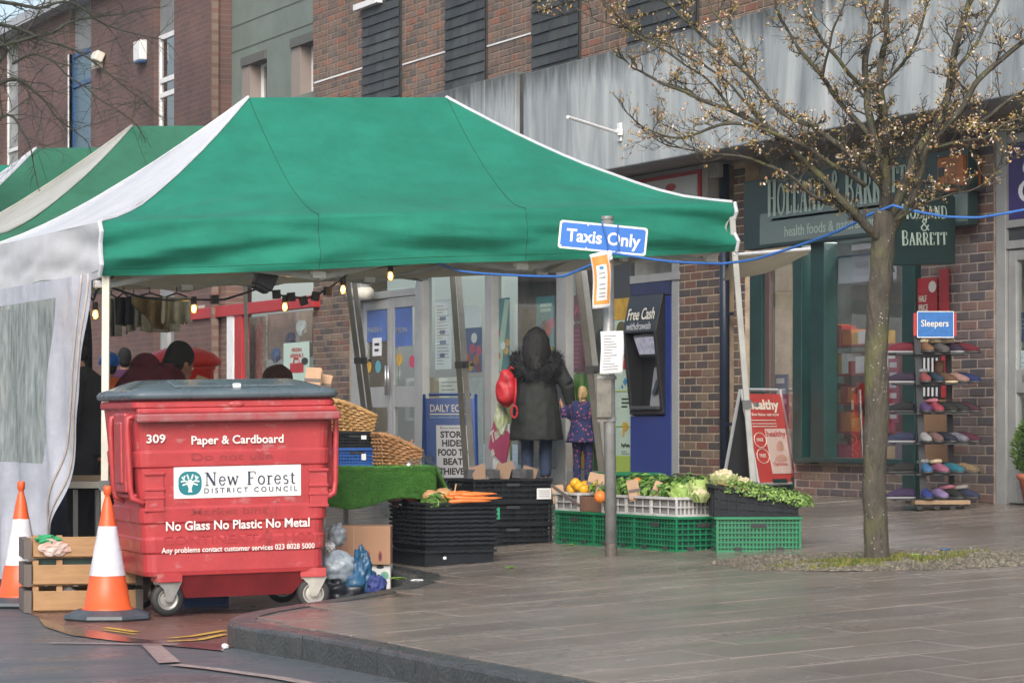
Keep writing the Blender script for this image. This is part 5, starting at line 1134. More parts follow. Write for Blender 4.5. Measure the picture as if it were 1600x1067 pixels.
def rr(hw, y0, y1, r_, z, n=4):
    out = []
    for cx_, cy_, a0 in ((hw - r_, y0 + r_, -90), (hw - r_, y1 - r_, 0), (-hw + r_, y1 - r_, 90), (-hw + r_, y0 + r_, 180)):
        for i in range(n + 1): a = R(a0 + 90 * i / n); out.append(V((cx_ + r_ * math.cos(a), cy_ + r_ * math.sin(a), z)))
    return out
Z0, Z1 = .235, 1.225
def bt(z): return (z - Z0) / (Z1 - Z0)
def bfront(z): return .05 * (1 - bt(z))
prof = [(Z0, 0), (.262, .006)]
for a, b in ((.372, .452), (.545, .628), (.868, .952)): prof += [(a - .006, .0), (a, .009), (b, .009), (b + .006, 0)]
prof += [(1.13, 0), (Z1, 0)]
mb = MB()
mb.loft([rr(.533 + .057 * bt(z) + o_, bfront(z) - o_, .8 + .15 * bt(z) + o_, .07, z) for z, o_ in prof]); body = mb.build('body', m_binred, binr)
bevel(body, .004, 2)
mb = MB(); mb.loft([rr(.598, -.018, .97, .07, 1.2), rr(.606, -.03, .98, .07, 1.212), rr(.606, -.03, .98, .07, 1.24), rr(.594, -.01, .96, .07, 1.25)]); mb.build('rim', m_binred, binr)
mb = MB(); mb.box((.012, -.035, 1.15), (1.215, .075, .05)); bevel(mb.build('lifting_bar', m_scuff, binr), .012)
mb = MB(); mb.box((.01, -.022, 1.19), (1.19, .045, .03)); bevel(mb.build('upper_ledge', m_binred, binr), .008)
mb = MB(); mb.loft([[V((sx, y, z)) for sx, y in ((-.28, .14), (.36, .14), (.36, .66), (-.28, .66))] for z in (.1,)] + [[V((sx, y, .236)) for sx, y in ((-.42, .06), (.46, .06), (.46, .76), (-.42, .76))]]); mb.build('base_pan', m_bindark, binr)
# lid
def M_lidring(hw, y0, y1, z, r_=.08): return rr(hw, y0, y1, r_, z)
mb = MB(); mb.smooth = True
sl0 = lambda ring, y0, y1, za, zb_: [V((p.x, p.y, za + (zb_ - za) * max(0, min(1, (p.y - y0) / (y1 - y0))))) for p in ring]
mb.loft([rr(.6, -.03, .99, .08, 1.252), rr(.622, -.055, 1.01, .09, 1.262), rr(.627, -.06, 1.015, .09, 1.285), rr(.612, -.045, 1.0, .09, 1.305), rr(.57, .02, .95, .08, 1.318), rr(.5, .2, .85, .08, 1.352), rr(.44, .34, .75, .08, 1.372)])
lid = mb.build('lid', m_lid, binr); bevel(lid, .006)
mb = MB(); mb.box((.01, .13, 1.345), (.72, .2, .018), m=Matrix.Rotation(.19, 4, 'X')); bevel(mb.build('lid_panel', m_lid, lid), .006)
mb = MB(); mb.box((.02, .035, 1.33), (.05, .03, .03)); bevel(mb.build('lock', m_joint, lid), .008)
mb = MB(); mb.ell((0, -.03, 1.225), (.05, .012, .02), 12, 6); mb.build('badge', m_binred, binr)
for sg in (-1, 1):
    mb = MB(); mb.smooth = True; x = sg * .605
    for y in (.06, .52):
        mb.tube([(x - sg * .05, y, 1.17), (x + sg * .015, y, 1.15), (x + sg * .02, y, 1.09), (x + sg * .01, y, .76), (x - sg * .0, y, .69), (x - sg * .07, y - .03, .66)], .018, 8)
    mb.tube([(x - sg * .02, .06, .7), (x - sg * .02, .52, .7)], .016, 8); mb.build('side_handle', m_binred, binr)
for sg in (-1, 1):
    mb = MB(); mb.box((sg * .6, .29, .95), (.05, .3, .46)); mb.box((sg * .61, .29, .95), (.05, .16, .36))
    bevel(mb.build('side_pocket', m_binred, binr), .01)
for sx in (-.48, .5):
    mb = MB()
    for z in (.83, .74, .69, .62): mb.box((sx, bfront(z) - .006, z), (.12, .02, .018))
    mb.box((sx, bfront(.72) - .004, .72), (.11, .012, .22)); bevel(mb.build('front_rib', m_binred, binr), .004)
def caster(x, y, ang):
    mb = MB(); mm = Matrix.Translation((x, y, 0)) @ Matrix.Rotation(ang, 4, 'Z')
    pl_ = MB(); pl_.box(mm @ V((0, 0, .205)), (.13, .11, .012), rz=ang); pl_.box(mm @ V((0, 0, .228)), (.15, .12, .05), rz=ang); pl_.build('mount', m_binred, binr)
    for sg in (-1, 1): mb.prism([mm @ V(p) for p in ((-.07, sg * .032, .2), (.08, sg * .032, .2), (.065, sg * .032, .17), (.02, sg * .032, .085), (-.015, sg * .032, .085), (-.03, sg * .032, .16))], mm.to_3x3() @ V((0, .005 * sg, 0)))
    mb.prism([mm @ V(p) for p in ((-.07, -.035, .19), (.08, -.035, .19), (.08, .035, .19), (-.07, .035, .19))], (0, 0, .012)); fk = mb.build('caster_fork', m_steel, binr)
    rot = mm @ Matrix.Translation((0, 0, .1)) @ Matrix.Rotation(R(90), 4, 'X')
    mb = MB(); mb.smooth = True; mb.lathe([(.062, -.022), (.088, -.024), (.097, -.014), (.099, 0), (.097, .014), (.088, .024), (.062, .022)], 24, (0, 0, 0), rot, cap=False); w = mb.build('tyre', m_rubber, binr)
    mb = MB(); mb.lathe([(.0, -.026), (.018, -.027), (.02, -.014), (.045, -.012), (.056, -.02), (.064, -.02), (.064, .02), (.056, .02), (.045, .012), (.02, .014), (.018, .027), (0, .026)], 20, (0, 0, 0), rot, cap=False); mb.build('rim', m_steel, w)
for x, y, a in ((-.4, .1, .1), (.48, .1, -.25), (-.4, .8, .3), (.48, .8, -.1)): caster(x, y, a)
# lettering on the front
def bin_m(x, z, out=0.0): y = bfront(z) - .0015 - out; return root_matrix(binr) @ frame_mtx((x, y, z), (1, 0, 0), (0, -.05 / 1.025, 1))
PXM = 262.0
def bx_(px): return (px - 366) / PXM
def bz_(px, x=366): return CH + (HY - (px + (x - 366) * .022)) * 16.0 / F - .014
m_bw = M('white_bin_lettering', (.72, .7, .68), .5, noise=.1, nscale=30)
def btxt(s, x0, x1, y, h, mat=m_bw, bold=.018, out=.0098): return text_fit(s, bin_m(bx_(x0), bz_(y, x0), out), (x1 - x0) / PXM, h / 268.7, mat, binr, bold=bold)
btxt('309', 228, 257, 692, 13); btxt('Paper & Cardboard', 297, 441, 694, 13); btxt('No Glass No Plastic No Metal', 257, 482, 828, 14)
btxt('Any problems contact customer services 023 8028 5000', 250, 490, 863, 8.5, bold=.012, out=.0098)
m_ghost = M('embossed_red', (.3, .03, .034), .4); m_marker = M('faint_marker', (.27, .036, .04), .6)
btxt('CONTINENTAL 1100', 252, 488, 850, 14, M('embossed_dark_red', (.35, .036, .042), .4), .012, .0095)
btxt('Do not use', 297, 424, 719, 11, m_marker, .004, .0095); btxt('Market bins', 297, 415, 804, 11, m_marker, .004, .0095)
zc = bz_(752); x0, x1 = bx_(270), bx_(469); hh = 24.5 / 268.7
fr_ = bin_m(0, zc); mb = MB(); mb.prism([fr_ @ V(p) for p in ((x0, -hh, 0), (x1, -hh, 0), (x1, hh, 0), (x0, hh, 0))], (fr_.to_3x3() @ V((0, 0, .002)))); stk = mb.build('sticker', M('white_sticker', (.72, .73, .73), .4, noise=.08), binr, world=True)
m_teal = M('teal_emblem', (.01, .17, .2), .45); m_inknavy = M('dark_navy_ink', (.025, .045, .08), .5)
def stf(px, py): m = fr_.copy(); m.translation = fr_ @ V((bx_(px), CH + (HY - py) * 16.0 / F - .014 - zc, .0024)); return m
em = stf(295, 753); w = 18 / PXM; mb = MB(); mb.prism([em @ V((p.x, p.y, 0)) for p in rr(w, -w, w, w * .75, 0, 5)], em.to_3x3() @ V((0, 0, .001))); mb.build('emblem', m_teal, stk, world=True)
mb = MB(); L_ = lambda pts, wd=.0045: [mb.prism([em @ V(q + (.0012,)) for q in ((a[0] - n[0], a[1] - n[1]), (b[0] - n[0], b[1] - n[1]), (b[0] + n[0], b[1] + n[1]), (a[0] + n[0], a[1] + n[1]))], em.to_3x3() @ V((0, 0, .001))) for a, b in zip(pts, pts[1:]) for n in [((-(b[1] - a[1]) / math.dist(a, b)) * wd, ((b[0] - a[0]) / math.dist(a, b)) * wd)]]
u = w
for sg in (-1, 1):
    L_([(sg * .1 * u, .1 * u), (sg * .45 * u, .2 * u), (sg * .7 * u, .55 * u)]); L_([(sg * .45 * u, .2 * u), (sg * .8 * u, .15 * u)]); L_([(sg * .55 * u, .33 * u), (sg * .45 * u, .66 * u)]); L_([(sg * .2 * u, .0 * u), (sg * .65 * u, -.15 * u)]); L_([(sg * .12 * u, .35 * u), (sg * .25 * u, .75 * u)])
mb.prism([em @ V(q + (.0012,)) for q in ((-.32 * u, .1 * u), (-.12 * u, -.45 * u), (-.18 * u, -.75 * u), (.18 * u, -.75 * u), (.12 * u, -.45 * u), (.32 * u, .1 * u), (.1 * u, .32 * u), (-.1 * u, .32 * u))], em.to_3x3() @ V((0, 0, .001)))
mb.build('emblem_print', M('pale_emblem', (.6, .68, .68), .5), stk, world=True)
serif('New Forest', 20 * 16.0 / F, m_inknavy, stk, stf(317, 757), sx=.92, space=.07, thick=.003, width=(462 - 317) / PXM)
text_fit('D I S T R I C T   C O U N C I L', stf(317, 769), (463 - 317) / PXM, 8 / 268.7, m_inknavy, stk, bold=.008, extrude=.0025)

# ------------------------------------------------------------------ traffic cones
m_orange = M('orange_cone_plastic', (.68, .1, .025), .42, noise=.15, nscale=7); m_sleeve = M('white_reflective_sleeve', (.62, .62, .68), .3, noise=.2, nscale=9, bump=.3, bscale=16); m_base = M('grey_rubber_base', (.06, .075, .09), .45, noise=.35, nscale=12)
def cone(x, y, H, label):
    p = ong(x, y, .004); t = thing('traffic_cone', label, 'traffic cone', p, rnd.uniform(.2, .5), group='orange and white traffic cones')
    k = H / .76; w = .235 * k
    mb = MB(); ang = [math.pi / 8 + i * math.pi / 4 for i in range(8)]
    mb.loft([[V((w * q * math.cos(a) * 1.08, w * q * math.sin(a) * 1.08, z * k)) for a in ang] for z, q in ((0, .96), (.012, 1.02), (.03, 1.0), (.052, .78), (.058, .7))]); mb.build('base', m_base, t)
    rad = lambda z: (.135 - .115 * (z - .058) / (.7 - .058)) * k
    mb = MB(); mb.smooth = True; z1, z2 = .25, .53
    mb.lathe([(rad(.058) * 1.08, .058 * k), (rad(.058) * 1.08, .066 * k), (rad(.066), .07 * k), (rad(z1), z1 * k), (rad(z2), z2 * k), (rad(.62) , .62 * k), (rad(.66) , .655 * k), (.017 * k, .69 * k), (.0145 * k, .705 * k), (.022 * k, .712 * k), (.024 * k, .75 * k), (.019 * k, .76 * k), (.0, .76 * k)], 28, cap=False); mb.build('body', m_orange, t)
    mb = MB(); mb.smooth = True; mb.lathe([(rad(z1) + .0025, z1 * k), (rad(z2) + .0025, z2 * k)], 28, cap=False); mb.build('sleeve', m_sleeve, t)
cone(168, 967, .765, 'traffic cone standing in front of the red bin'); cone(33, 946, .765, 'traffic cone in front of the white tent sheet')

# ------------------------------------------------------------------ timber trays beside the cone
m_wood = M('pine_board', (.4, .24, .115), .6, noise=.3, nscale=5, stretch=(1, 8, 8), col2=(.28, .16, .075)); m_woodend = M('grey_wood_end', (.13, .11, .1), .8, noise=.3)
wp = ong(40, 957, .004)
for i, (lab, dz, h) in enumerate((('bottom wooden tray of the stack behind the cones', 0, .13), ('middle wooden tray of the stack behind the cones', .155, .13), ('top wooden tray of the stack behind the cones, rag on its rail', .318, .115))):
    t = thing('wooden_tray', lab, 'tray', (wp.x + .02 * i * 0, wp.y, wp.z + dz), -TH + R(14), group='stacked wooden trays')
    W_, Dp = .66, .42
    for y in (0, Dp): mb = MB(); mb.box((W_ / 2 + .02, y + .011, h / 2 + .004), (W_ - .05, .022, h - .015)); bevel(mb.build('board', m_wood, t), .003)
    for x in (0, W_):
        mb = MB(); mb.box((x + .012, Dp / 2 + .01, h / 2), (.045, Dp + .03, h)); mb.build('end', m_woodend, t)
    for x in (.06, .2):
        mb = MB(); mb.box((x, .035, h / 2 + .012), (.035, .03, h + .022)); mb.build('corner_post', m_wood, t)
    for q in range(3): mb = MB(); mb.box((W_ / 2, .07 + .13 * q, .008), (W_ - .03, .1, .01)); mb.build('slat', m_wood, t)
WR = Matrix.Translation(wp) @ Matrix.Rotation(-TH + R(14), 4, 'Z')
gt = thing('green_tray', 'dark green plastic tray inside the top wooden tray', 'tray', WR @ V((.33, .2, .29)), -TH + R(14))
m_dgreen = M('dark_green_plastic', (.015, .06, .05), .45, noise=.2)
mb = MB(); mb.box((0, -.13, .0), (.5, .015, .09)); mb.box((0, .13, 0), (.5, .015, .09)); mb.box((-.25, 0, 0), (.015, .26, .09)); mb.box((.25, 0, 0), (.015, .26, .09)); mb.box((0, 0, -.04), (.5, .26, .01)); mb.build('shell', m_dgreen, gt)
def crumple(name, label, cat, c, rad, mat, bump=.5, seed=1, group=None, n=18):
    mb = MB(); mb.smooth = False; mb.ell((0, 0, 0), rad, n, n - 4, bump=bump, seed=seed)
    mb.v = [p * (1 + .16 * mnoise.noise(p * 13 + V((seed, 0, 0)))) for p in mb.v]
    o = mb.build(name, mat); o.location = c; return tag(o, label, cat, group)
crumple('packet', 'navy and white packets lying in the green tray', 'packet', WR @ V((.38, .14, .335)), (.13, .09, .035), M('navy_packet', (.03, .05, .15), .35, noise=.7, nscale=7, col2=(.5, .52, .55)), .3, 3)
crumple('green_rag', 'crumpled green rag over the top wooden rail', 'rag', WR @ V((.13, -.005, .43)), (.07, .03, .03), M('bright_green_rag', (.03, .3, .13), .8), .6, 4)
crumple('paper_rag', 'white and red crumpled packet hanging over the top wooden rail', 'packet', WR @ V((.17, -.02, .385)), (.09, .018, .045), M('white_red_packet', (.6, .6, .58), .5, noise=.6, nscale=6, col2=(.45, .16, .1)), .5, 6)
crumple('white_carton', 'small white carton in the lowest wooden tray', 'carton', WR @ V((.25, .12, .1)), (.07, .05, .05), m_paper, .1, 2)
tb = thing('trestle_table', 'cream framed trestle table behind the tent sheet', 'table', at(130, 760, 18.2))
tb.location.z = .004
mb = MB(); a, b = at(108, 757, 18.3), at(160, 757, 18.1); mb.bar(a, b, .03, .045); mb.build('rail', m_pole_c, tb, world=True)
mb = MB(); c = at(118, 765, 18.28); mb.bar(c, V((c.x, c.y, .004)), .026); mb.build('leg', m_pole_g, tb, world=True); mb = MB(); c = at(152, 765, 18.6); mb.bar(c, V((c.x, c.y, .004)), .026); mb.build('leg', m_pole_g, tb, world=True)
mb = MB(); mb.bx(V(a) + V((-.1, 0, .025)), V(b) + V((.2, .7, .05))); mb.build('top', M('ply_top', (.25, .19, .12), .7), tb, world=True)

# ------------------------------------------------------------------ rubbish beside the bin
m_card = M('brown_cardboard', (.24, .14, .08))
def px_box(name, label, cat, x0, x1, y0, y1, D, depth, mat, yaw=0, group=None):
    a, b = at(x0, y1, D), at(x1, y0, D); w = (x1 - x0) * D / F; h = b.z - a.z
    t = thing(name, label, cat, a, -TH + yaw, group=group); return t, w / math.cos(yaw), h
t, w_, h_ = px_box('cardboard_box', 'brown cardboard box with two oval holes on the white box beside the bin', 'box', 519, 610, 822, 882, 16.95, .3, m_card)
mb = MB(); mb.box((w_ / 2, .15, h_ / 2), (w_, .3, h_)); bevel(mb.build('carton', M('tan_cardboard', (.33, .19, .115), .8, noise=.12, nscale=4), t), .004)
for px in (575, 594):
    x = (px - 519) * 16.95 / F; z = (882 - 869) * 16.95 / F
    mb = MB(); mb.lathe([(.0, 0), (.0145, 0), (.0145, -.003), (.0, -.003)], 14, (x, -.0005, z), Matrix.Rotation(R(90), 4, 'X'), sx=.9, sy=2.4); mb.build('printed_ring', M('dull_red_print', (.26, .06, .05), .7), t)
    mb = MB(); mb.lathe([(0, 0), (.007, 0), (.007, -.003), (0, -.003)], 12, (x, -.003, z), Matrix.Rotation(R(90), 4, 'X'), sx=.8, sy=3.2); mb.build('hand_hole', m_dark, t)
mb = MB(); mb.box(((553 - 519) * 16.95 / F, -.001, h_ / 2), (.006, .003, h_)); mb.build('seam', M('pale_card_edge', (.42, .28, .18), .8), t)
a = at(519, 882, 16.97); t = thing('white_box', 'white carton with a round blue and green print under the brown box', 'box', V((a.x, a.y, .004)), -TH)
hb = a.z - .006; mb = MB(); mb.box((w_ / 2, .16, hb / 2), (w_, .3, hb)); bevel(mb.build('carton', M('white_carton_card', (.62, .63, .63), .7, noise=.12, nscale=4), t), .004)
mb = MB(); mb.lathe([(0, 0), (.026, 0), (.026, -.003), (0, -.003)], 16, ((601 - 519) * 16.95 / F, .009, hb - .065), Matrix.Rotation(R(90), 4, 'X')); mb.build('round_print', M('blue_green_print', (.03, .22, .36), .5, noise=.8, nscale=30, col2=(.25, .4, .05)), t)
mb = MB(); mb.lathe([(0, 0), (.012, 0), (.012, -.003), (0, -.003)], 12, ((594 - 519) * 16.95 / F, .009, hb - .012), Matrix.Rotation(R(90), 4, 'X'), sx=2); mb.build('hand_hole', m_dark, t)
m_film = M('clear_plastic_film', (.45, .52, .57), .12, noise=.45, nscale=10, col2=(.16, .21, .26), bump=.8, bscale=16, alpha=.72)
m_bluebag = M('blue_sack', (.02, .085, .17), .35, noise=.4, nscale=7, bump=.4, bscale=20)
def sack(name, label, cat, cx_, cy_, D, rad, mat, seed, bump=.45):
    c = at(cx_, cy_, D); mb = MB(); mb.smooth = True; mb.ell((0, 0, 0), rad, 40, 30, bump=bump, seed=seed)
    mb.v = [p * (1 + .09 * mnoise.noise(V((p.x * 7 + seed, p.y * 7, p.z * 5))) + .03 * mnoise.noise(V((p.x * 22, p.y * 22 + seed, p.z * 9)))) for p in mb.v]
    o = mb.build(name, mat); o.location = c; return tag(o, label, cat)
sack('rubbish_sack', 'blue sack slumped against the kerb beside the bin wheel', 'sack', 545, 905, 16.55, (.16, .11, .115), m_bluebag, 2, .25)
sack('plastic_film', 'bundle of clear plastic film spilling from the blue sack', 'plastic', 528, 886, 16.48, (.11, .085, .095), m_film, 5, .22)
sack('rubbish_sack', 'slim blue sack edge leaning over the clear plastic', 'sack', 566, 893, 16.55, (.05, .07, .14), m_bluebag, 9)
sack('navy_bag', 'small navy blue bundle in front of the white box', 'bag', 588, 913, 16.5, (.058, .05, .062), M('navy_cloth', (.025, .04, .17), .7, noise=.3), 7, .3)
sack('rubbish_sack', 'black sack lying under the clear plastic beside the wheel', 'sack', 530, 922, 16.5, (.16, .1, .09), M('black_sack', (.012, .016, .022), .4), 12)
sack('clear_bag', 'clear plastic bag of scraps slumped over the brown box', 'bag', 527, 836, 16.7, (.055, .05, .07), m_film, 15, .35)
sack('paper_scrap', 'white scrap of paper tucked beside the bin', 'paper', 517, 853, 16.68, (.028, .03, .03), m_paper, 17, .6)

def bars_wall(mb, o, ux, w, h, nh, nv, t_, b_=.012, sl=.05, sh=0):
    """lattice wall: o lower corner, ux direction, nh rails, nv uprights"""
    ux = V(ux); up = V((0, 0, 1))
    for i in range(nh): z = h * i / (nh - 1) if nh > 1 else h / 2; z = min(max(z, b_ / 2), h - b_ / 2); mb.bar(o + up * z, o + ux * w + up * z, t_ * 1.4, b_ * 1.25 if 0 < i < nh - 1 else b_ * 2.4)
    for i in range(nv): x = w * i / (nv - 1); mb.bar(o + ux * x, o + ux * x + up * h, t_, b_ * .6 if 0 < i < nv - 1 else b_ * 2.2, up=ux.cross(up))
def crate(name, label, loc, rz, size, mat, nh=6, nv=14, nv2=9, group=None, cat='crate', tilt=(0, 0), liner=None, handle=True, feet=False):
    w, d, h = size; t = thing(name, label, cat, loc, rz, group, rx=tilt[0], ry=tilt[1])
    X, Y = V((1, 0, 0)), V((0, 1, 0))
    for o_, ux, L_, n in ((V((0, 0, 0)), X, w, nv), (V((0, d, 0)), X, w, nv), (V((0, 0, 0)), Y, d, nv2), (V((w, 0, 0)), Y, d, nv2)):
        mb = MB(); bars_wall(mb, o_, ux, L_, h, nh, n, .01, .007); inw = V((0, 1, 0)) if ux.x else V((1, 0, 0)); inw = inw * (1 if o_.length < .01 else -1)
        pw = mb.build('side_lattice', mat, t)
        mb = MB(); c = o_ + ux * L_ / 2 + V((0, 0, h / 2)) + inw * .014; mb.box(c, (L_ - .02 if ux.x else .006, .006 if ux.x else L_ - .02, h * .9)); mb.build('inner_wall', liner or mat, t)
        if handle:
            mb = MB(); c = o_ + ux * L_ / 2 + V((0, 0, h * .78)) - inw * .006; mb.box(c, (.1 if ux.x else .008, .008 if ux.x else .1, h * .13)); mb.build('hand_hole', m_dark, t)
        if feet:
            mb = MB()
            for f in (.25, .75): mb.box(o_ + ux * L_ * f + V((0, 0, .02)) - inw * .006, (.05 if ux.x else .008, .008 if ux.x else .05, .024))
            mb.build('foot_notch', m_dark, t)
    mb = MB(); mb.box((w / 2, d / 2, .006), (w, d, .012)); mb.build('base', mat, t)
    mb = MB()
    for a, b in (((-.008, -.008, h), (w + .008, -.008, h)), ((-.008, d + .008, h), (w + .008, d + .008, h)), ((-.008, 0, h), (-.008, d, h)), ((w + .008, 0, h), (w + .008, d, h))): mb.bar(a, b, .02, .016)
    mb.build('rim', mat, t); return t
m_bluecrate = M('blue_crate_plastic', (.02, .09, .33), .45, noise=.2, nscale=8); m_blackcrate = M('black_crate_plastic', (.013, .016, .02), .62, spec=.25, noise=.4, nscale=9); m_greencrate = M('green_crate_plastic', (.012, .2, .085), .42, noise=.25, nscale=7, col2=(.01, .13, .06)); m_whitecrate = M('pale_grey_crate_plastic', (.5, .5, .5), .5, noise=.25, nscale=9)
p = ong(287, 949, .004); crate('plastic_crate', 'blue plastic crate standing on the ground under the red bin', p + FWD * .08, -TH + R(12), (.26, .3, .12), m_bluecrate, 4, 10, 8)

# ------------------------------------------------------------------ grass covered table with baskets
m_grass = M('artificial_grass', (.07, .22, .03), .85, noise=.45, nscale=18, bump=1.0, bscale=160, col2=(.03, .12, .02))
TX0, TX1, TS0, TS1, TZ = 6.12, 6.93, 16.05, 17.4, .835
tt = thing('stall_table', 'dark folding table under the green artificial grass', 'table', ((TX0 + TX1) / 2, (TS0 + TS1) / 2, .2))
mb = MB(); mb.bx((TX0, TS0, TZ - .03), (TX1, TS1, TZ)); mb.build('top', m_dark, tt, world=True)
for x in (TX0 + .08, TX1 - .12):
    for s in (TS0 + .1, TS1 - .1): mb = MB(); mb.bar((x, s, TZ - .03), (x, s, ground_at(V((x, s, 0)))), .03); mb.build('leg', m_pole_g, tt, world=True)
gr = thing('grass_mat', 'bright green artificial grass mat draped over the stall table', 'mat', ((TX0 + TX1) / 2, TS0, TZ))
def mat_f(u, v):
    x = TX0 - .1 + (TX1 - TX0 + .1) * u; drop = max(0, v - .5) * 2; top = min(v, .5) * 2
    y = TS1 - (TS1 - TS0) * top; z = TZ + .012
    y -= .03 * drop + .015 * math.sin(x * 17) * drop; z -= drop * (.235 + .03 * math.sin(x * 9 + 1) - .02 * u)
    if v <= .5: y = y - .02 * top
    return V((x, y, z + .006 * mnoise.noise(V((x * 6, y * 6, z * 6)))))
mb = MB(); mb.smooth = True; mb.grid(mat_f, 40, 30)
def mat_r(u, v):                                       # the end hangs in a slanting fold
    s = TS1 - (TS1 - TS0 + .02) * u; z = TZ + .012 - v * (.1 + .12 * u); x = TX1 + .11 * v + .02 * math.sin(s * 11) * v; return V((x, s, z))
mb.grid(mat_r, 24, 8); o = mb.build('mat', m_grass, gr, world=True); solid(o, .012)
mb = MB(); n = 0
for i in range(14000):
    u, v = rnd.random(), rnd.uniform(.42, 1); p = mat_f(u, v); a = rnd.uniform(0, 6.28); nrm = V((0, -1, .25)) if v > .5 else V((0, -.1, 1))
    t_ = V((math.cos(a), 0, math.sin(a))) if v > .5 else V((math.cos(a), math.sin(a), 0)); l_ = rnd.uniform(.012, .024); mb.rv = rnd.random()
    tip = p + nrm.normalized() * l_ + V((rnd.uniform(-.006, .006), 0, -.006)); mb.add([p + t_ * .002, p - t_ * .002, tip], [(0, 1, 2)])
tag(mb.build('grass_blades', M_random('artificial_grass_blade', [(.07, .26, .03), (.05, .2, .025), (.1, .3, .04), (.045, .17, .025), (.13, .3, .05)], bump=0), gr, world=True, rndattr=True), kind='stuff')
DT = 17.55
a = at(524, 726, DT); crate('plastic_crate', 'blue plastic crate with a white label on the grass covered table', V((a.x, a.y, TZ + .02)), 0, (.29, .3, .105), m_bluecrate, 6, 16, 12)
lb = a + V((.19, -.006, 0)); mb = MB(); mb.box((lb.x, lb.y - .006, TZ + .075), (.03, .004, .04)); tag(mb.build('price_ticket', m_paper), 'white ticket on the blue crate', 'ticket')
crate('plastic_crate', 'black mesh crate stacked on the blue crate on the grass covered table', V((a.x, a.y, TZ + .13)), 0, (.28, .3, .1), m_blackcrate, 6, 16, 12)
mb = MB(); mb.box((lb.x, lb.y - .006, TZ + .2), (.035, .004, .025)); tag(mb.build('price_ticket', m_paper), 'white ticket on the black mesh crate', 'ticket')
m_wick = M('pale_wicker', (.42, .25, .1), .6, noise=.4, nscale=30); m_wick2 = M('brown_wicker', (.34, .18, .08), .6, noise=.4, nscale=30)
def basket(label, loc, rz, w, d, h0, h1, mat):
    t = thing('wicker_basket', label, 'basket', loc, rz)
    nr = 9; per = [(0, 0), (w, 0), (w, d), (0, d)]; k_ = 44
    def rim(q, f):                                     # q along the outline 0..1, f height fraction; the right end is lower
        s = q * 4; i = int(s) % 4; fr2 = s - int(s); a, b = per[i], per[(i + 1) % 4]; x = a[0] + (b[0] - a[0]) * fr2; y = a[1] + (b[1] - a[1]) * fr2
        hh_ = h0 + (h1 - h0) * (x / w) ** 1.3; k2 = .88 + .12 * f
        return V((w / 2 + (x - w / 2) * k2, d / 2 + (y - d / 2) * k2, f * hh_))
    mb = MB()
    for r_ in range(nr):
        pts = []
        for i in range(k_ * 2 + 1):
            q = (i / (k_ * 2)) % 1; p = rim(q, (r_ + .5) / nr); out = (p - V((w / 2, d / 2, p.z))).normalized() * (.007 * (1 if (i + r_ * 2) % 4 < 2 else -1)); pts.append(p + out)
        mb.tube(pts, .0085, 4, cap=False)
    tag(mb.build('weave', mat, t), kind='stuff')
    mb = MB()
    for i in range(k_ // 2): mb.tube([rim(i / (k_ // 2), 0), rim(i / (k_ // 2), 1)], .005, 4)
    tag(mb.build('stakes', mat, t), kind='stuff')
    mb = MB(); mb.smooth = True; mb.tube([rim((i / 60) % 1, 1.0) + V((0, 0, .004 * (i % 2))) for i in range(61)], .014, 6); mb.build('rim', mat, t)
    mb = MB(); mb.box((w / 2, d / 2, .005), (w * .86, d * .86, .01)); mb.build('base', mat, t); return t
b1p = V((a.x + .0, a.y, TZ + .235)); basket('pale wicker basket of dark potatoes on the stacked crates', b1p, 0, .28, .3, .2, .1, m_wick)
c = at(596, 722, DT - .05); basket('brown wicker basket of onions standing on the artificial grass', V((c.x, c.y, TZ + .02)), 0, .28, .32, .2, .09, m_wick2)
m_onion = M('onion_skin', (.33, .14, .06), .4, noise=.35, nscale=12); m_potato = M('earthy_potato', (.16, .1, .065), .8, noise=.4, nscale=12)
for i in range(13):
    x, y = .04 + .2 * rnd.random(), .04 + .22 * rnd.random(); mb = MB(); mb.smooth = True; mb.ell((0, 0, 0), (.034, .028, .026), 10, 8, bump=.3, seed=i)
    o = mb.build('potato', m_potato); o.location = b1p + V((x, y, .19 - .1 * (x / .28) ** 1.3 + .01 * rnd.random())); tag(o, 'earthy potato heaped in the pale wicker basket', 'potato', 'potatoes in the pale basket')
for i in range(13):
    x, y = .05 + .2 * rnd.random(), .05 + .22 * rnd.random(); mb = MB(); mb.smooth = True; mb.lathe([(.0, -.026), (.016, -.024), (.032, -.006), (.03, .01), (.014, .026), (.006, .036), (.004, .05)], 12)
    o = mb.build('onion', m_onion); o.location = V((c.x, c.y, TZ)) + V((x, y, .205 - .1 * (x / .28) ** 1.3 + .012 * rnd.random())); o.rotation_euler = (rnd.uniform(-.6, .6), rnd.uniform(-.6, .6), 0); tag(o, 'brown onion heaped in the brown wicker basket', 'onion', 'onions in the brown basket')
m_bag = M('brown_paper_bag', (.42, .27, .17), .8, noise=.15, nscale=20)
def bags(label, x, y, D, w, h, tilt, lean=.2, mat=None, n=7):
    p = at(x, y, D); t = thing('paper_bag_bundle', label, 'paper bags', p, -TH + rnd.uniform(-.2, .2), ry=tilt, rx=-lean, group='bundles of brown paper bags')
    for i in range(n):
        mb = MB(); j = rnd.uniform(-.006, .006); mb.box((j, i * .007, h / 2 + rnd.uniform(-.006, .006)), (w - .02 * (i % 2), .003, h)); mb.build('paper_bag', mat or m_bag, t)
    mb = MB(); mb.box((0, -.004, h * .45), (w + .004, .004, .02)); mb.build('band', m_woodend, t)
bags('brown paper bags bundled at the corner of the bin', 487, 610, 17.6, .1, .15, .05); bags('brown paper bags standing beside the potatoes', 505, 614, 17.7, .07, .12, .15); bags('brown paper bags standing behind the bin lid', 310, 612, 18.6, .075, .11, .3, mat=M('olive_paper_bag', (.16, .12, .07), .8))

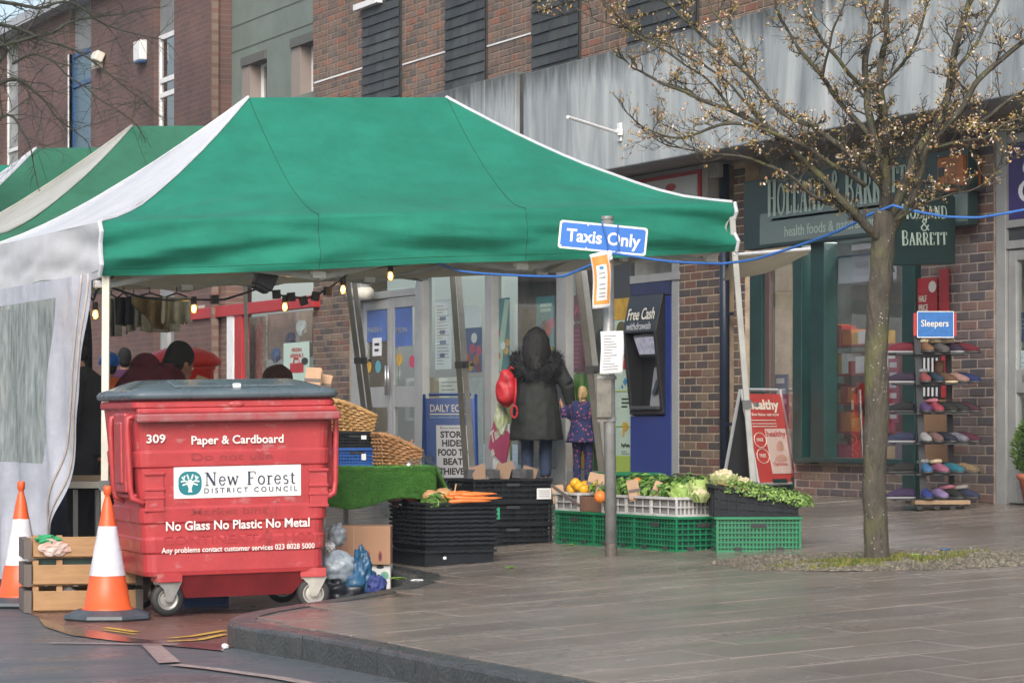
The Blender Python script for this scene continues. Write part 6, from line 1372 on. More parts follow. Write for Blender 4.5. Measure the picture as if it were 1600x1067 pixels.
# ------------------------------------------------------------------ nested black crates with roots on top
bp = ong(664, 886); bq = ong(789, 879); ang = 0.0; W_ = bq.x - bp.x; zb0 = min(gh(bp.x), gh(bq.x)) - .005
NC = 11; hN = .4
def tray_mesh(full):
    mb = MB(); H = .105 if full else .05; w, d = W_, .56
    rr2 = lambda x0, y0, x1, y1, z: [V((x0, y0, z)), V((x1, y0, z)), V((x1, y1, z)), V((x0, y1, z))]
    mb.loft([rr2(.012, .012, w - .012, d - .012, 0), rr2(.004, .004, w - .004, d - .004, H - .012)]); return mb
def rim_mesh(H):
    mb = MB(); w, d = W_, .56
    pts = lambda n, a, b: [V(a).lerp(V(b), i / n) + V((0, 0, .0035 * math.sin(i * 2.1))) for i in range(n + 1)]
    for a, b in (((-.006, -.006, H), (w + .006, -.006, H)), ((-.006, d + .006, H), (w + .006, d + .006, H)), ((-.006, 0, H), (-.006, d, H)), ((w + .006, 0, H), (w + .006, d, H))):
        P_ = pts(22, a, b)
        for p, q in zip(P_, P_[1:]): mb.bar(p, q, .016, .014)
    return mb
tm, tmf = tray_mesh(False).mesh('body', m_blackcrate), tray_mesh(True).mesh('body', m_blackcrate); rmh, rmf = rim_mesh(.045).mesh('rim', m_blackcrate), rim_mesh(.1).mesh('rim', m_blackcrate)
z = 0
ordn = ['bottom', 'second', 'third', 'fourth', 'fifth', 'sixth', 'seventh', 'eighth', 'ninth', 'tenth', 'top']
for i in range(NC):
    fullc = i == 0
    t = thing('black_crate', f'{ordn[i]} black crate, counted upwards, of the nested stack under the carrots' if i not in (0, NC - 1) else f'{ordn[i]} black crate of the nested stack under the carrots', 'crate', (bp.x + rnd.uniform(-.004, .004), bp.y + rnd.uniform(-.004, .004), zb0 + z), ang + rnd.uniform(-.012, .012), 'nested stack of black crates')
    for nm, me in (('body', tmf if fullc else tm), ('rim', rmf if fullc else rmh)): o = bpy.data.objects.new(nm, me); COL.objects.link(o); o.parent = t
    z += .105 if fullc else (hN - .105 - .045) / (NC - 2) 
ST = Matrix.Translation((bp.x, bp.y, zb0)) @ Matrix.Rotation(ang, 4, 'Z'); topz = hN - .01
tk = ST @ V((.13, -.012, .06)); mb = MB(); mb.smooth = True; mb.ell((0, 0, 0), (.013, .005, .011), 8, 6); o = mb.build('paper_scrap', m_paper); o.location = tk; tag(o, 'white scrap stuck to the lowest black crate', 'paper')
# produce
m_carrot = M('carrot_orange', (.62, .16, .03), .45, noise=.2, nscale=18); m_swede = M('swede_skin', (.5, .3, .09), .55, noise=.4, nscale=8, col2=(.3, .14, .1)); m_beet = M('sweet_potato_skin', (.24, .09, .06), .7, noise=.35)
def carrot(i, p, q):
    mb = MB(); mb.smooth = True; p, q = V(p), V(q); pts = [p.lerp(q, f) + V((0, 0, .004 * math.sin(f * 5 + i))) for f in (0, .05, .3, .6, .85, 1)]
    mb.tube(pts, [.006, .014, .0135, .011, .007, .002], 8); o = mb.build('carrot', m_carrot); tag(o, 'orange carrot in the heap on the nested black crates', 'carrot', 'carrots heaped on the black crates')
for i in range(24):
    r_ = i // 8; y = .02 + .05 * (i % 8) + rnd.uniform(-.02, .02); x0 = .16 + rnd.uniform(-.04, .05) + .02 * r_; L_ = rnd.uniform(.2, .32); a_ = rnd.uniform(-.2, .25)
    carrot(i, ST @ V((x0, y, topz + .02 + .024 * r_)), ST @ V((x0 + L_ * math.cos(a_), y + L_ * math.sin(a_) - .02, topz + .015 + .022 * r_ + rnd.uniform(-.005, .02))))
for x, y, z_, r_, m_ in ((.02, .25, .06, .05, 'sweet_potato_skin'), (.1, .14, .05, .05, 'swede_skin'), (.21, .2, .06, .052, 'swede_skin'), (.06, .35, .1, .045, 'sweet_potato_skin')):
    mb = MB(); mb.smooth = True; mb.ell((0, 0, 0), (r_ * 1.15, r_, r_ * .85), 14, 10, bump=.2, seed=x * 50); o = mb.build('root_vegetable', MATS[m_]); o.location = ST @ V((x, y, topz + z_))
    tag(o, {('swede_skin', .1): 'yellow swede nearest the green leaves on the black crates', ('swede_skin', .21): 'yellow swede beside the wooden stick on the black crates', ('sweet_potato_skin', .02): 'reddish sweet potato at the corner of the black crates', ('sweet_potato_skin', .06): 'reddish sweet potato behind the swedes'}[(m_, x)], 'vegetable')
mb = MB(); mb.bar(ST @ V((.24, .1, topz + .04)), ST @ V((.27, .13, topz + .13)), .008, .004); tag(mb.build('wooden_stick', m_wick), 'thin wooden stick upright among the carrots', 'stick')
def leaves(mb, c, rad, n, size, seed=0, up=.5, flat=1):
    rg = random.Random(seed)
    for i in range(n):
        d = V((rg.gauss(0, 1), rg.gauss(0, 1), abs(rg.gauss(0, 1)) * up + .1)); d.normalize(); q = rg.random() ** .4
        p = V(c) + V((d.x * rad[0] * q, d.y * rad[1] * q, d.z * rad[2] * q)); s = size * rg.uniform(.6, 1.3)
        a = d.orthogonal().normalized(); a = (Matrix.Rotation(rg.uniform(0, 6.28), 3, d) @ a); b = d.cross(a); mb.rv = rg.random()
        w = [p - a * s, p - b * s * .55 + d * s * .25, p + a * s * 1.1 + d * s * .1, p + b * s * .55 + d * s * .25]
        mb.add(w + [p + d * s * .05], [(0, 1, 4), (1, 2, 4), (2, 3, 4), (3, 0, 4)])
m_leafy = M_random('leaf_green', [(.08, .18, .03), (.12, .24, .04), (.05, .13, .025), (.18, .3, .07)], rough=.5, bump=0, noise=.3)
m_kale = M_random('kale_green', [(.12, .22, .05), (.18, .3, .07), (.08, .16, .035), (.26, .38, .1)], rough=.55, bump=0, noise=.3)
mb = MB(); leaves(mb, ST @ V((.09, .04, topz)), (.1, .06, .08), 90, .03, 3); tag(tag(mb.build('leaf_bunch', m_leafy, rndattr=True), 'bunch of bright green leaves beside the carrots', 'leaves'), kind='thing')
mb = MB(); leaves(mb, ST @ V((.12, .5, topz + .02)), (.2, .12, .2), 260, .035, 5); tag(mb.build('parsley_bunch', M_random('dark_leaf_green', [(.03, .07, .02), (.05, .09, .025), (.025, .055, .02)], bump=0), rndattr=True), 'dark green bunches of herbs inside the clear plastic bag', 'herbs')
m_clear = M_glass('clear_bag_film', (.86, .9, .88), .14, .12)
mb = MB(); mb.smooth = True; mb.ell((0, 0, 0), (.24, .16, .2), 24, 18, bump=.35, seed=3); mb.v = [V((p.x * (1 - .9 * max(0, p.z)), p.y, p.z)) * (1 + .1 * mnoise.noise(p * 14)) for p in mb.v]
o = mb.build('clear_bag', m_clear); o.location = ST @ V((.13, .5, topz + .1)); tag(o, 'clear plastic bag round the herbs behind the carrots', 'bag')
mb = MB(); mb.box(ST @ V((W_ + .012, -.012, hN - .065)), (.02, .004, .075)); tag(mb.build('green_label', M('green_label', (.02, .24, .13), .5)), 'green label at the corner of the nested crates', 'label')

# ------------------------------------------------------------------ black crates beyond, with a white notice
e = ong(868, 848); bk = V((e.x - .56, e.y + .12, gh(e.x - .3) - .01))
for i in range(3): crate('black_crate', ['lowest black crate under the white notice', 'middle black crate under the white notice', 'uppermost black crate bearing the white notice'][i], bk + V((0, 0, i * .155)), 0, (.58, .5, .148), m_blackcrate, 5, 12, 10, 'black crates beside the green crates')
mb = MB(); pz = onY(850, 771, bk.y - .02); mb.box(pz, (.11, .004, .075)); nb = mb.build('price_notice', m_paper); tag(nb, 'small white notice with lines of print on the black crates', 'notice'); 
mb = MB()
for i in range(4): mb.box(pz + V((0, -.0035, .022 - .014 * i)), (.08, .002, .004))
mb.build('print', m_greyink, nb)
rg = random.Random(4)
for i in range(9):
    p = bk + V((.05 + .055 * i, .06 + .3 * rg.random(), .47)); mb = MB(); mb.box((0, 0, .03), (.1, .085, .06)); t = mb.build('punnet', M('dark_punnet', (.03, .03, .035), .3, noise=.6, nscale=30, col2=(.09, .09, .1))); t.location = p; t.rotation_euler = (0, 0, rg.uniform(-.2, .2)); tag(t, 'clear punnet of dark fruit on the black crates', 'punnet', 'punnets of dark fruit on the black crates')
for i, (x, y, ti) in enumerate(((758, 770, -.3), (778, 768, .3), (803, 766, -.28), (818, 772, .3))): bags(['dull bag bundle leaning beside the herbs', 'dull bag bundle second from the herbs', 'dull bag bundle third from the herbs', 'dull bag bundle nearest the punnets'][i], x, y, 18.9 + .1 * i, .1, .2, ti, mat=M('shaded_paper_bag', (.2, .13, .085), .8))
crate('plastic_crate', 'low black crate of dark beetroot in the second stall', at(752, 790, 18.9), 0, (.5, .4, .12), m_blackcrate, 4, 10, 8)

# ------------------------------------------------------------------ green crates with white trays of vegetables
r1, r2 = ong(1057, 862), ong(868, 848); rowd = (r2 - r1).xy.to_3d(); rl = rowd.length; rowd.normalize(); ra = math.atan2(rowd.y, rowd.x)
side = V((rowd.y, -rowd.x, 0))                          # away to the right of the row
cl = rl / 3
for i in range(3):
    o_ = r1 + rowd * (cl * i) + side * .40; o_.z = gh(r1.x) + .0
    crate('green_crate', ['green crate of the row closest to the leafy crate', 'middle green crate of the row behind the sign post', 'green crate at the far end of the row beside the black crates'][i], o_ - side * .0 - V((0, 0, 0)), ra, (cl - .012, .40, .215), m_greencrate, 7, 15, 10, 'green crates under the white vegetable trays', liner=m_dgreen, feet=True)
zt2 = gh(r1.x) + .225
nW = 5; wl_ = rl / nW
wlab = ['white tray holding cabbages, closest to the leafy crate', 'white tray of cucumbers with a bag bundle', 'white tray of dark greens with a bag bundle', 'white tray partly behind the sign post', 'white tray of yellow peppers at the far end of the row']
for i in range(nW):
    o_ = r1 + rowd * (wl_ * i) + side * .40; o_.z = zt2
    if i == 3:
        t = thing('cardboard_tray', 'brown cardboard tray between two white vegetable trays', 'tray', o_, ra); mb = MB()
        for a_, b_ in (((0, 0, 0), (wl_ - .02, .012, .1)), ((0, .388, 0), (wl_ - .02, .4, .1)), ((0, .012, 0), (.012, .388, .1)), ((wl_ - .032, .012, 0), (wl_ - .02, .388, .1)), ((.012, .012, 0), (wl_ - .032, .388, .01))): mb.bx(a_, b_)
        mb.build('shell', M('dark_cardboard', (.17, .09, .06), .85, noise=.3), t)
    else: crate('white_tray', wlab[i], o_, ra, (wl_ - .015, .40, .115), m_whitecrate, 3, 4, 14, 'white vegetable trays on the green crates', liner=M('grey_liner', (.22, .22, .22), .7), handle=False)
def row(f, across, z): p = r1 + rowd * (rl * f) + side * across; p.z = zt2 + z; return p      # f from the near end
gc1, gc2, gc0 = ong(1121, 863), ong(1250, 857), ong(1089, 859)
ga = math.atan2(gc2.y - gc1.y, gc2.x - gc1.x); gw = (gc2 - gc1).xy.length; gz0 = gh(gc1.x) + .002
crate('green_crate', 'long green crate at the end under the black leafy crate', V((gc1.x, gc1.y, gz0)), ga, (gw, .42, .215), m_greencrate, 8, 24, 12, 'green crates under the white vegetable trays', liner=m_dgreen, feet=True)
GM = Matrix.Translation((gc1.x, gc1.y, gz0 + .225)) @ Matrix.Rotation(ga, 4, 'Z')
t = thing('black_crate', 'sloping black crate heaped with curly kale on the end green crate', 'crate', GM @ V((-.02, 0, 0)), ga); cw, cd, ha, hb = gw + .01, .42, .19, .085
mb = MB()
for y in (0, cd - .012): mb.prism([(0, y, 0), (cw, y, 0), (cw, y, hb), (0, y, ha)], (0, .012, 0))
mb.build('side_wall', m_blackcrate, t); mb = MB(); mb.bx((0, .012, 0), (.012, cd - .012, ha)); mb.build('end_wall', m_blackcrate, t); mb = MB(); mb.bx((cw - .012, .012, 0), (cw, cd - .012, hb)); mb.build('end_wall', m_blackcrate, t); mb = MB(); mb.bx((.012, .012, 0), (cw - .012, cd - .012, .01)); mb.build('base', m_blackcrate, t)
mb = MB()
for y in (-.006, cd + .006): mb.bar((-.01, y, ha), (cw + .01, y, hb), .022, .018)
for x, h in ((-.006, ha), (cw + .006, hb)): mb.bar((x, 0, h), (x, cd, h), .022, .018)
mb.build('rim', m_blackcrate, t); mb = MB()
for i in range(9): x = cw * (i + .5) / 9; mb.bar((x, -.004, 0), (x, -.004, ha + (hb - ha) * x / cw), .012, .008, up=(0, 1, 0))
for i in range(4): mb.bar((-.004, .05 + .1 * i, 0), (-.004, .05 + .1 * i, ha), .008, .012, up=(1, 0, 0))
for f in (.3, .62): mb.bar((0, -.003, ha * f), (cw, -.003, hb * f), .008, .01)
mb.build('ribs', m_blackcrate, t)
KM = GM @ Matrix.Translation((-.02, 0, .19)) @ Matrix.Rotation(math.atan2(ha - hb, cw), 4, 'Y')
mb = MB()
for i in range(15):
    cx_, cy_ = .14 + (gw - .1) * (i % 5) / 4, .05 + .3 * (i // 5) / 2; leaves(mb, KM @ V((cx_, cy_, -.02)), (.1, .1, .1), 460, .0115, 30 + i, .75)
tag(mb.build('kale', m_kale, rndattr=True), 'mass of curly green kale heaped in the tilted black crate', 'kale', kind='stuff')
m_cauli = M('cauliflower_cream', (.62, .55, .34), .7, noise=.25, nscale=40, bump=.9, bscale=70); m_cab = M_random('cabbage_leaf', [(.3, .4, .12), (.22, .34, .08), (.4, .46, .2), (.16, .27, .06)], rough=.5, bump=.2, noise=.25)
def cauli(label, p, r_, seed):
    t = thing('cauliflower', label, 'cauliflower', p); mb = MB(); mb.smooth = True; rg = random.Random(seed); mb.ell((0, 0, 0), (r_, r_, r_ * .72), 18, 12)
    for i in range(50):
        d = V((rg.gauss(0, 1), rg.gauss(0, 1), abs(rg.gauss(0, 1)))).normalized(); mb.ell(V((d.x * r_, d.y * r_, d.z * r_ * .72)) * .93, r_ * .2, 8, 6)
    mb.build('head', m_cauli, t); mb = MB()
    for i in range(9):
        a_ = i * .7 + rg.uniform(-.1, .1); b_ = V((math.cos(a_), math.sin(a_), 0)); tn = V((-b_.y, b_.x, 0)); q = lambda w, h, o_: b_ * (r_ * o_) + tn * (r_ * w) + V((0, 0, r_ * h))
        mb.rv = rg.random(); mb.add([q(-.35, -.7, .6), q(.35, -.7, .6), q(-.5, 0, 1.05), q(.5, 0, 1.1), q(0, .45, 1.2)], [(0, 1, 3, 2), (2, 3, 4)])
    solid(mb.build('leaves', m_cab, t, rndattr=True), .004)
cauli('big cream cauliflower at the corner of the tilted crate', GM @ V((.05, .1, .235)), .075, 1); cauli('smaller cauliflower behind the big one', GM @ V((.17, .17, .2)), .06, 2); cauli('cream cauliflower low behind the cabbages', row(-.04, .14, .13), .055, 3)
def cabbage(label, p, r_, seed):
    t = thing('cabbage', label, 'cabbage', p, group='pale green cabbages'); rg = random.Random(seed); mb = MB(); mb.smooth = True; mb.ell((0, 0, 0), r_ * .85, 14, 10, bump=.15, seed=seed); mb.rv = .6; mb.build('heart', m_cab, t)
    for i in range(7):
        mb = MB(); a_ = rg.uniform(0, 6.28); rot = Matrix.Rotation(a_, 3, 'Z') @ Matrix.Rotation(rg.uniform(-.5, .6), 3, 'X'); mb.smooth = True
        mb.grid(lambda u, v: rot @ V((r_ * .95 * math.sin((u - .5) * 2.2), -r_ * .95 * math.cos((u - .5) * 2.0) * (1 + .1 * math.sin(v * 9 + u * 11)), r_ * (-.7 + 1.5 * v) + .01 * math.sin(u * 13))), 7, 6); solid(mb.build('leaf', m_cab, t), .003)
cabbage('loose pale cabbage at the front corner of the near white tray', row(.06, .1, .12), .075, 1); cabbage('pale cabbage behind the front corner one', row(.1, .27, .15), .075, 2); cabbage('yellow green cabbage beside the tilted crate', row(-.03, .3, .15), .07, 3)
m_cuc = M('cucumber_green', (.035, .1, .02), .35, noise=.3, nscale=10)
for i in range(9):
    a_ = row(.2 + .018 * i, .04 + .03 * (i % 3), .12 + .025 * (i % 3)); b_ = a_ + side * .26 + V((0, 0, .02)) + rowd * rnd.uniform(-.03, .03); mb = MB(); mb.smooth = True
    mb.tube([a_, a_.lerp(b_, .1), a_.lerp(b_, .5), a_.lerp(b_, .9), b_], [.005, .019, .021, .019, .005], 10); tag(mb.build('cucumber', m_cuc), 'dark green cucumber in the white tray', 'cucumber', 'cucumbers in the white tray')
mb = MB()
for i in range(22): leaves(mb, row(.14 + .6 * i / 22, .1 + .13 * (i % 3), .125 + .02 * (i % 3)), (.09, .1, .1), 110, .026, 60 + i)
tag(mb.build('greens', m_leafy, rndattr=True), 'heaped dark leafy greens filling the white trays', 'greens', kind='stuff')
m_pep = M('yellow_pepper', (.7, .36, .02), .3, noise=.15, nscale=5); m_org = M('orange_skin', (.7, .2, .03), .45, noise=.1)
for i in range(8):
    mb = MB(); mb.smooth = True; mb.lathe([(.008, -.04), (.025, -.038), (.034, -.01), (.037, .015), (.025, .034), (.008, .028)], 12); o = mb.build('pepper', m_pep); o.location = row(.84 + .035 * (i % 4), .08 + .1 * (i // 4), .14 + .02 * (i % 3)); o.rotation_euler = (rnd.uniform(-1, 1), rnd.uniform(-1, 1), 0); tag(o, 'yellow pepper in the white tray at the far end', 'pepper', 'yellow peppers in the far white tray')
for i, (x, y) in enumerate(((938, 776), (996, 753))): mb = MB(); mb.smooth = True; mb.ell((0, 0, 0), .042 if i == 0 else .03, 14, 10); o = mb.build('orange_squash', m_org); o.location = at(x, y, 18.3); tag(o, ['round orange squash beside the sign post', 'small orange fruit behind the bag bundle'][i], 'squash')
for lab, x, y, D, w, h, ti in (('paper bag bundle at the far end beside the peppers', 874, 784, 19.0, .08, .12, -.1), ('paper bag bundle leaning behind the peppers', 922, 770, 18.8, .08, .14, .25), ('paper bag bundle half behind the sign post', 938, 775, 18.5, .08, .15, .2), ('paper bag bundle in the middle of the white trays', 994, 780, 18.0, .075, .13, -.18), ('paper bag bundle tilted over the cucumbers', 1021, 782, 17.85, .075, .13, .38)): bags(lab, x, y, D, w, h, ti)
mb = MB(); mb.bar(at(862, 758, 18.8), at(905, 790, 18.5), .012, .02); tag(mb.build('slanting_stick', m_woodend), 'dark wooden handle slanting over the far white tray', 'handle')
mb = MB(); a_ = GM @ V((.0, .04, .21)); mb.bar(a_, GM @ V((.2, .03, .165)), .1, .006); tag(mb.build('cardboard_flap', M('brown_cardboard')), 'curled brown cardboard flap under the big cauliflower', 'cardboard')
crate('green_crate', 'green crate standing behind the vegetable trays under the lime panel', at(960, 800, 19.6), 0, (.36, .4, .27), m_greencrate, 6, 12, 10, liner=m_dgreen)
# ------------------------------------------------------------------ taxi sign and its post
pp = ong(955, 868); PD = 17.42
m_post = M('galvanised_post', (.27, .28, .28), .42, noise=.3, nscale=10, metal=.3)
sp_ = thing('sign_post', 'grey steel post carrying the tilted blue Taxis Only sign', 'sign post', (pp.x, pp.y, gh(pp.x)))
tp = at(949, 343, PD + .06); mb = MB(); mb.smooth = True; bt_ = V((pp.x, pp.y, gh(pp.x) - .02)); mb.tube([bt_, tp], .037, 16); mb.build('post', m_post, sp_, world=True)
mb = MB(); mb.tube([tp, tp + V((0, 0, .02))], .041, 16); mb.build('cap', m_post, sp_, world=True)
mb = MB(); mb.tube([bt_ , bt_ + V((0, 0, .1))], .0385, 16); mb.build('rust_band', M('rusty_foot', (.1, .085, .075), .6, noise=.5, nscale=30), sp_, world=True)
pc_ = at(942, 372, PD - .02); ex = (RIGHT * math.cos(R(5.5)) - V((0, 0, 1)) * math.sin(R(5.5))); ey = (V((0, 0, 1)) * math.cos(R(5.5)) + RIGHT * math.sin(R(5.5)))
fm0 = frame_mtx(pc_, ex, ey); w2, h2 = 69 * PD / F, 22 * PD / F
def rrect(w, h, r_, z, n=5):
    out = []
    for cx_, cy_, a0 in ((w - r_, -h + r_, -90), (w - r_, h - r_, 0), (-w + r_, h - r_, 90), (-w + r_, -h + r_, 180)):
        for i in range(n + 1): a = R(a0 + 90 * i / n); out.append(V((cx_ + r_ * math.cos(a), cy_ + r_ * math.sin(a), z)))
    return out
nz = fm0.to_3x3() @ V((0, 0, 1))
mb = MB(); mb.prism([fm0 @ p for p in rrect(w2, h2, .02, 0)], nz * .004); plate = mb.build('plate', M('white_sign_edge', (.66, .67, .64), .4), sp_, world=True)
mb = MB(); mb.prism([fm0 @ p for p in rrect(w2 - .013, h2 - .013, .014, .0042)], nz * .001); mb.build('blue_face', M('sign_blue', (.01, .14, .52), .35, noise=.1, nscale=3), plate, world=True)
tm_ = fm0.copy(); tm_.translation = fm0 @ V((-57 * PD / F, -9.5 * PD / F, .0056)); text_fit('Taxis Only', tm_, 116 * PD / F, 19.5 * PD / F, M('white_sign_letters', (.74, .75, .75), .4), plate, bold=.022)
mb = MB()
for x, y in ((-.94, .84), (-.94, -.8), (-.36, .8), (-.36, -.82), (.94, .82), (.94, -.82)): mb.box(fm0 @ V((x * w2, y * h2, .0055)), (.009, .009, .009))
mb.build('rivet', M('white_sign_edge'), plate, world=True)
mb = MB()
for dz in (.04, -.045): mb.tube([pc_ + V((0, 0, dz)) + FWD * .02, pc_ + V((0, 0, dz)) + FWD * .09], .05, 12)
mb.build('sign_clamp', m_post, sp_, world=True)
bx0 = at(944, 622, PD); mb = MB(); mb.box(bx0 + FWD * .0, (.1, .05, .25), rz=-TH); bevel(mb.build('post_box', M('weathered_box', (.2, .19, .16), .6, noise=.6, nscale=14, col2=(.09, .09, .08)), sp_, world=True), .008)
for y in (590, 655): c = at(953, y, PD + .05); mb = MB(); mb.tube([c - V((0, 0, .012)), c + V((0, 0, .012))], .043, 14); mb.box(c - RIGHT * .05 - FWD * .02, (.06, .03, .03), rz=-TH); mb.build('band_clamp', m_post, sp_, world=True)
def sheet(name, label, pts, mat, D, inner=None, curl=.02, txt=None, cat='notice'):
    A, B, C_, E = [at(x, y, D) for x, y in pts]             # top left, top right, bottom right, bottom left
    t = thing(name, label, cat, A.lerp(B, .5))
    def f(u, v): p = A.lerp(B, u).lerp(E.lerp(C_, u), v); return p - FWD * (curl * math.sin(math.pi * u) + curl * .8 * math.sin(5 * v) * (u - .3)) + RIGHT * (curl * .5 * math.sin(4.5 * v))
    mb = MB(); mb.smooth = True; mb.grid(f, 10, 16); solid(mb.build('paper', mat, t, world=True), .001)
    def patch(nm, u0, u1, v0, v1, m_, off=.003): mb = MB(); mb.grid(lambda u, v: f(u0 + (u1 - u0) * u, v0 + (v1 - v0) * v) - FWD * off, 6, max(2, int((v1 - v0) * 16))); mb.build(nm, m_, t, world=True)
    return t, patch
t, patch = sheet('notice_sheet', 'orange bordered notice tied under the taxi sign', [(921, 398), (949, 392), (957, 480), (928, 483)], m_paper, 17.33)
m_ob = M('orange_border', (.62, .26, .05), .5)
patch('border', .08, .22, .06, .93, m_ob); patch('border', .8, .93, .06, .93, m_ob); patch('border', .22, .8, .06, .22, m_ob); patch('border', .22, .8, .86, .93, m_ob)
for v in (.36, .44, .56, .64, .72, .78): patch('print', .34, .68, v, v + .02, m_greyink, .004)
patch('logo', .4, .62, .25, .3, M('cyan_print'), .004)
t, patch = sheet('notice_sheet', 'plain white printed sheet tied to the post below the orange notice', [(938, 518), (974, 517), (974, 583), (938, 585)], m_paper, 17.33, curl=.008)
for i in range(13): patch('print', .12, .4 + .5 * rnd.random(), .1 + .065 * i, .125 + .065 * i, m_greyink)
t, patch = sheet('yellow_tag', 'torn yellow card edge behind the orange notice on the post', [(949, 410), (955, 408), (954, 440), (949, 440)], m_ob, 17.36, curl=.004)
mb = MB(); c = at(953, 400, 17.34); mb.ell(c, (.02, .02, .035), 10, 8, bump=.5); tag(mb.build('paper_twist', m_paper), 'white twist of plastic knotted under the taxi sign', 'plastic')

# ------------------------------------------------------------------ A-boards
def aboard(name, label, loc, rz, w, h, splay, frame_mat, face_mat, rounded=False):
    t = thing(name, label, 'A-board', loc, rz); sides = []
    for sg, nm in ((-1, 'front_panel'), (1, 'rear_panel')):
        a = math.atan2(splay, h) * sg; mm = Matrix.Translation((0, sg * splay, 0)) @ Matrix.Rotation(a, 4, 'X')
        mb = MB(); mb.box(mm @ V((0, 0, h * .54)), (w - .05, .012, h * .84), m=mm.to_3x3().to_4x4()); p = mb.build(nm, face_mat if sg < 0 else m_atm2, t)
        mb = MB()
        for sx in (-1, 1): mb.tube([mm @ V((sx * (w / 2 - .015), 0, 0)), mm @ V((sx * (w / 2 - .015), 0, h - (.06 if rounded else 0)))] + ([mm @ V((sx * (w / 2 - .035), 0, h - .015)), mm @ V((sx * (w / 2 - .08), 0, h))] if rounded else []), .016, 6)
        mb.tube([mm @ V((-w / 2 + .06, 0, h)), mm @ V((w / 2 - .06, 0, h))], .016, 6); mb.tube([mm @ V((-w / 2 + .015, 0, h * .12)), mm @ V((w / 2 - .015, 0, h * .12))], .014, 6)
        mb.build('frame', frame_mat, t); sides.append(mm)
    return t, sides[0]
p = pav(703, 26.6); t, mm = aboard('newspaper_board', 'blue framed newspaper board with a white headline sheet', p, -TH + R(6), .53, 1.0, .2, M('blue_frame_paint', (.012, .06, .25), .35), M('blue_board', (.015, .07, .28), .4, noise=.2))
WM = root_matrix(t) @ mm
def bm(x, z, o_=.0075): return frame_mtx(WM @ V((x, -o_, z)), (WM.to_3x3() @ V((1, 0, 0))), (WM.to_3x3() @ V((0, 0, 1))))
text_fit('DAILY ECHO', bm(-.195, .83), .39, .07, m_cream, t, bold=.02); text_fit('bournemouthecho.co.uk', bm(-.195, .765), .39, .028, M('pale_blue_print', (.3, .42, .55), .5), t)
mb = MB(); mb.box(mm @ V((0, -.009, .805)), (.4, .003, .012), m=mm.to_3x3().to_4x4()); mb.build('rule', m_cream, t)
mb = MB(); mb.box(mm @ V((.02, -.009, .42)), (.32, .003, .55), m=mm.to_3x3().to_4x4()); ps_ = mb.build('headline_sheet', m_paper, t)
text_fit('Bournemouth', bm(-.1, .66, .0115), .24, .022, m_ink, ps_)
for s, z, w in (('STORE', .575, .24), ('HIDES', .49, .21), ('FOOD TO', .4, .29), ('BEAT', .31, .19), ('THIEVES', .215, .28)): text_fit(s, bm(.02 - w / 2, z, .0115), w, .062, m_ink, ps_, bold=.035)
p = pav(1188, 24.0); AZ = -TH + R(47); t, mm = aboard('shop_board', 'red healthy magazine board with silver frame and sloping legs', p, AZ, .58, .95, .22, M('silver_frame', (.5, .53, .55), .35, metal=.5), M('board_red', (.4, .05, .045), .4, noise=.12))
WM = root_matrix(t) @ mm
text_fit('healthy', bm(-.22, .775), .42, .085, m_cream, t, bold=.03); text_fit('New Issue out now', bm(-.22, .715), .4, .03, m_cream, t)
for z in (.675, .645, .62): mb = MB(); mb.box(mm @ V((-.05, -.009, z)), (.34, .003, .006), m=mm.to_3x3().to_4x4()); mb.build('rule', m_cream, t)
mb = MB(); mb.box(mm @ V((.085, -.009, .4)), (.29, .003, .4), m=mm.to_3x3().to_4x4()); cv = mb.build('cover_picture', M('pinkish_cover', (.5, .36, .32), .5, noise=.45, nscale=9, col2=(.55, .45, .42)), t)
text_fit('healthy', bm(-.05, .53, .0115), .27, .05, m_red, cv, bold=.015); text_fit('Optimise', bm(-.03, .27, .0115), .2, .035, m_red, cv)
mb = MB(); mb.ell(mm @ V((.1, -.012, .42)), (.055, .004, .075), 14, 10); mb.ell(mm @ V((.09, -.012, .32)), (.09, .003, .05), 14, 8); mb.build('portrait_print', M('skin_print', (.5, .3, .24), .6), cv)
for z in (.5, .36):
    mb = MB(); mb.tube([mm @ V((-.15 + .085 * math.cos(a), -.009, z + .065 * math.sin(a))) for a in [2 * math.pi * i / 20 for i in range(21)]], .003, 4); mb.build('ring_print', m_cream, t)
    text_fit('FREE', bm(-.195, z - .012, .0085), .09, .03, m_cream, t)
mb = MB(); mb.box(mm @ V((.02, -.01, .135)), (.2, .01, .035), m=mm.to_3x3().to_4x4()); mb.build('base_label', m_darkgreen, t)
mg = poster('magazine_poster', 'pink and white take a poster tilted beside the jeans of the woman', 'poster', m_paper, 770, 796, 662, 735, WD - .25)
bpos = onX(781, 690, WD - .26); mm_ = Matrix.Translation(bpos) @ Matrix.Rotation(R(-22), 4, 'X')
mb = MB(); mb.box(bpos, (.008, .46, .36), m=Matrix.Rotation(R(25), 4, 'X')); mb.build('pink_panel', m_pink, mg, world=True)
fx = frame_mtx(bpos + V((-.007, .2, -.02)), (0, -1, .38), (0, .38, 1)); text_fit('Take', fx, .34, .12, m_cream, mg, bold=.03); fx.translation = bpos + V((-.007, .19, -.16)); text_fit('a', fx, .09, .1, m_cream, mg, bold=.03)

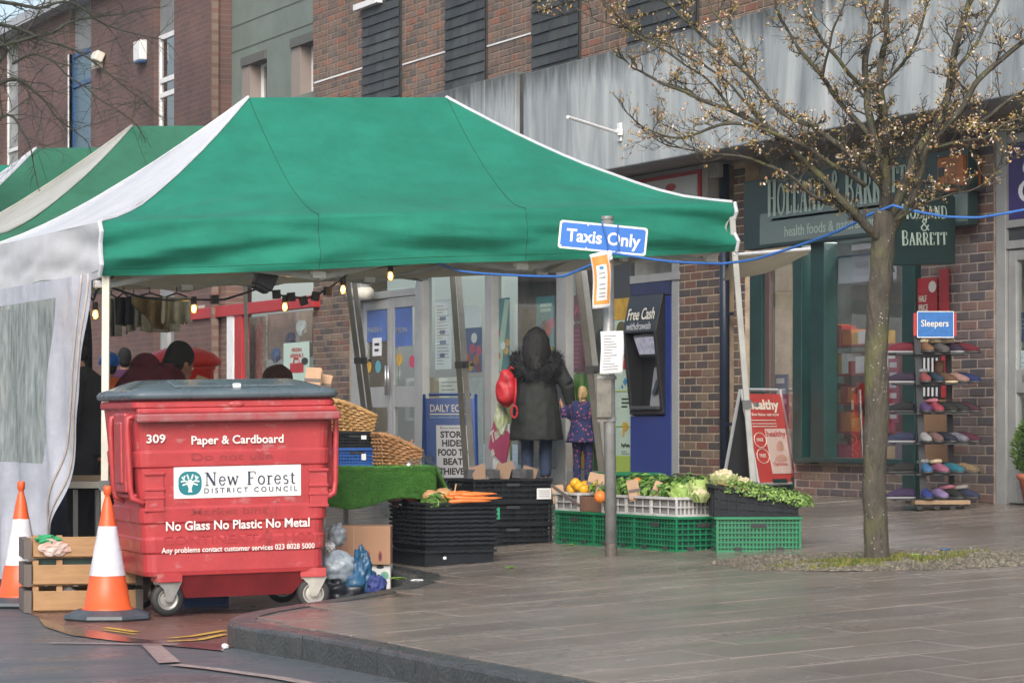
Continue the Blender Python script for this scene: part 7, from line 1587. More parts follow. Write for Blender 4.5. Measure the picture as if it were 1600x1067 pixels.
# ------------------------------------------------------------------ rack of slippers
RKD = 20.8; rp = pav(1468, RKD); rk = thing('shoe_rack', 'tall dark rack on a wooden dolly, its shelves crowded with slippers', 'rack', rp, -TH + R(4))
m_rack = M('dark_rack_steel', (.022, .025, .032), .5); PXR = F / RKD
rx = lambda px: (px - 1468) / PXR
rz_ = lambda py: CH + (HY - py) / PXR - rp.z
for x0, x1, y, wd in ((1431, 1442, 0, .05), (1494, 1501, .28, .04)):
    mb = MB(); mb.bar((rx(x0), y, rz_(505)), (rx(x1), y, .06), wd, wd, up=(0, 1, 0)); mb.build('post', m_rack, rk)
SH = [553, 600, 646, 693, 741, 781]
for i, y in enumerate(SH):
    mb = MB(); mb.box((rx(1468 + i * .5), .12, rz_(y)), (.4, .38, .012)); mb.build('shelf', m_rack, rk)
    mb = MB(); mb.box((rx(1416), .1, rz_(y)), (.16, .2, .01)); mb.build('side_shelf', m_rack, rk)
mb = MB(); mb.box((.0, .1, .06), (.42, .42, .03)); mb.build('dolly', M('pale_ply', (.28, .19, .11), .7, noise=.3), rk)
for x in (-.17, -.04, .08, .19): mb = MB(); mb.lathe([(.012, -.012), (.024, -.012), (.024, .012), (.012, .012)], 12, (x, -.08, .024), Matrix.Rotation(R(90), 4, 'X')); mb.build('castor', m_rubber, rk)
sg_ = thing('rack_sign', 'blue Sleepers sign with red edges on top of the shoe rack', 'sign', root_matrix(rk) @ V((rx(1459), -.05, rz_(528))), -TH + R(4))
mb = MB(); mb.box((0, 0, .1), (.28, .012, .2)); mb.build('board', M('sleepers_blue', (.015, .13, .4), .4, noise=.3, nscale=30), sg_)
mb = MB(); mb.box((0, .012, .1), (.33, .01, .17)); mb.build('red_back', m_red, sg_); mb = MB(); mb.box((0, -.0075, .197), (.28, .002, .006)); mb.box((0, -.0075, .003), (.28, .002, .006)); mb.box((-.138, -.0075, .1), (.005, .002, .187)); mb.box((.138, -.0075, .1), (.005, .002, .187)); mb.build('white_edge', m_paper, sg_)
text_fit('Sleepers', root_matrix(sg_) @ frame_mtx((-.11, -.0075, .085), (1, 0, 0), (0, 0, 1)), .21, .05, m_cream, sg_, bold=.012)
SHOEM = {}
def shoe(label, pos, ang, col, sole=(.04, .04, .04), cuff=None, boot=False, k=1.0, pat=None):
    col = tuple(c * .54 for c in col); key = 'slipper_%s' % '_'.join('%02d' % int(c * 99) for c in col); mt = M(key, col, .85, noise=.3 if not pat else .9, nscale=18 if not pat else 55, col2=pat, bump=.2, bscale=120)
    t = thing('slipper', label, 'slipper', pos, ang, 'slippers on the rack')
    xs = [-.125, -.1, -.05, .0, .05, .09, .118, .128]; hw = [.02, .034, .036, .036, .043, .043, .03, .01]; hh = [.06, .075, .08, .078, .062, .048, .034, .02]
    mb = MB(); mb.smooth = True; rings = []
    for x, w, h in zip(xs, hw, hh):
        rings.append([V((x * k, w * k * math.copysign(abs(math.cos(a)) ** .7, math.cos(a)), .012 + h * k * (max(0, math.sin(a)) ** .75))) for a in [math.pi * i / 10 for i in range(11)]])
    mb.loft(rings); 
    if boot: mb.smooth = True; mb.lathe([(.042, .06), (.045, .13), (.047, .17), (.04, .17), (.038, .06)], 14, (-.07, 0, 0), sy=.85)
    mb.build('upper', mt, t)
    mb = MB(); mb.smooth = True; mb.loft([[V((x * 1.03 * k, w * 1.06 * k * c, z)) for x, w, c in [(a, b, 1) for a, b in zip(xs, hw)] + [(a, b, -1) for a, b in list(zip(xs, hw))[::-1]]] for z in (0, .016)]); mb.build('sole', M('sole_%d' % int(sole[0] * 99), sole, .6), t)
    if cuff:
        mb = MB(); mb.smooth = True; mb.tube([V((-.05 + .055 * math.cos(a), .034 * math.sin(a), .085 + .008 * math.cos(a))) for a in [2 * math.pi * i / 14 for i in range(15)]], .016, 6); mb.build('cuff', M('fleece_%d' % int(cuff[0] * 99), cuff, .95, bump=.6, bscale=150), t)
    else:
        mb = MB(); mb.smooth = True; mb.lathe([(0, .0), (.026, .0), (.028, .004)], 12, (-.055, 0, .079), sx=1.5); mb.build('opening', m_dark, t)
W = (.22, .22, .23); CR = (.5, .42, .28); DK = (.04, .04, .04)
ROWS = [
 [('red trainer with a pale sole', (.2, .012, .03), W, None), ('tan slipper with cream fleece', (.26, .13, .06), DK, CR), ('grey slipper with cream fleece', (.12, .11, .11), DK, CR), ('dark plum slipper with cream fleece', (.035, .02, .05), W, CR), ('dark red slipper', (.17, .01, .025), DK, None)],
 [('navy trainer with a white sole', (.02, .025, .05), W, None), ('coral slipper with white fleece', (.34, .08, .08), DK, W), ('dark teal slipper', (.02, .05, .08), DK, None), ('brown ankle boot slipper', (.17, .09, .05), CR, None), ('pale pink slipper', (.45, .27, .24), DK, None), ('deep blue slipper', (.015, .03, .14), DK, None)],
 [('black trainer', (.015, .015, .018), DK, None), ('purple slipper', (.1, .05, .17), DK, None), ('bright pink slipper', (.42, .06, .1), DK, (.4, .15, .2)), ('black flowered slipper', (.02, .022, .02), DK, None), ('black shoe with white specks', (.025, .024, .03), DK, None), ('dark maroon slipper', (.06, .015, .03), DK, None)],
 [('navy canvas shoe with a white sole', (.03, .04, .1), W, None), ('pale grey slipper', (.42, .43, .44), DK, None), ('leopard spotted pink slipper', (.36, .2, .2), DK, None), ('very dark navy slipper', (.015, .02, .045), DK, None), ('navy speckled slipper', (.02, .03, .11), DK, None), ('maroon slipper', (.1, .015, .04), DK, None)],
 [('black wool slipper', (.02, .018, .02), DK, None), ('sky blue slipper', (.06, .2, .42), DK, W), ('rose pink slipper', (.42, .14, .24), DK, (.5, .4, .4)), ('turquoise slipper', (.02, .19, .27), DK, None), ('leopard print slipper', (.4, .3, .15), DK, None)],
 [('dark violet shoe with a white sole', (.05, .03, .1), W, None), ('royal blue slipper', (.03, .06, .3), DK, None), ('lilac slipper', (.33, .24, .48), DK, None), ('black sandal with a pale strap', (.02, .02, .025), DK, (.4, .36, .32)), ('navy sandal with a pale strap', (.02, .04, .1), DK, (.38, .36, .34))]]
for i, row_ in enumerate(ROWS):
    nm = ['top', 'second', 'third', 'fourth', 'fifth', 'lowest'][i]; z = rz_(SH[i]) + .008; n = len(row_) - 1
    for j, (lb_, col, sole, cuff) in enumerate(row_):
        if j == 0: loc, a = V((rx(1409), .06, z)), R(180 + rnd.uniform(-8, 8))
        else: f = (j - .5) / n; loc, a = V((-.17 + .44 * f, -.04 + .12 * f, z)), R(-90 + 62 * f + rnd.uniform(-5, 5))
        shoe(lb_ + ' on the ' + nm + ' shelf', root_matrix(rk) @ loc, -TH + R(4) + a, col, sole, cuff, boot='boot' in lb_, k=.88, pat=(.05, .03, .02) if 'leopard' in lb_ else ((.2, .2, .22) if 'speck' in lb_ else None))

# ------------------------------------------------------------------ red pillar box
pb = pav(286, 30); t = thing('pillar_box', 'wide red post box with a domed cap behind the man in maroon', 'post box', pb, -TH)
m_pbox = M('post_box_red', (.8, .035, .02), .3, noise=.08)
H_ = 1.6; mb = MB(); mb.smooth = True; mb.lathe([(.38, 0), (.38, .06), (.345, .07), (.335, .1), (.335, H_ - .26), (.35, H_ - .25), (.36, H_ - .22)], 40, sx=1, sy=.62); mb.build('body', m_pbox, t)
mb = MB(); mb.smooth = True; mb.lathe([(.36, H_ - .218), (.415, H_ - .2), (.415, H_ - .14), (.4, H_ - .125), (.34, H_ - .075), (.2, H_ - .02), (.001, H_)], 40, sx=1, sy=.66); mb.build('cap', m_pbox, t)
for sx in (-1, 1):
    mb = MB(); mb.box((sx * .15, -.195, 1.12), (.2, .03, .08)); bevel(mb.build('slot_hood', m_pbox, t), .01); mb = MB(); mb.box((sx * .15, -.205, 1.09), (.16, .02, .025)); mb.build('slot', m_dark, t)
    mb = MB(); mb.box((sx * .15, -.19, .7), (.2, .03, .5)); bevel(mb.build('door', m_pbox, t), .01)

# ------------------------------------------------------------------ people
m_skin = M('skin', (.42, .22, .15), .5, noise=.12, nscale=9); m_skin2 = M('tan_skin', (.3, .16, .1), .5, noise=.12, nscale=9)
def hand(mb, w, d, k, side=1):
    w, d = V(w), V(d).normalized(); u = V((0, 1, 0)) if abs(d.y) < .8 else V((1, 0, 0)); a = d.cross(u).normalized(); b = a.cross(d)
    mb.tube([w, w + d * .03 * k, w + d * .085 * k], [.026 * k, .034 * k, .036 * k], 8)
    for i, (o_, L_) in enumerate(((-.03, .062), (-.01, .075), (.011, .07), (.03, .055))):
        p = w + d * .08 * k + b * o_ * k; q = p + d * L_ * .55 * k + a * .004 * side; r_ = q + d * L_ * .4 * k + a * .02 * k * side; mb.tube([p, q, r_], [.0105 * k, .01 * k, .008 * k], 6)
    p = w + d * .03 * k + b * .03 * k; mb.tube([p, p + d * .03 * k + b * .028 * k, p + d * .06 * k + b * .034 * k + a * .008], [.013 * k, .012 * k, .009 * k], 6)
def figure(label, loc, rz, H, skin, top, trous, hair, lean=0, side=0, el=None, wr=None, turn=0, coat=.0, headup=0, group=None, bulk=1.0, hairdo='short', shoe_m=None, stride=0, vox=.013):
    """stands facing +y of its own frame; lean bends the upper body forward at the hips"""
    k = H / 1.7; t = thing('person', label, 'person', loc, rz, group)
    RM = Matrix.Translation((0, 0, .93)) @ Matrix.Rotation(-lean, 4, 'X') @ Matrix.Rotation(side, 4, 'Y') @ Matrix.Translation((0, 0, -.93)); U = lambda x, y, z: (RM @ V((x, y, z))) * k
    P = lambda x, y, z: V((x, y, z)) * k
    el = el or {-1: (-.27, .0, 1.13), 1: (.27, .0, 1.13)}; wr = wr or {-1: (-.28, .1, .9), 1: (.28, .1, .9)}
    HB = RM @ Matrix.Translation((0, .03, 1.58)) @ Matrix.Rotation(turn, 4, 'Z') @ Matrix.Rotation(-.12 + headup, 4, 'X'); Hh = lambda x, y, z: (HB @ V((x, y, z))) * k
    mb = MB()
    mb.tube([P(0, 0, .84), P(0, 0, .96), U(0, .0, 1.1), U(0, .01, 1.25), U(0, 0, 1.38), U(0, .0, 1.44)], [.13 * k, .15 * k, .125 * k, .145 * k, .13 * k, .07 * k], 12)
    mb.tube([U(0, 0, 1.38), U(0, .02, 1.5)], [.058 * k, .055 * k], 10)
    mb.ell(Hh(0, 0, .02), (.076 * k, .096 * k, .115 * k), 16, 12, m=HB.to_3x3().to_4x4()); mb.ell(Hh(0, .05, -.05), (.055 * k, .055 * k, .06 * k), 12, 8)
    mb.tube([Hh(0, .09, .02), Hh(0, .112, -.02)], [.011 * k, .017 * k], 7); mb.ell(Hh(0, .096, -.05), (.024 * k, .01 * k, .009 * k), 8, 6)
    for sg in (-1, 1):
        mb.ell(Hh(sg * .078, -.005, .0), (.012 * k, .02 * k, .032 * k), 8, 6)
        st_ = stride * sg; mb.tube([P(sg * .09, 0, .9), P(sg * .1, .03 + st_ * .5, .5), P(sg * .1, st_, .1)], [.085 * k, .058 * k, .04 * k], 10); mb.tube([P(sg * .1, st_ - .05, .05), P(sg * .105, st_ + .15, .035)], [.038 * k, .03 * k], 8)
        s_, e_, w_ = U(sg * .18, 0, 1.39), U(*el[sg]), U(*wr[sg]); mb.tube([s_, e_], [.05 * k, .04 * k], 8); mb.tube([e_, w_], [.04 * k, .027 * k], 8); hand(mb, w_, w_ - e_, k, sg)
    blob('body', skin, t, mb, vox * .8, 2)
    for sg in (-1, 1):
        mb = MB(); mb.smooth = True; mb.ell(Hh(sg * .03, .084, .022), .011 * k, 8, 6); mb.build('eye', m_paper, t); mb = MB(); mb.ell(Hh(sg * .03, .092, .022), .0055 * k, 6, 5); mb.build('pupil', m_ink, t)
    mb = MB(); B = bulk; cz = coat
    mb.tube([P(0, 0, .86 - cz), P(0, 0, .95), U(0, .0, 1.1), U(0, .01, 1.26), U(0, 0, 1.39), U(0, .0, 1.455)], [(.17 + .05 * (cz > 0)) * k * B, .175 * k * B, .155 * k * B, .175 * k * B, .155 * k * B, .075 * k], 14)
    for sg in (-1, 1):
        s_, e_, w_ = U(sg * .17, 0, 1.37), U(*el[sg]), U(*wr[sg]); mb.tube([U(0, 0, 1.38), s_], [.1 * k, .085 * k * B], 10); mb.tube([s_, e_], [.077 * k * B, .06 * k * B], 10); mb.tube([e_, e_.lerp(w_, .95)], [.06 * k * B, .045 * k * B], 10)
    blob('coat' if coat else 'top', top, t, mb, vox, 4, disp=.008)
    mb = MB()
    for sg in (-1, 1): st_ = stride * sg; mb.tube([P(sg * .06, 0, .93), P(sg * .09, .0, .84), P(sg * .1, .03 + st_ * .5, .5), P(sg * .1, st_, .1)], [.12 * k, .105 * k, .075 * k, .065 * k], 12)
    blob('trousers', trous, t, mb, vox, 3, disp=.006)
    mb = MB()
    for sg in (-1, 1): st_ = stride * sg; mb.tube([P(sg * .1, st_ - .07, .045), P(sg * .1, st_ + .03, .05), P(sg * .107, st_ + .17, .035)], [.048 * k, .05 * k, .036 * k], 10)
    blob('shoes', shoe_m or m_dark, t, mb, vox, 2)
    mb = MB()
    mb.ell(Hh(0, -.018, .045), (.087 * k, .1 * k, .108 * k), 16, 12, m=HB.to_3x3().to_4x4()); mb.ell(Hh(0, -.045, -.02), (.076 * k, .065 * k, .07 * k), 12, 10)
    if hairdo == 'long': mb.tube([Hh(0, -.02, .09), Hh(0, -.04, .03), Hh(0, -.07, -.08), Hh(0, -.1, -.2), Hh(0, -.11, -.32)], [.085 * k, .135 * k, .15 * k, .15 * k, .1 * k], 14)
    if hairdo == 'tail': mb.ell(Hh(0, -.1, .03), .035 * k, 10, 8); mb.tube([Hh(0, -.1, .03), Hh(0, -.16, -.05), Hh(0, -.14, -.16)], [.03 * k, .036 * k, .015 * k], 8)
    if hairdo == 'bob': mb.ell(Hh(0, -.03, .01), (.15 * k, .15 * k, .15 * k), 14, 10)
    if hairdo != 'none': blob('hair', hair, t, mb, vox * .8, 2, disp=.01)
    return t, U, P, Hh, k
m_hair = M('dark_hair', (.01, .009, .009), .75, noise=.5, nscale=40, bump=.5, bscale=120); m_hairb = M('reddish_brown_hair', (.085, .032, .02), .55, noise=.5, nscale=40, bump=.5, bscale=120); m_blond = M('blonde_hair', (.4, .27, .13), .55, noise=.4, nscale=50, bump=.4, bscale=150)
m_hood = M('maroon_hoodie', (.075, .007, .018), .9, noise=.3, nscale=10, bump=.25, bscale=40); m_jean = M('blue_jeans', (.03, .05, .1), .85, noise=.3, nscale=20); m_blackcl = M('black_cloth', (.012, .013, .016), .9, noise=.3, nscale=8, bump=.2, bscale=30)
m_parka = M('dark_olive_parka', (.026, .03, .028), .8, noise=.4, nscale=7, bump=.4, bscale=14, col2=(.015, .018, .018))
# man in maroon, bent to the right over the stall
q = at(183, HY, 19.2); q.z = ground_at(q)
t, U, P, Hh, k = figure('man in a maroon hoodie bending over the stall, seen past the bin', q, -TH + R(-42), 1.93, m_skin2, m_hood, m_blackcl, m_hair, lean=.82, headup=.45, bulk=1.22, el={-1: (-.24, .2, 1.2), 1: (.24, .22, 1.2)}, wr={-1: (-.16, .36, 1.0), 1: (.16, .36, 1.0)})
mb = MB(); mb.tube([U(0, -.1, 1.4), U(.11, -.05, 1.44), U(.12, .07, 1.43), U(0, .1, 1.4), U(-.12, .07, 1.43), U(-.11, -.05, 1.44), U(0, -.1, 1.4)], .05 * k, 8); mb.ell(U(0, -.13, 1.36), (.13 * k, .08 * k, .11 * k), 12, 8); blob('hood', m_hood, t, mb, .014, 4)
# person with brown hair bent low by the poster
q = at(392, HY, 21.2); q.z = ground_at(q); figure('person with reddish brown hair and black jacket, head just showing over the bin', q, -TH + R(-30), 1.43, m_skin, m_blackcl, m_jean, m_hairb, lean=.68, hairdo='bob')
# worker in orange with a blue helmet
q = at(172, HY, 27.5); q.z = ground_at(q); t, U, P, Hh, k = figure('worker in an orange jacket and blue helmet behind the tent leg', q, -TH + R(25), 1.5, m_skin, M('hi_vis_orange', (.75, .13, .02), .7, noise=.1), m_blackcl, m_hair, bulk=1.1)
mb = MB(); mb.smooth = True; mb.ell(Hh(0, -.01, .075), (.105, .125, .09), 16, 10); mb.tube([Hh(-.1, .04, .05), Hh(0, .17, .045), Hh(.1, .04, .05)], .014, 6); mb.build('helmet', M('blue_helmet', (.01, .13, .6), .3), t)
q = at(136, HY, 18.9); q.z = ground_at(q); figure('person in black behind the tent sheet and front leg', q, -TH + R(80), 1.75, m_skin, m_blackcl, m_blackcl, m_hair, lean=.1)
q = at(195, HY, 31); q.z = ground_at(q); figure('distant passer by in a violet coat beyond the worker in orange', q, -TH + R(12), 1.6, m_skin, M('violet_coat', (.09, .025, .08), .9, noise=.3), m_blackcl, m_hair, coat=.25)
# woman in the long coat with a fur hood
q = pav(838, 28.0); t, U, P, Hh, k = figure('woman in a long dark coat with fur hood facing the shop window', q, -TH + R(-4), 1.58, m_skin, m_parka, m_jean, m_hair, coat=.36, bulk=1.38, hairdo='long', el={-1: (-.3, .05, 1.1), 1: (.34, -.02, 1.1)}, wr={-1: (-.2, .2, 1.02), 1: (.37, .06, .88)}, vox=.015)
mb = MB(); mb.tube([U(0, -.14, 1.22), U(.2, -.1, 1.3), U(.22, .05, 1.38), U(0, .12, 1.36), U(-.22, .05, 1.38), U(-.2, -.1, 1.3), U(0, -.14, 1.22)], .085 * k, 10); mb.ell(U(0, -.14, 1.24), (.2, .09, .15), 14, 10); hd = blob('fur_hood', m_blackcl, t, mb, .018, 3, disp=.02)
mb = MB(); me = hd.data; rg = random.Random(2)
for i in range(2600):
    v = me.vertices[rg.randrange(len(me.vertices))]; n_ = (v.normal + V((rg.uniform(-.6, .6), rg.uniform(-.6, .6), rg.uniform(-.8, .3)))).normalized(); a = n_.orthogonal().normalized() * .004; mb.add([v.co - a, v.co + a, v.co + n_ * rg.uniform(.03, .06)], [(0, 1, 2)])
tag(mb.build('fur', m_blackcl, t), kind='stuff')
mb = MB(); rg = random.Random(6)                       # loose strands over the woman's hair
for i in range(420):
    a = rg.uniform(0, 6.28); r0 = rg.uniform(.01, .03); wv = rg.uniform(-.012, .012); q0 = rg.uniform(.9, 1.05)
    pts = [Hh(r0 * math.cos(a), -.02 + r0 * math.sin(a), .155), Hh(.09 * q0 * math.cos(a), -.03 + .09 * q0 * math.sin(a), .11), Hh(.137 * q0 * math.cos(a) + wv, -.04 + .135 * q0 * math.sin(a), .02), Hh(.15 * q0 * math.cos(a) - wv, -.06 + .15 * q0 * math.sin(a), -.09), Hh(.15 * q0 * math.cos(a) + wv, -.1 + .15 * q0 * math.sin(a), rg.uniform(-.34, -.2))]
    if math.sin(a) > .55: continue
    for p, q_ in zip(pts, pts[1:]): w_ = (q_ - p).cross(V((math.cos(a), math.sin(a), 0))).normalized() * .004; mb.add([p - w_, p + w_, q_ + w_, q_ - w_], [(0, 1, 2, 3)])
tag(mb.build('hair_strands', M('dark_hair_strand', (.008, .007, .007), .7), t), kind='stuff')
m_redbag = M('red_backpack_nylon', (.5, .022, .03), .5, noise=.2, nscale=9, bump=.3, bscale=18)
c0 = at(791, 606, 27.75); t = thing('backpack', 'small bright red backpack on the shoulder of the woman in the dark coat', 'backpack', c0, -TH + R(-8))
mb = MB(); mb.ell((0, 0, -.03), (.11, .07, .17), 16, 12); mb.ell((0, 0, .08), (.08, .06, .11), 14, 10); mb.ell((0, -.06, -.08), (.075, .035, .08), 12, 8); blob('bag', m_redbag, t, mb, .012, 3, disp=.012)
mb = MB(); mb.smooth = True; mb.tube([V((.03, -.01, .17)), V((.05, -.02, .21)), V((.08, -.01, .19))], .01, 6); mb.tube([V((.09 + .03 * math.cos(a), -.06, -.24 + .06 * math.sin(a))) for a in [2 * math.pi * i / 16 for i in range(17)]], .011, 6); mb.tube([V((.09, -.05, -.18)), V((.1, -.02, -.05)), V((.09, .02, .1))], .012, 6); mb.build('strap', m_redbag, t)
mb = MB(); mb.box((.03, -.072, .03), (.006, .004, .2), m=Matrix.Rotation(-.25, 4, 'Y')); mb.build('zip', m_maroon, t)
tag(sack('carrier_bag', 'yellow green and white carrier bag hanging below the red backpack', 'bag', 783, 655, 27.9, (.07, .04, .16), M('patterned_bag', (.3, .38, .1), .5, noise=.8, nscale=9, col2=(.5, .52, .5)), 21, .3))
# toddler in a flowered coat
m_flor = M('flowered_navy_coat', (.012, .018, .075), .85, noise=.2, nscale=9); nt = m_flor.node_tree; vo = N(nt, 'ShaderNodeTexVoronoi'); vo.inputs['Scale'].default_value = 26; tc = N(nt, 'ShaderNodeTexCoord'); nt.links.new(tc.outputs['Object'], vo.inputs['Vector'])
cr = N(nt, 'ShaderNodeValToRGB'); cr.color_ramp.interpolation = 'CONSTANT'; cr.color_ramp.elements[0].color = (.26, .06, .1, 1); cr.color_ramp.elements[1].position = .27; cr.color_ramp.elements[1].color = (.012, .018, .075, 1); nt.links.new(vo.outputs['Distance'], cr.inputs[0]); nt.links.new(cr.outputs[0], nt.nodes['Principled BSDF'].inputs['Base Color'])
q = pav(910, 27.4); figure('toddler with blonde ponytail in a flowered navy coat beside the woman', q, -TH + R(-15), .98, m_skin, m_flor, m_flor, m_blond, coat=.1, bulk=1.35, hairdo='tail', el={-1: (-.3, .02, 1.2), 1: (.27, 0, 1.13)}, wr={-1: (-.36, .0, 1.38), 1: (.28, .1, .92)}, vox=.011)

# ------------------------------------------------------------------ trees
m_bark = M('mossy_bark', (.08, .069, .051), .85, noise=.6, nscale=22, bump=.9, bscale=45, col2=(.036, .033, .026), stretch=(1, 1, .35))
nt = m_bark.node_tree; b = nt.nodes['Principled BSDF']; src = b.inputs['Base Color'].links[0].from_socket
g_ = N(nt, 'ShaderNodeNewGeometry'); nz2 = N(nt, 'ShaderNodeTexNoise'); nz2.inputs['Scale'].default_value = 5; nz2.inputs['Detail'].default_value = 6; nt.links.new(g_.outputs['Position'], nz2.inputs['Vector']); mr = N(nt, 'ShaderNodeMapRange'); mr.inputs[1].default_value = .48; mr.inputs[2].default_value = .7; mr.inputs[4].default_value = .75; nt.links.new(nz2.outputs[0], mr.inputs[0])
mx = N(nt, 'ShaderNodeMix', data_type='RGBA'); nt.links.new(mr.outputs[0], mx.inputs[0]); nt.links.new(src, mx.inputs[6]); mx.inputs[7].default_value = (.1, .105, .035, 1)
vo = N(nt, 'ShaderNodeTexVoronoi'); vo.inputs['Scale'].default_value = 42; nt.links.new(g_.outputs['Position'], vo.inputs['Vector']); n4 = N(nt, 'ShaderNodeTexNoise'); n4.inputs['Scale'].default_value = 9; nt.links.new(g_.outputs['Position'], n4.inputs['Vector'])
m1 = N(nt, 'ShaderNodeMapRange'); m1.inputs[1].default_value = .2; m1.inputs[2].default_value = .12; nt.links.new(vo.outputs['Distance'], m1.inputs[0]); m2 = N(nt, 'ShaderNodeMapRange'); m2.inputs[1].default_value = .5; m2.inputs[2].default_value = .62; nt.links.new(n4.outputs[0], m2.inputs[0]); m3 = N(nt, 'ShaderNodeMath', operation='MULTIPLY'); nt.links.new(m1.outputs[0], m3.inputs[0]); nt.links.new(m2.outputs[0], m3.inputs[1])
mx2 = N(nt, 'ShaderNodeMix', data_type='RGBA'); nt.links.new(m3.outputs[0], mx2.inputs[0]); nt.links.new(mx.outputs[2], mx2.inputs[6]); mx2.inputs[7].default_value = (.38, .38, .33, 1); nt.links.new(mx2.outputs[2], b.inputs['Base Color'])
m_twig = M('twig_bark', (.034, .028, .022), .8, noise=.5, nscale=10, col2=(.024, .026, .015)); m_twig2 = M('dark_olive_twig', (.035, .038, .024), .8, noise=.5, nscale=10)
m_bud = M_random('buds_and_blossom', [(.32, .22, .06), (.24, .19, .06), (.34, .18, .09), (.5, .4, .32), (.26, .13, .07), (.19, .17, .05), (.58, .5, .44), (.36, .25, .1)], rough=.6, bump=0, noise=.2)
def smooth(P_, n=5):
    out = []
    for i in range(len(P_) - 1):
        p0, p1, p2, p3 = P_[max(i - 1, 0)], P_[i], P_[i + 1], P_[min(i + 2, len(P_) - 1)]
        for j in range(n): t_ = j / n; out.append(.5 * ((2 * p1) + (p2 - p0) * t_ + (2 * p0 - 5 * p1 + 4 * p2 - p3) * t_ * t_ + (3 * p1 - p0 - 3 * p2 + p3) * t_ ** 3))
    return out + [P_[-1]]
def twig(mb, tips, p, d, L_, r_, lvl, rg, up=.25):
    n = 5; pts = [p]; q = p.copy(); d = d.normalized()
    for i in range(n):
        d = (d + V((rg.uniform(-1, 1), rg.uniform(-1, 1), rg.uniform(-1, 1))) * .28 + V((0, 0, up * .18))).normalized(); q = q + d * L_ / n; pts.append(q)
    mb.tube(pts, [r_ * (1 - .75 * i / n) for i in range(n + 1)], 4 if lvl < 2 else 5, cap=False)
    if lvl > 0:
        for i in range(1, n + 1):
            for _ in range(1 if lvl < 2 else 2):
                if rg.random() < .85:
                    dd = (d + V((rg.uniform(-1, 1), rg.uniform(-1, 1), rg.uniform(-.5, 1))) * 1.1).normalized(); twig(mb, tips, pts[i], dd, L_ * rg.uniform(.35, .6), r_ * .55, lvl - 1, rg, up)
    tips.append(q); 
    if lvl == 0 and rg.random() < .5: tips.append(pts[3])
def tree(name, label, D0, trunk, limbs, rg, twig_m, bark, spacing, L2, buds, group=None, up=.25, lv=1):
    base = at(trunk[0][0], HY, D0); base.z = gh(base.x) if base.x > 4.6 else 0
    t = thing(name, label, 'tree', base)
    T_ = [V((base.x, base.y, base.z - .03))] + [at(x, y, D0) for x, y, r_ in trunk[1:]]; k = D0 / F
    pts = smooth(T_, 8); rs = []
    for i in range(len(pts)):
        f = i / 8; j = min(int(f), len(trunk) - 2); rs.append((trunk[j][2] + (trunk[j + 1][2] - trunk[j][2]) * (f - j)) * k)
    mb = MB(); mb.smooth = True; mb.tube(pts, rs, 18)
    mb.v = [p + V((mnoise.noise(p * 9), mnoise.noise(p * 9 + V((5, 0, 0))), 0)) * .009 for p in mb.v]; mb.build('trunk', bark, t, world=True)
    tw, tips = MB(), []
    for L_ in limbs:
        P_ = [at(x, y, D0 + dz) for x, y, r_, dz in L_]; pts = smooth(P_, 6); n = len(pts); rs = []
        for i in range(n): f = i / 6; j = min(int(f), len(L_) - 2); rs.append((L_[j][2] + (L_[j + 1][2] - L_[j][2]) * (f - j)) * k)
        pts = [p + V((mnoise.noise(p * 5), mnoise.noise(p * 5 + V((9, 0, 0))), mnoise.noise(p * 5 + V((0, 9, 0))))) * .022 * min(1, i / 4) for i, p in enumerate(pts)]
        mb = MB(); mb.smooth = True; mb.tube(pts, rs, 8); mb.build('limb', bark, t, world=True)
        acc = 0
        for i in range(2, n):
            acc += (pts[i] - pts[i - 1]).length
            while acc > spacing:
                acc -= spacing; d = (pts[i] - pts[i - 1]).normalized(); d2 = (d * .6 + V((rg.uniform(-1, 1), rg.uniform(-1, 1), rg.uniform(-.6, 1.0)))).normalized()
                twig(tw, tips, pts[i], d2, L2 * rg.uniform(.5, 1.2), max(.0032, rs[i] * .35) if rs[i] < .02 else .007, lv, rg, up)
        twig(tw, tips, pts[-1], pts[-1] - pts[-2], L2, max(rs[-1], .003), lv, rg, up)
    tag(tw.build('twigs', twig_m, t, world=True), kind='stuff')
    if buds:
        mb = MB()
        for p in tips:
            if rg.random() > buds: continue
            kind = rg.random()
            for _ in range(rg.randint(2, 6)):
                s = rg.uniform(.005, .0115); d = V((rg.uniform(-1, 1), rg.uniform(-1, 1), rg.uniform(-.3, 1))).normalized(); a = d.orthogonal().normalized(); a = Matrix.Rotation(rg.uniform(0, 6.3), 3, d) @ a; b_ = d.cross(a); c = p + d * .008 + V((rg.uniform(-1, 1), rg.uniform(-1, 1), rg.uniform(-1, 1))) * .012
                mb.rv = rg.random() * .9; mb.add([c - a * s, c - b_ * s * .6, c + a * s * 1.2, c + b_ * s * .6], [(0, 1, 2, 3)])
        tag(mb.build('blossom', m_bud, t, world=True, rndattr=True), kind='stuff')
    return t
rg = random.Random(11)
trunk = [(1371, 875, 22), (1369, 840, 19), (1366, 740, 18.5), (1370, 650, 19), (1369, 560, 18), (1373, 470, 17.5), (1379, 395, 19), (1382, 330, 16)]
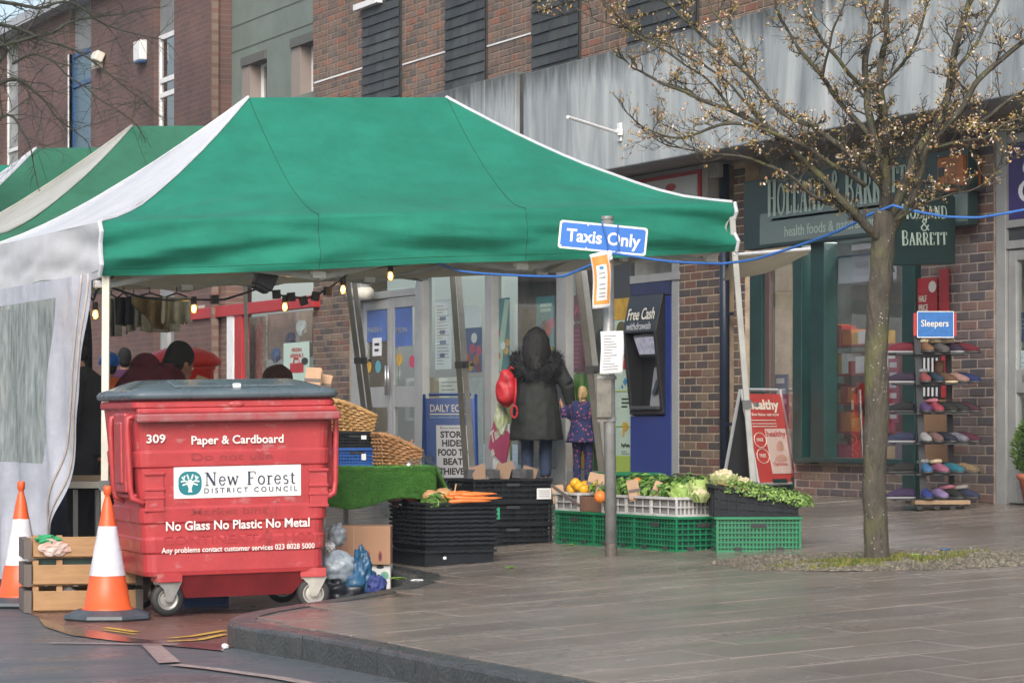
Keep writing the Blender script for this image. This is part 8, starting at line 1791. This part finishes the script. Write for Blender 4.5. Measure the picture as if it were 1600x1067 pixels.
limbs = [
 [(1380, 380, 8.6, 0), (1345, 345, 6.5, -.1), (1312, 312, 5.4, -.2), (1275, 268, 5.0, -.25), (1215, 215, 4.3, -.3), (1150, 178, 3.6, -.35), (1080, 150, 2.9, -.4), (1010, 118, 2.2, -.4)],
 [(1382, 340, 9.4, 0), (1378, 270, 7.9, .1), (1365, 200, 6.5, .2), (1352, 150, 5.8, .25), (1354, 80, 5.0, .3), (1368, 0, 3.6, .35), (1375, -60, 2.2, .4)],
 [(1383, 340, 8.6, 0), (1388, 250, 6.5, -.15), (1378, 180, 5.8, -.25), (1376, 110, 5.0, -.3), (1385, 40, 4.3, -.35), (1390, -50, 2.2, -.4)],
 [(1385, 350, 9.4, 0), (1408, 300, 7.9, .05), (1430, 240, 7.2, .1), (1462, 190, 6.5, .15), (1480, 140, 5.8, .2), (1490, 80, 5.4, .25), (1512, 20, 5.0, .3), (1525, -50, 2.9, .35)],
 [(1392, 360, 7.9, 0), (1425, 310, 6.5, -.15), (1450, 235, 5.8, -.3), (1500, 175, 5.0, -.4), (1530, 125, 4.3, -.45), (1575, 85, 4.0, -.5), (1640, 40, 2.9, -.55), (1690, 0, 2.2, -.6)],
 [(1430, 240, 5.8, .1), (1475, 205, 4.3, .25), (1530, 190, 3.3, .35), (1590, 150, 2.9, .45), (1660, 120, 2.2, .5)],
 [(1378, 290, 5.8, 0), (1335, 245, 5.0, .25), (1280, 205, 4.3, .4), (1225, 178, 3.6, .5), (1170, 120, 3.3, .55), (1115, 70, 2.9, .6), (1060, 20, 2.2, .65), (1020, -40, 1.4, .7)],
 [(1365, 215, 5.0, .2), (1325, 175, 4.3, .3), (1285, 120, 3.6, .35), (1245, 70, 2.9, .4), (1215, 10, 2.2, .45), (1200, -50, 1.4, .5)],
 [(1352, 290, 4.3, -.1), (1290, 250, 3.6, -.3), (1210, 205, 2.9, -.45), (1130, 195, 2.5, -.5), (1065, 215, 1.8, -.55), (1005, 198, 1.3, -.6)],
 [(1318, 318, 3.6, -.1), (1268, 305, 2.9, -.25), (1225, 270, 2.5, -.35), (1170, 245, 2.0, -.4), (1110, 240, 1.6, -.5), (1050, 228, 1.1, -.5)],
 [(1352, 140, 3.6, .25), (1310, 95, 2.9, .1), (1270, 45, 2.5, 0), (1255, -20, 1.8, 0)],
 [(1480, 150, 3.6, .2), (1500, 100, 2.9, .05), (1530, 60, 2.5, 0), (1560, 0, 1.8, 0), (1570, -40, 1.4, 0)],
 [(1380, 130, 2.9, -.3), (1420, 90, 2.5, -.4), (1440, 50, 2.0, -.45), (1452, -10, 1.4, -.5)],
 [(1215, 215, 2.9, -.3), (1160, 150, 2.3, -.15), (1110, 110, 1.8, -.05), (1040, 70, 1.6, 0), (960, 40, 1.3, 0), (900, 14, 1.0, 0)],
 [(1150, 178, 2.3, -.35), (1100, 120, 1.8, -.45), (1040, 80, 1.6, -.5), (985, 45, 1.3, -.55), (930, -10, 1.0, -.6)],
 [(1170, 120, 2.2, .55), (1150, 60, 1.8, .6), (1110, 10, 1.6, .65), (1090, -40, 1.1, .7)],
 [(1285, 120, 2.5, .35), (1300, 60, 2.0, .25), (1320, 10, 1.6, .2), (1330, -40, 1.1, .2)],
 [(1400, 345, 2.6, -.2), (1440, 322, 1.8, -.4), (1480, 305, 1.4, -.5), (1520, 297, 1.1, -.55), (1556, 268, 1.0, -.6)],
 [(1530, 190, 2.2, .35), (1570, 205, 1.8, .3), (1620, 190, 1.4, .25), (1660, 170, 1.1, .2)],
 [(1450, 235, 2.9, -.3), (1490, 225, 2.2, -.5), (1540, 215, 1.8, -.6), (1580, 190, 1.4, -.65), (1640, 180, 1.0, -.7)],
]
tree('blossom_tree', 'small mossy barked tree with brown buds and a few pale blossoms on the pavement', 16.1, trunk, limbs, rg, m_twig, m_bark, .078, .19, .2, lv=2)
rg = random.Random(5)
trunk2 = [(-190, 900, 60), (-188, 660, 52), (-182, 400, 46), (-170, 180, 38), (-160, -100, 26)]
lim2 = [
 [(-172, 200, 10.0, 0), (-110, 130, 6.5, -.2), (-50, 95, 4.5, -.3), (10, 70, 3.5, -.4), (70, 55, 2.5, -.4), (130, 30, 1.7, -.4), (200, 22, 1.0, -.4)],
 [(-175, 260, 9.0, 0), (-90, 190, 6.0, .2), (-30, 150, 4.0, .3), (20, 125, 3.0, .4), (60, 150, 2.0, .45), (95, 190, 1.3, .5), (130, 215, 0.8, .5)],
 [(-110, 130, 5.5, -.2), (-60, 60, 4.0, 0), (0, 40, 3.0, .1), (60, 60, 2.3, .2), (120, 80, 1.8, .2), (170, 115, 1.3, .2), (225, 160, 0.8, .2)],
 [(-165, 60, 8.0, 0), (-90, 10, 5.0, .3), (-20, 0, 3.5, .4), (50, 12, 2.5, .5), (110, 5, 2.0, .5), (170, 40, 1.5, .6), (240, 60, 0.8, .6)],
 [(-90, 190, 4.0, .2), (-40, 210, 3.0, .1), (10, 180, 2.3, .1), (40, 215, 1.5, .1), (50, 245, 0.9, .1)],
 [(20, 100, 2.5, -.2), (60, 85, 1.8, -.3), (110, 120, 1.4, -.3), (150, 150, 1.0, -.3), (200, 185, 0.8, -.3)],
 [(-30, 150, 2.5, .3), (5, 90, 2.0, .3), (40, 50, 1.5, .3), (75, -10, 1.1, .3)],
]
tree('bare_tree', 'bare dark twigged tree hanging into the top corner over the far tents', 22, trunk2, lim2, rg, m_twig2, M('dark_olive_bark', (.04, .042, .03), .85, noise=.5, nscale=12, bump=.6), .045, .34, 0, up=-.5, lv=1)

# ------------------------------------------------------------------ topiary at the edge, litter
q = pav(1620, 20.6); t = thing('potted_conifer', 'clipped green conifer in a terracotta pot by the glazed door', 'potted plant', q)
mb = MB(); mb.smooth = True; mb.lathe([(.09, 0), (.13, .2), (.15, .215), (.15, .25), (.13, .25), (.12, .22)], 20); mb.build('pot', M('terracotta', (.36, .12, .07), .75, noise=.2), t)
mb = MB(); mb.tube([(0, 0, .2), (0, 0, .7)], .015, 8); mb.build('stem', m_twig, t)
mb = MB(); rg = random.Random(9)
for i in range(2600):
    h = rg.random(); r_ = (.17 * math.sin(math.pi * min(1, h * .8 + .22)) + .01) * rg.uniform(.75, 1.05); a = rg.uniform(0, 6.28); c = V((math.cos(a) * r_, math.sin(a) * r_, .26 + h * .48)); d = V((math.cos(a), math.sin(a), rg.uniform(0, 1.2))).normalized(); s = d.orthogonal().normalized() * .008; mb.rv = rg.random(); mb.add([c - s, c + s, c + d * rg.uniform(.02, .05)], [(0, 1, 2)])
tag(mb.build('foliage', M_random('conifer_green', [(.06, .12, .02), (.09, .16, .03), (.04, .09, .02), (.12, .19, .04)], bump=0), t, rndattr=True), kind='stuff')
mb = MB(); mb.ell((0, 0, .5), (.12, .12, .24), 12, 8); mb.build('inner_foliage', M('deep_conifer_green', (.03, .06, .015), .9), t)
for lab, x, y, r_, mt in (('fallen yellow green leaf on the wet slabs by the black crates', 797, 888, .03, m_leafy), ('green scrap of leaf at the corner of the kerb beside the white box', 622, 905, .05, m_leafy), ('white scrap of paper at the corner of the kerb', 652, 908, .035, m_paper), ('pale leaf lying on the gravel behind the tree', 1430, 868, .03, m_cab), ('blue scrap of plastic on the gravel', 1478, 860, .04, m_poster_blue), ('small brown leaf on the slabs in front of the green crates', 892, 852, .02, m_leafy)):
    p = ong(x, y); mb = MB(); mb.ell((0, 0, .006), (r_, r_ * .7, .006), 9, 6, bump=.9, seed=x); o = mb.build('litter', mt); o.location = (p.x, p.y, gh(p.x) + .002); tag(o, lab, 'litter')
p = ong(352, 1013, .004); mb = MB(); mb.ell((0, 0, .012), (.02, .016, .015), 8, 6, bump=.4); o = mb.build('white_stone', m_paper); o.location = p; tag(o, 'small white lump in the gutter at the kerb nose', 'stone')

bpy.data.scenes.remove(SCRATCH)
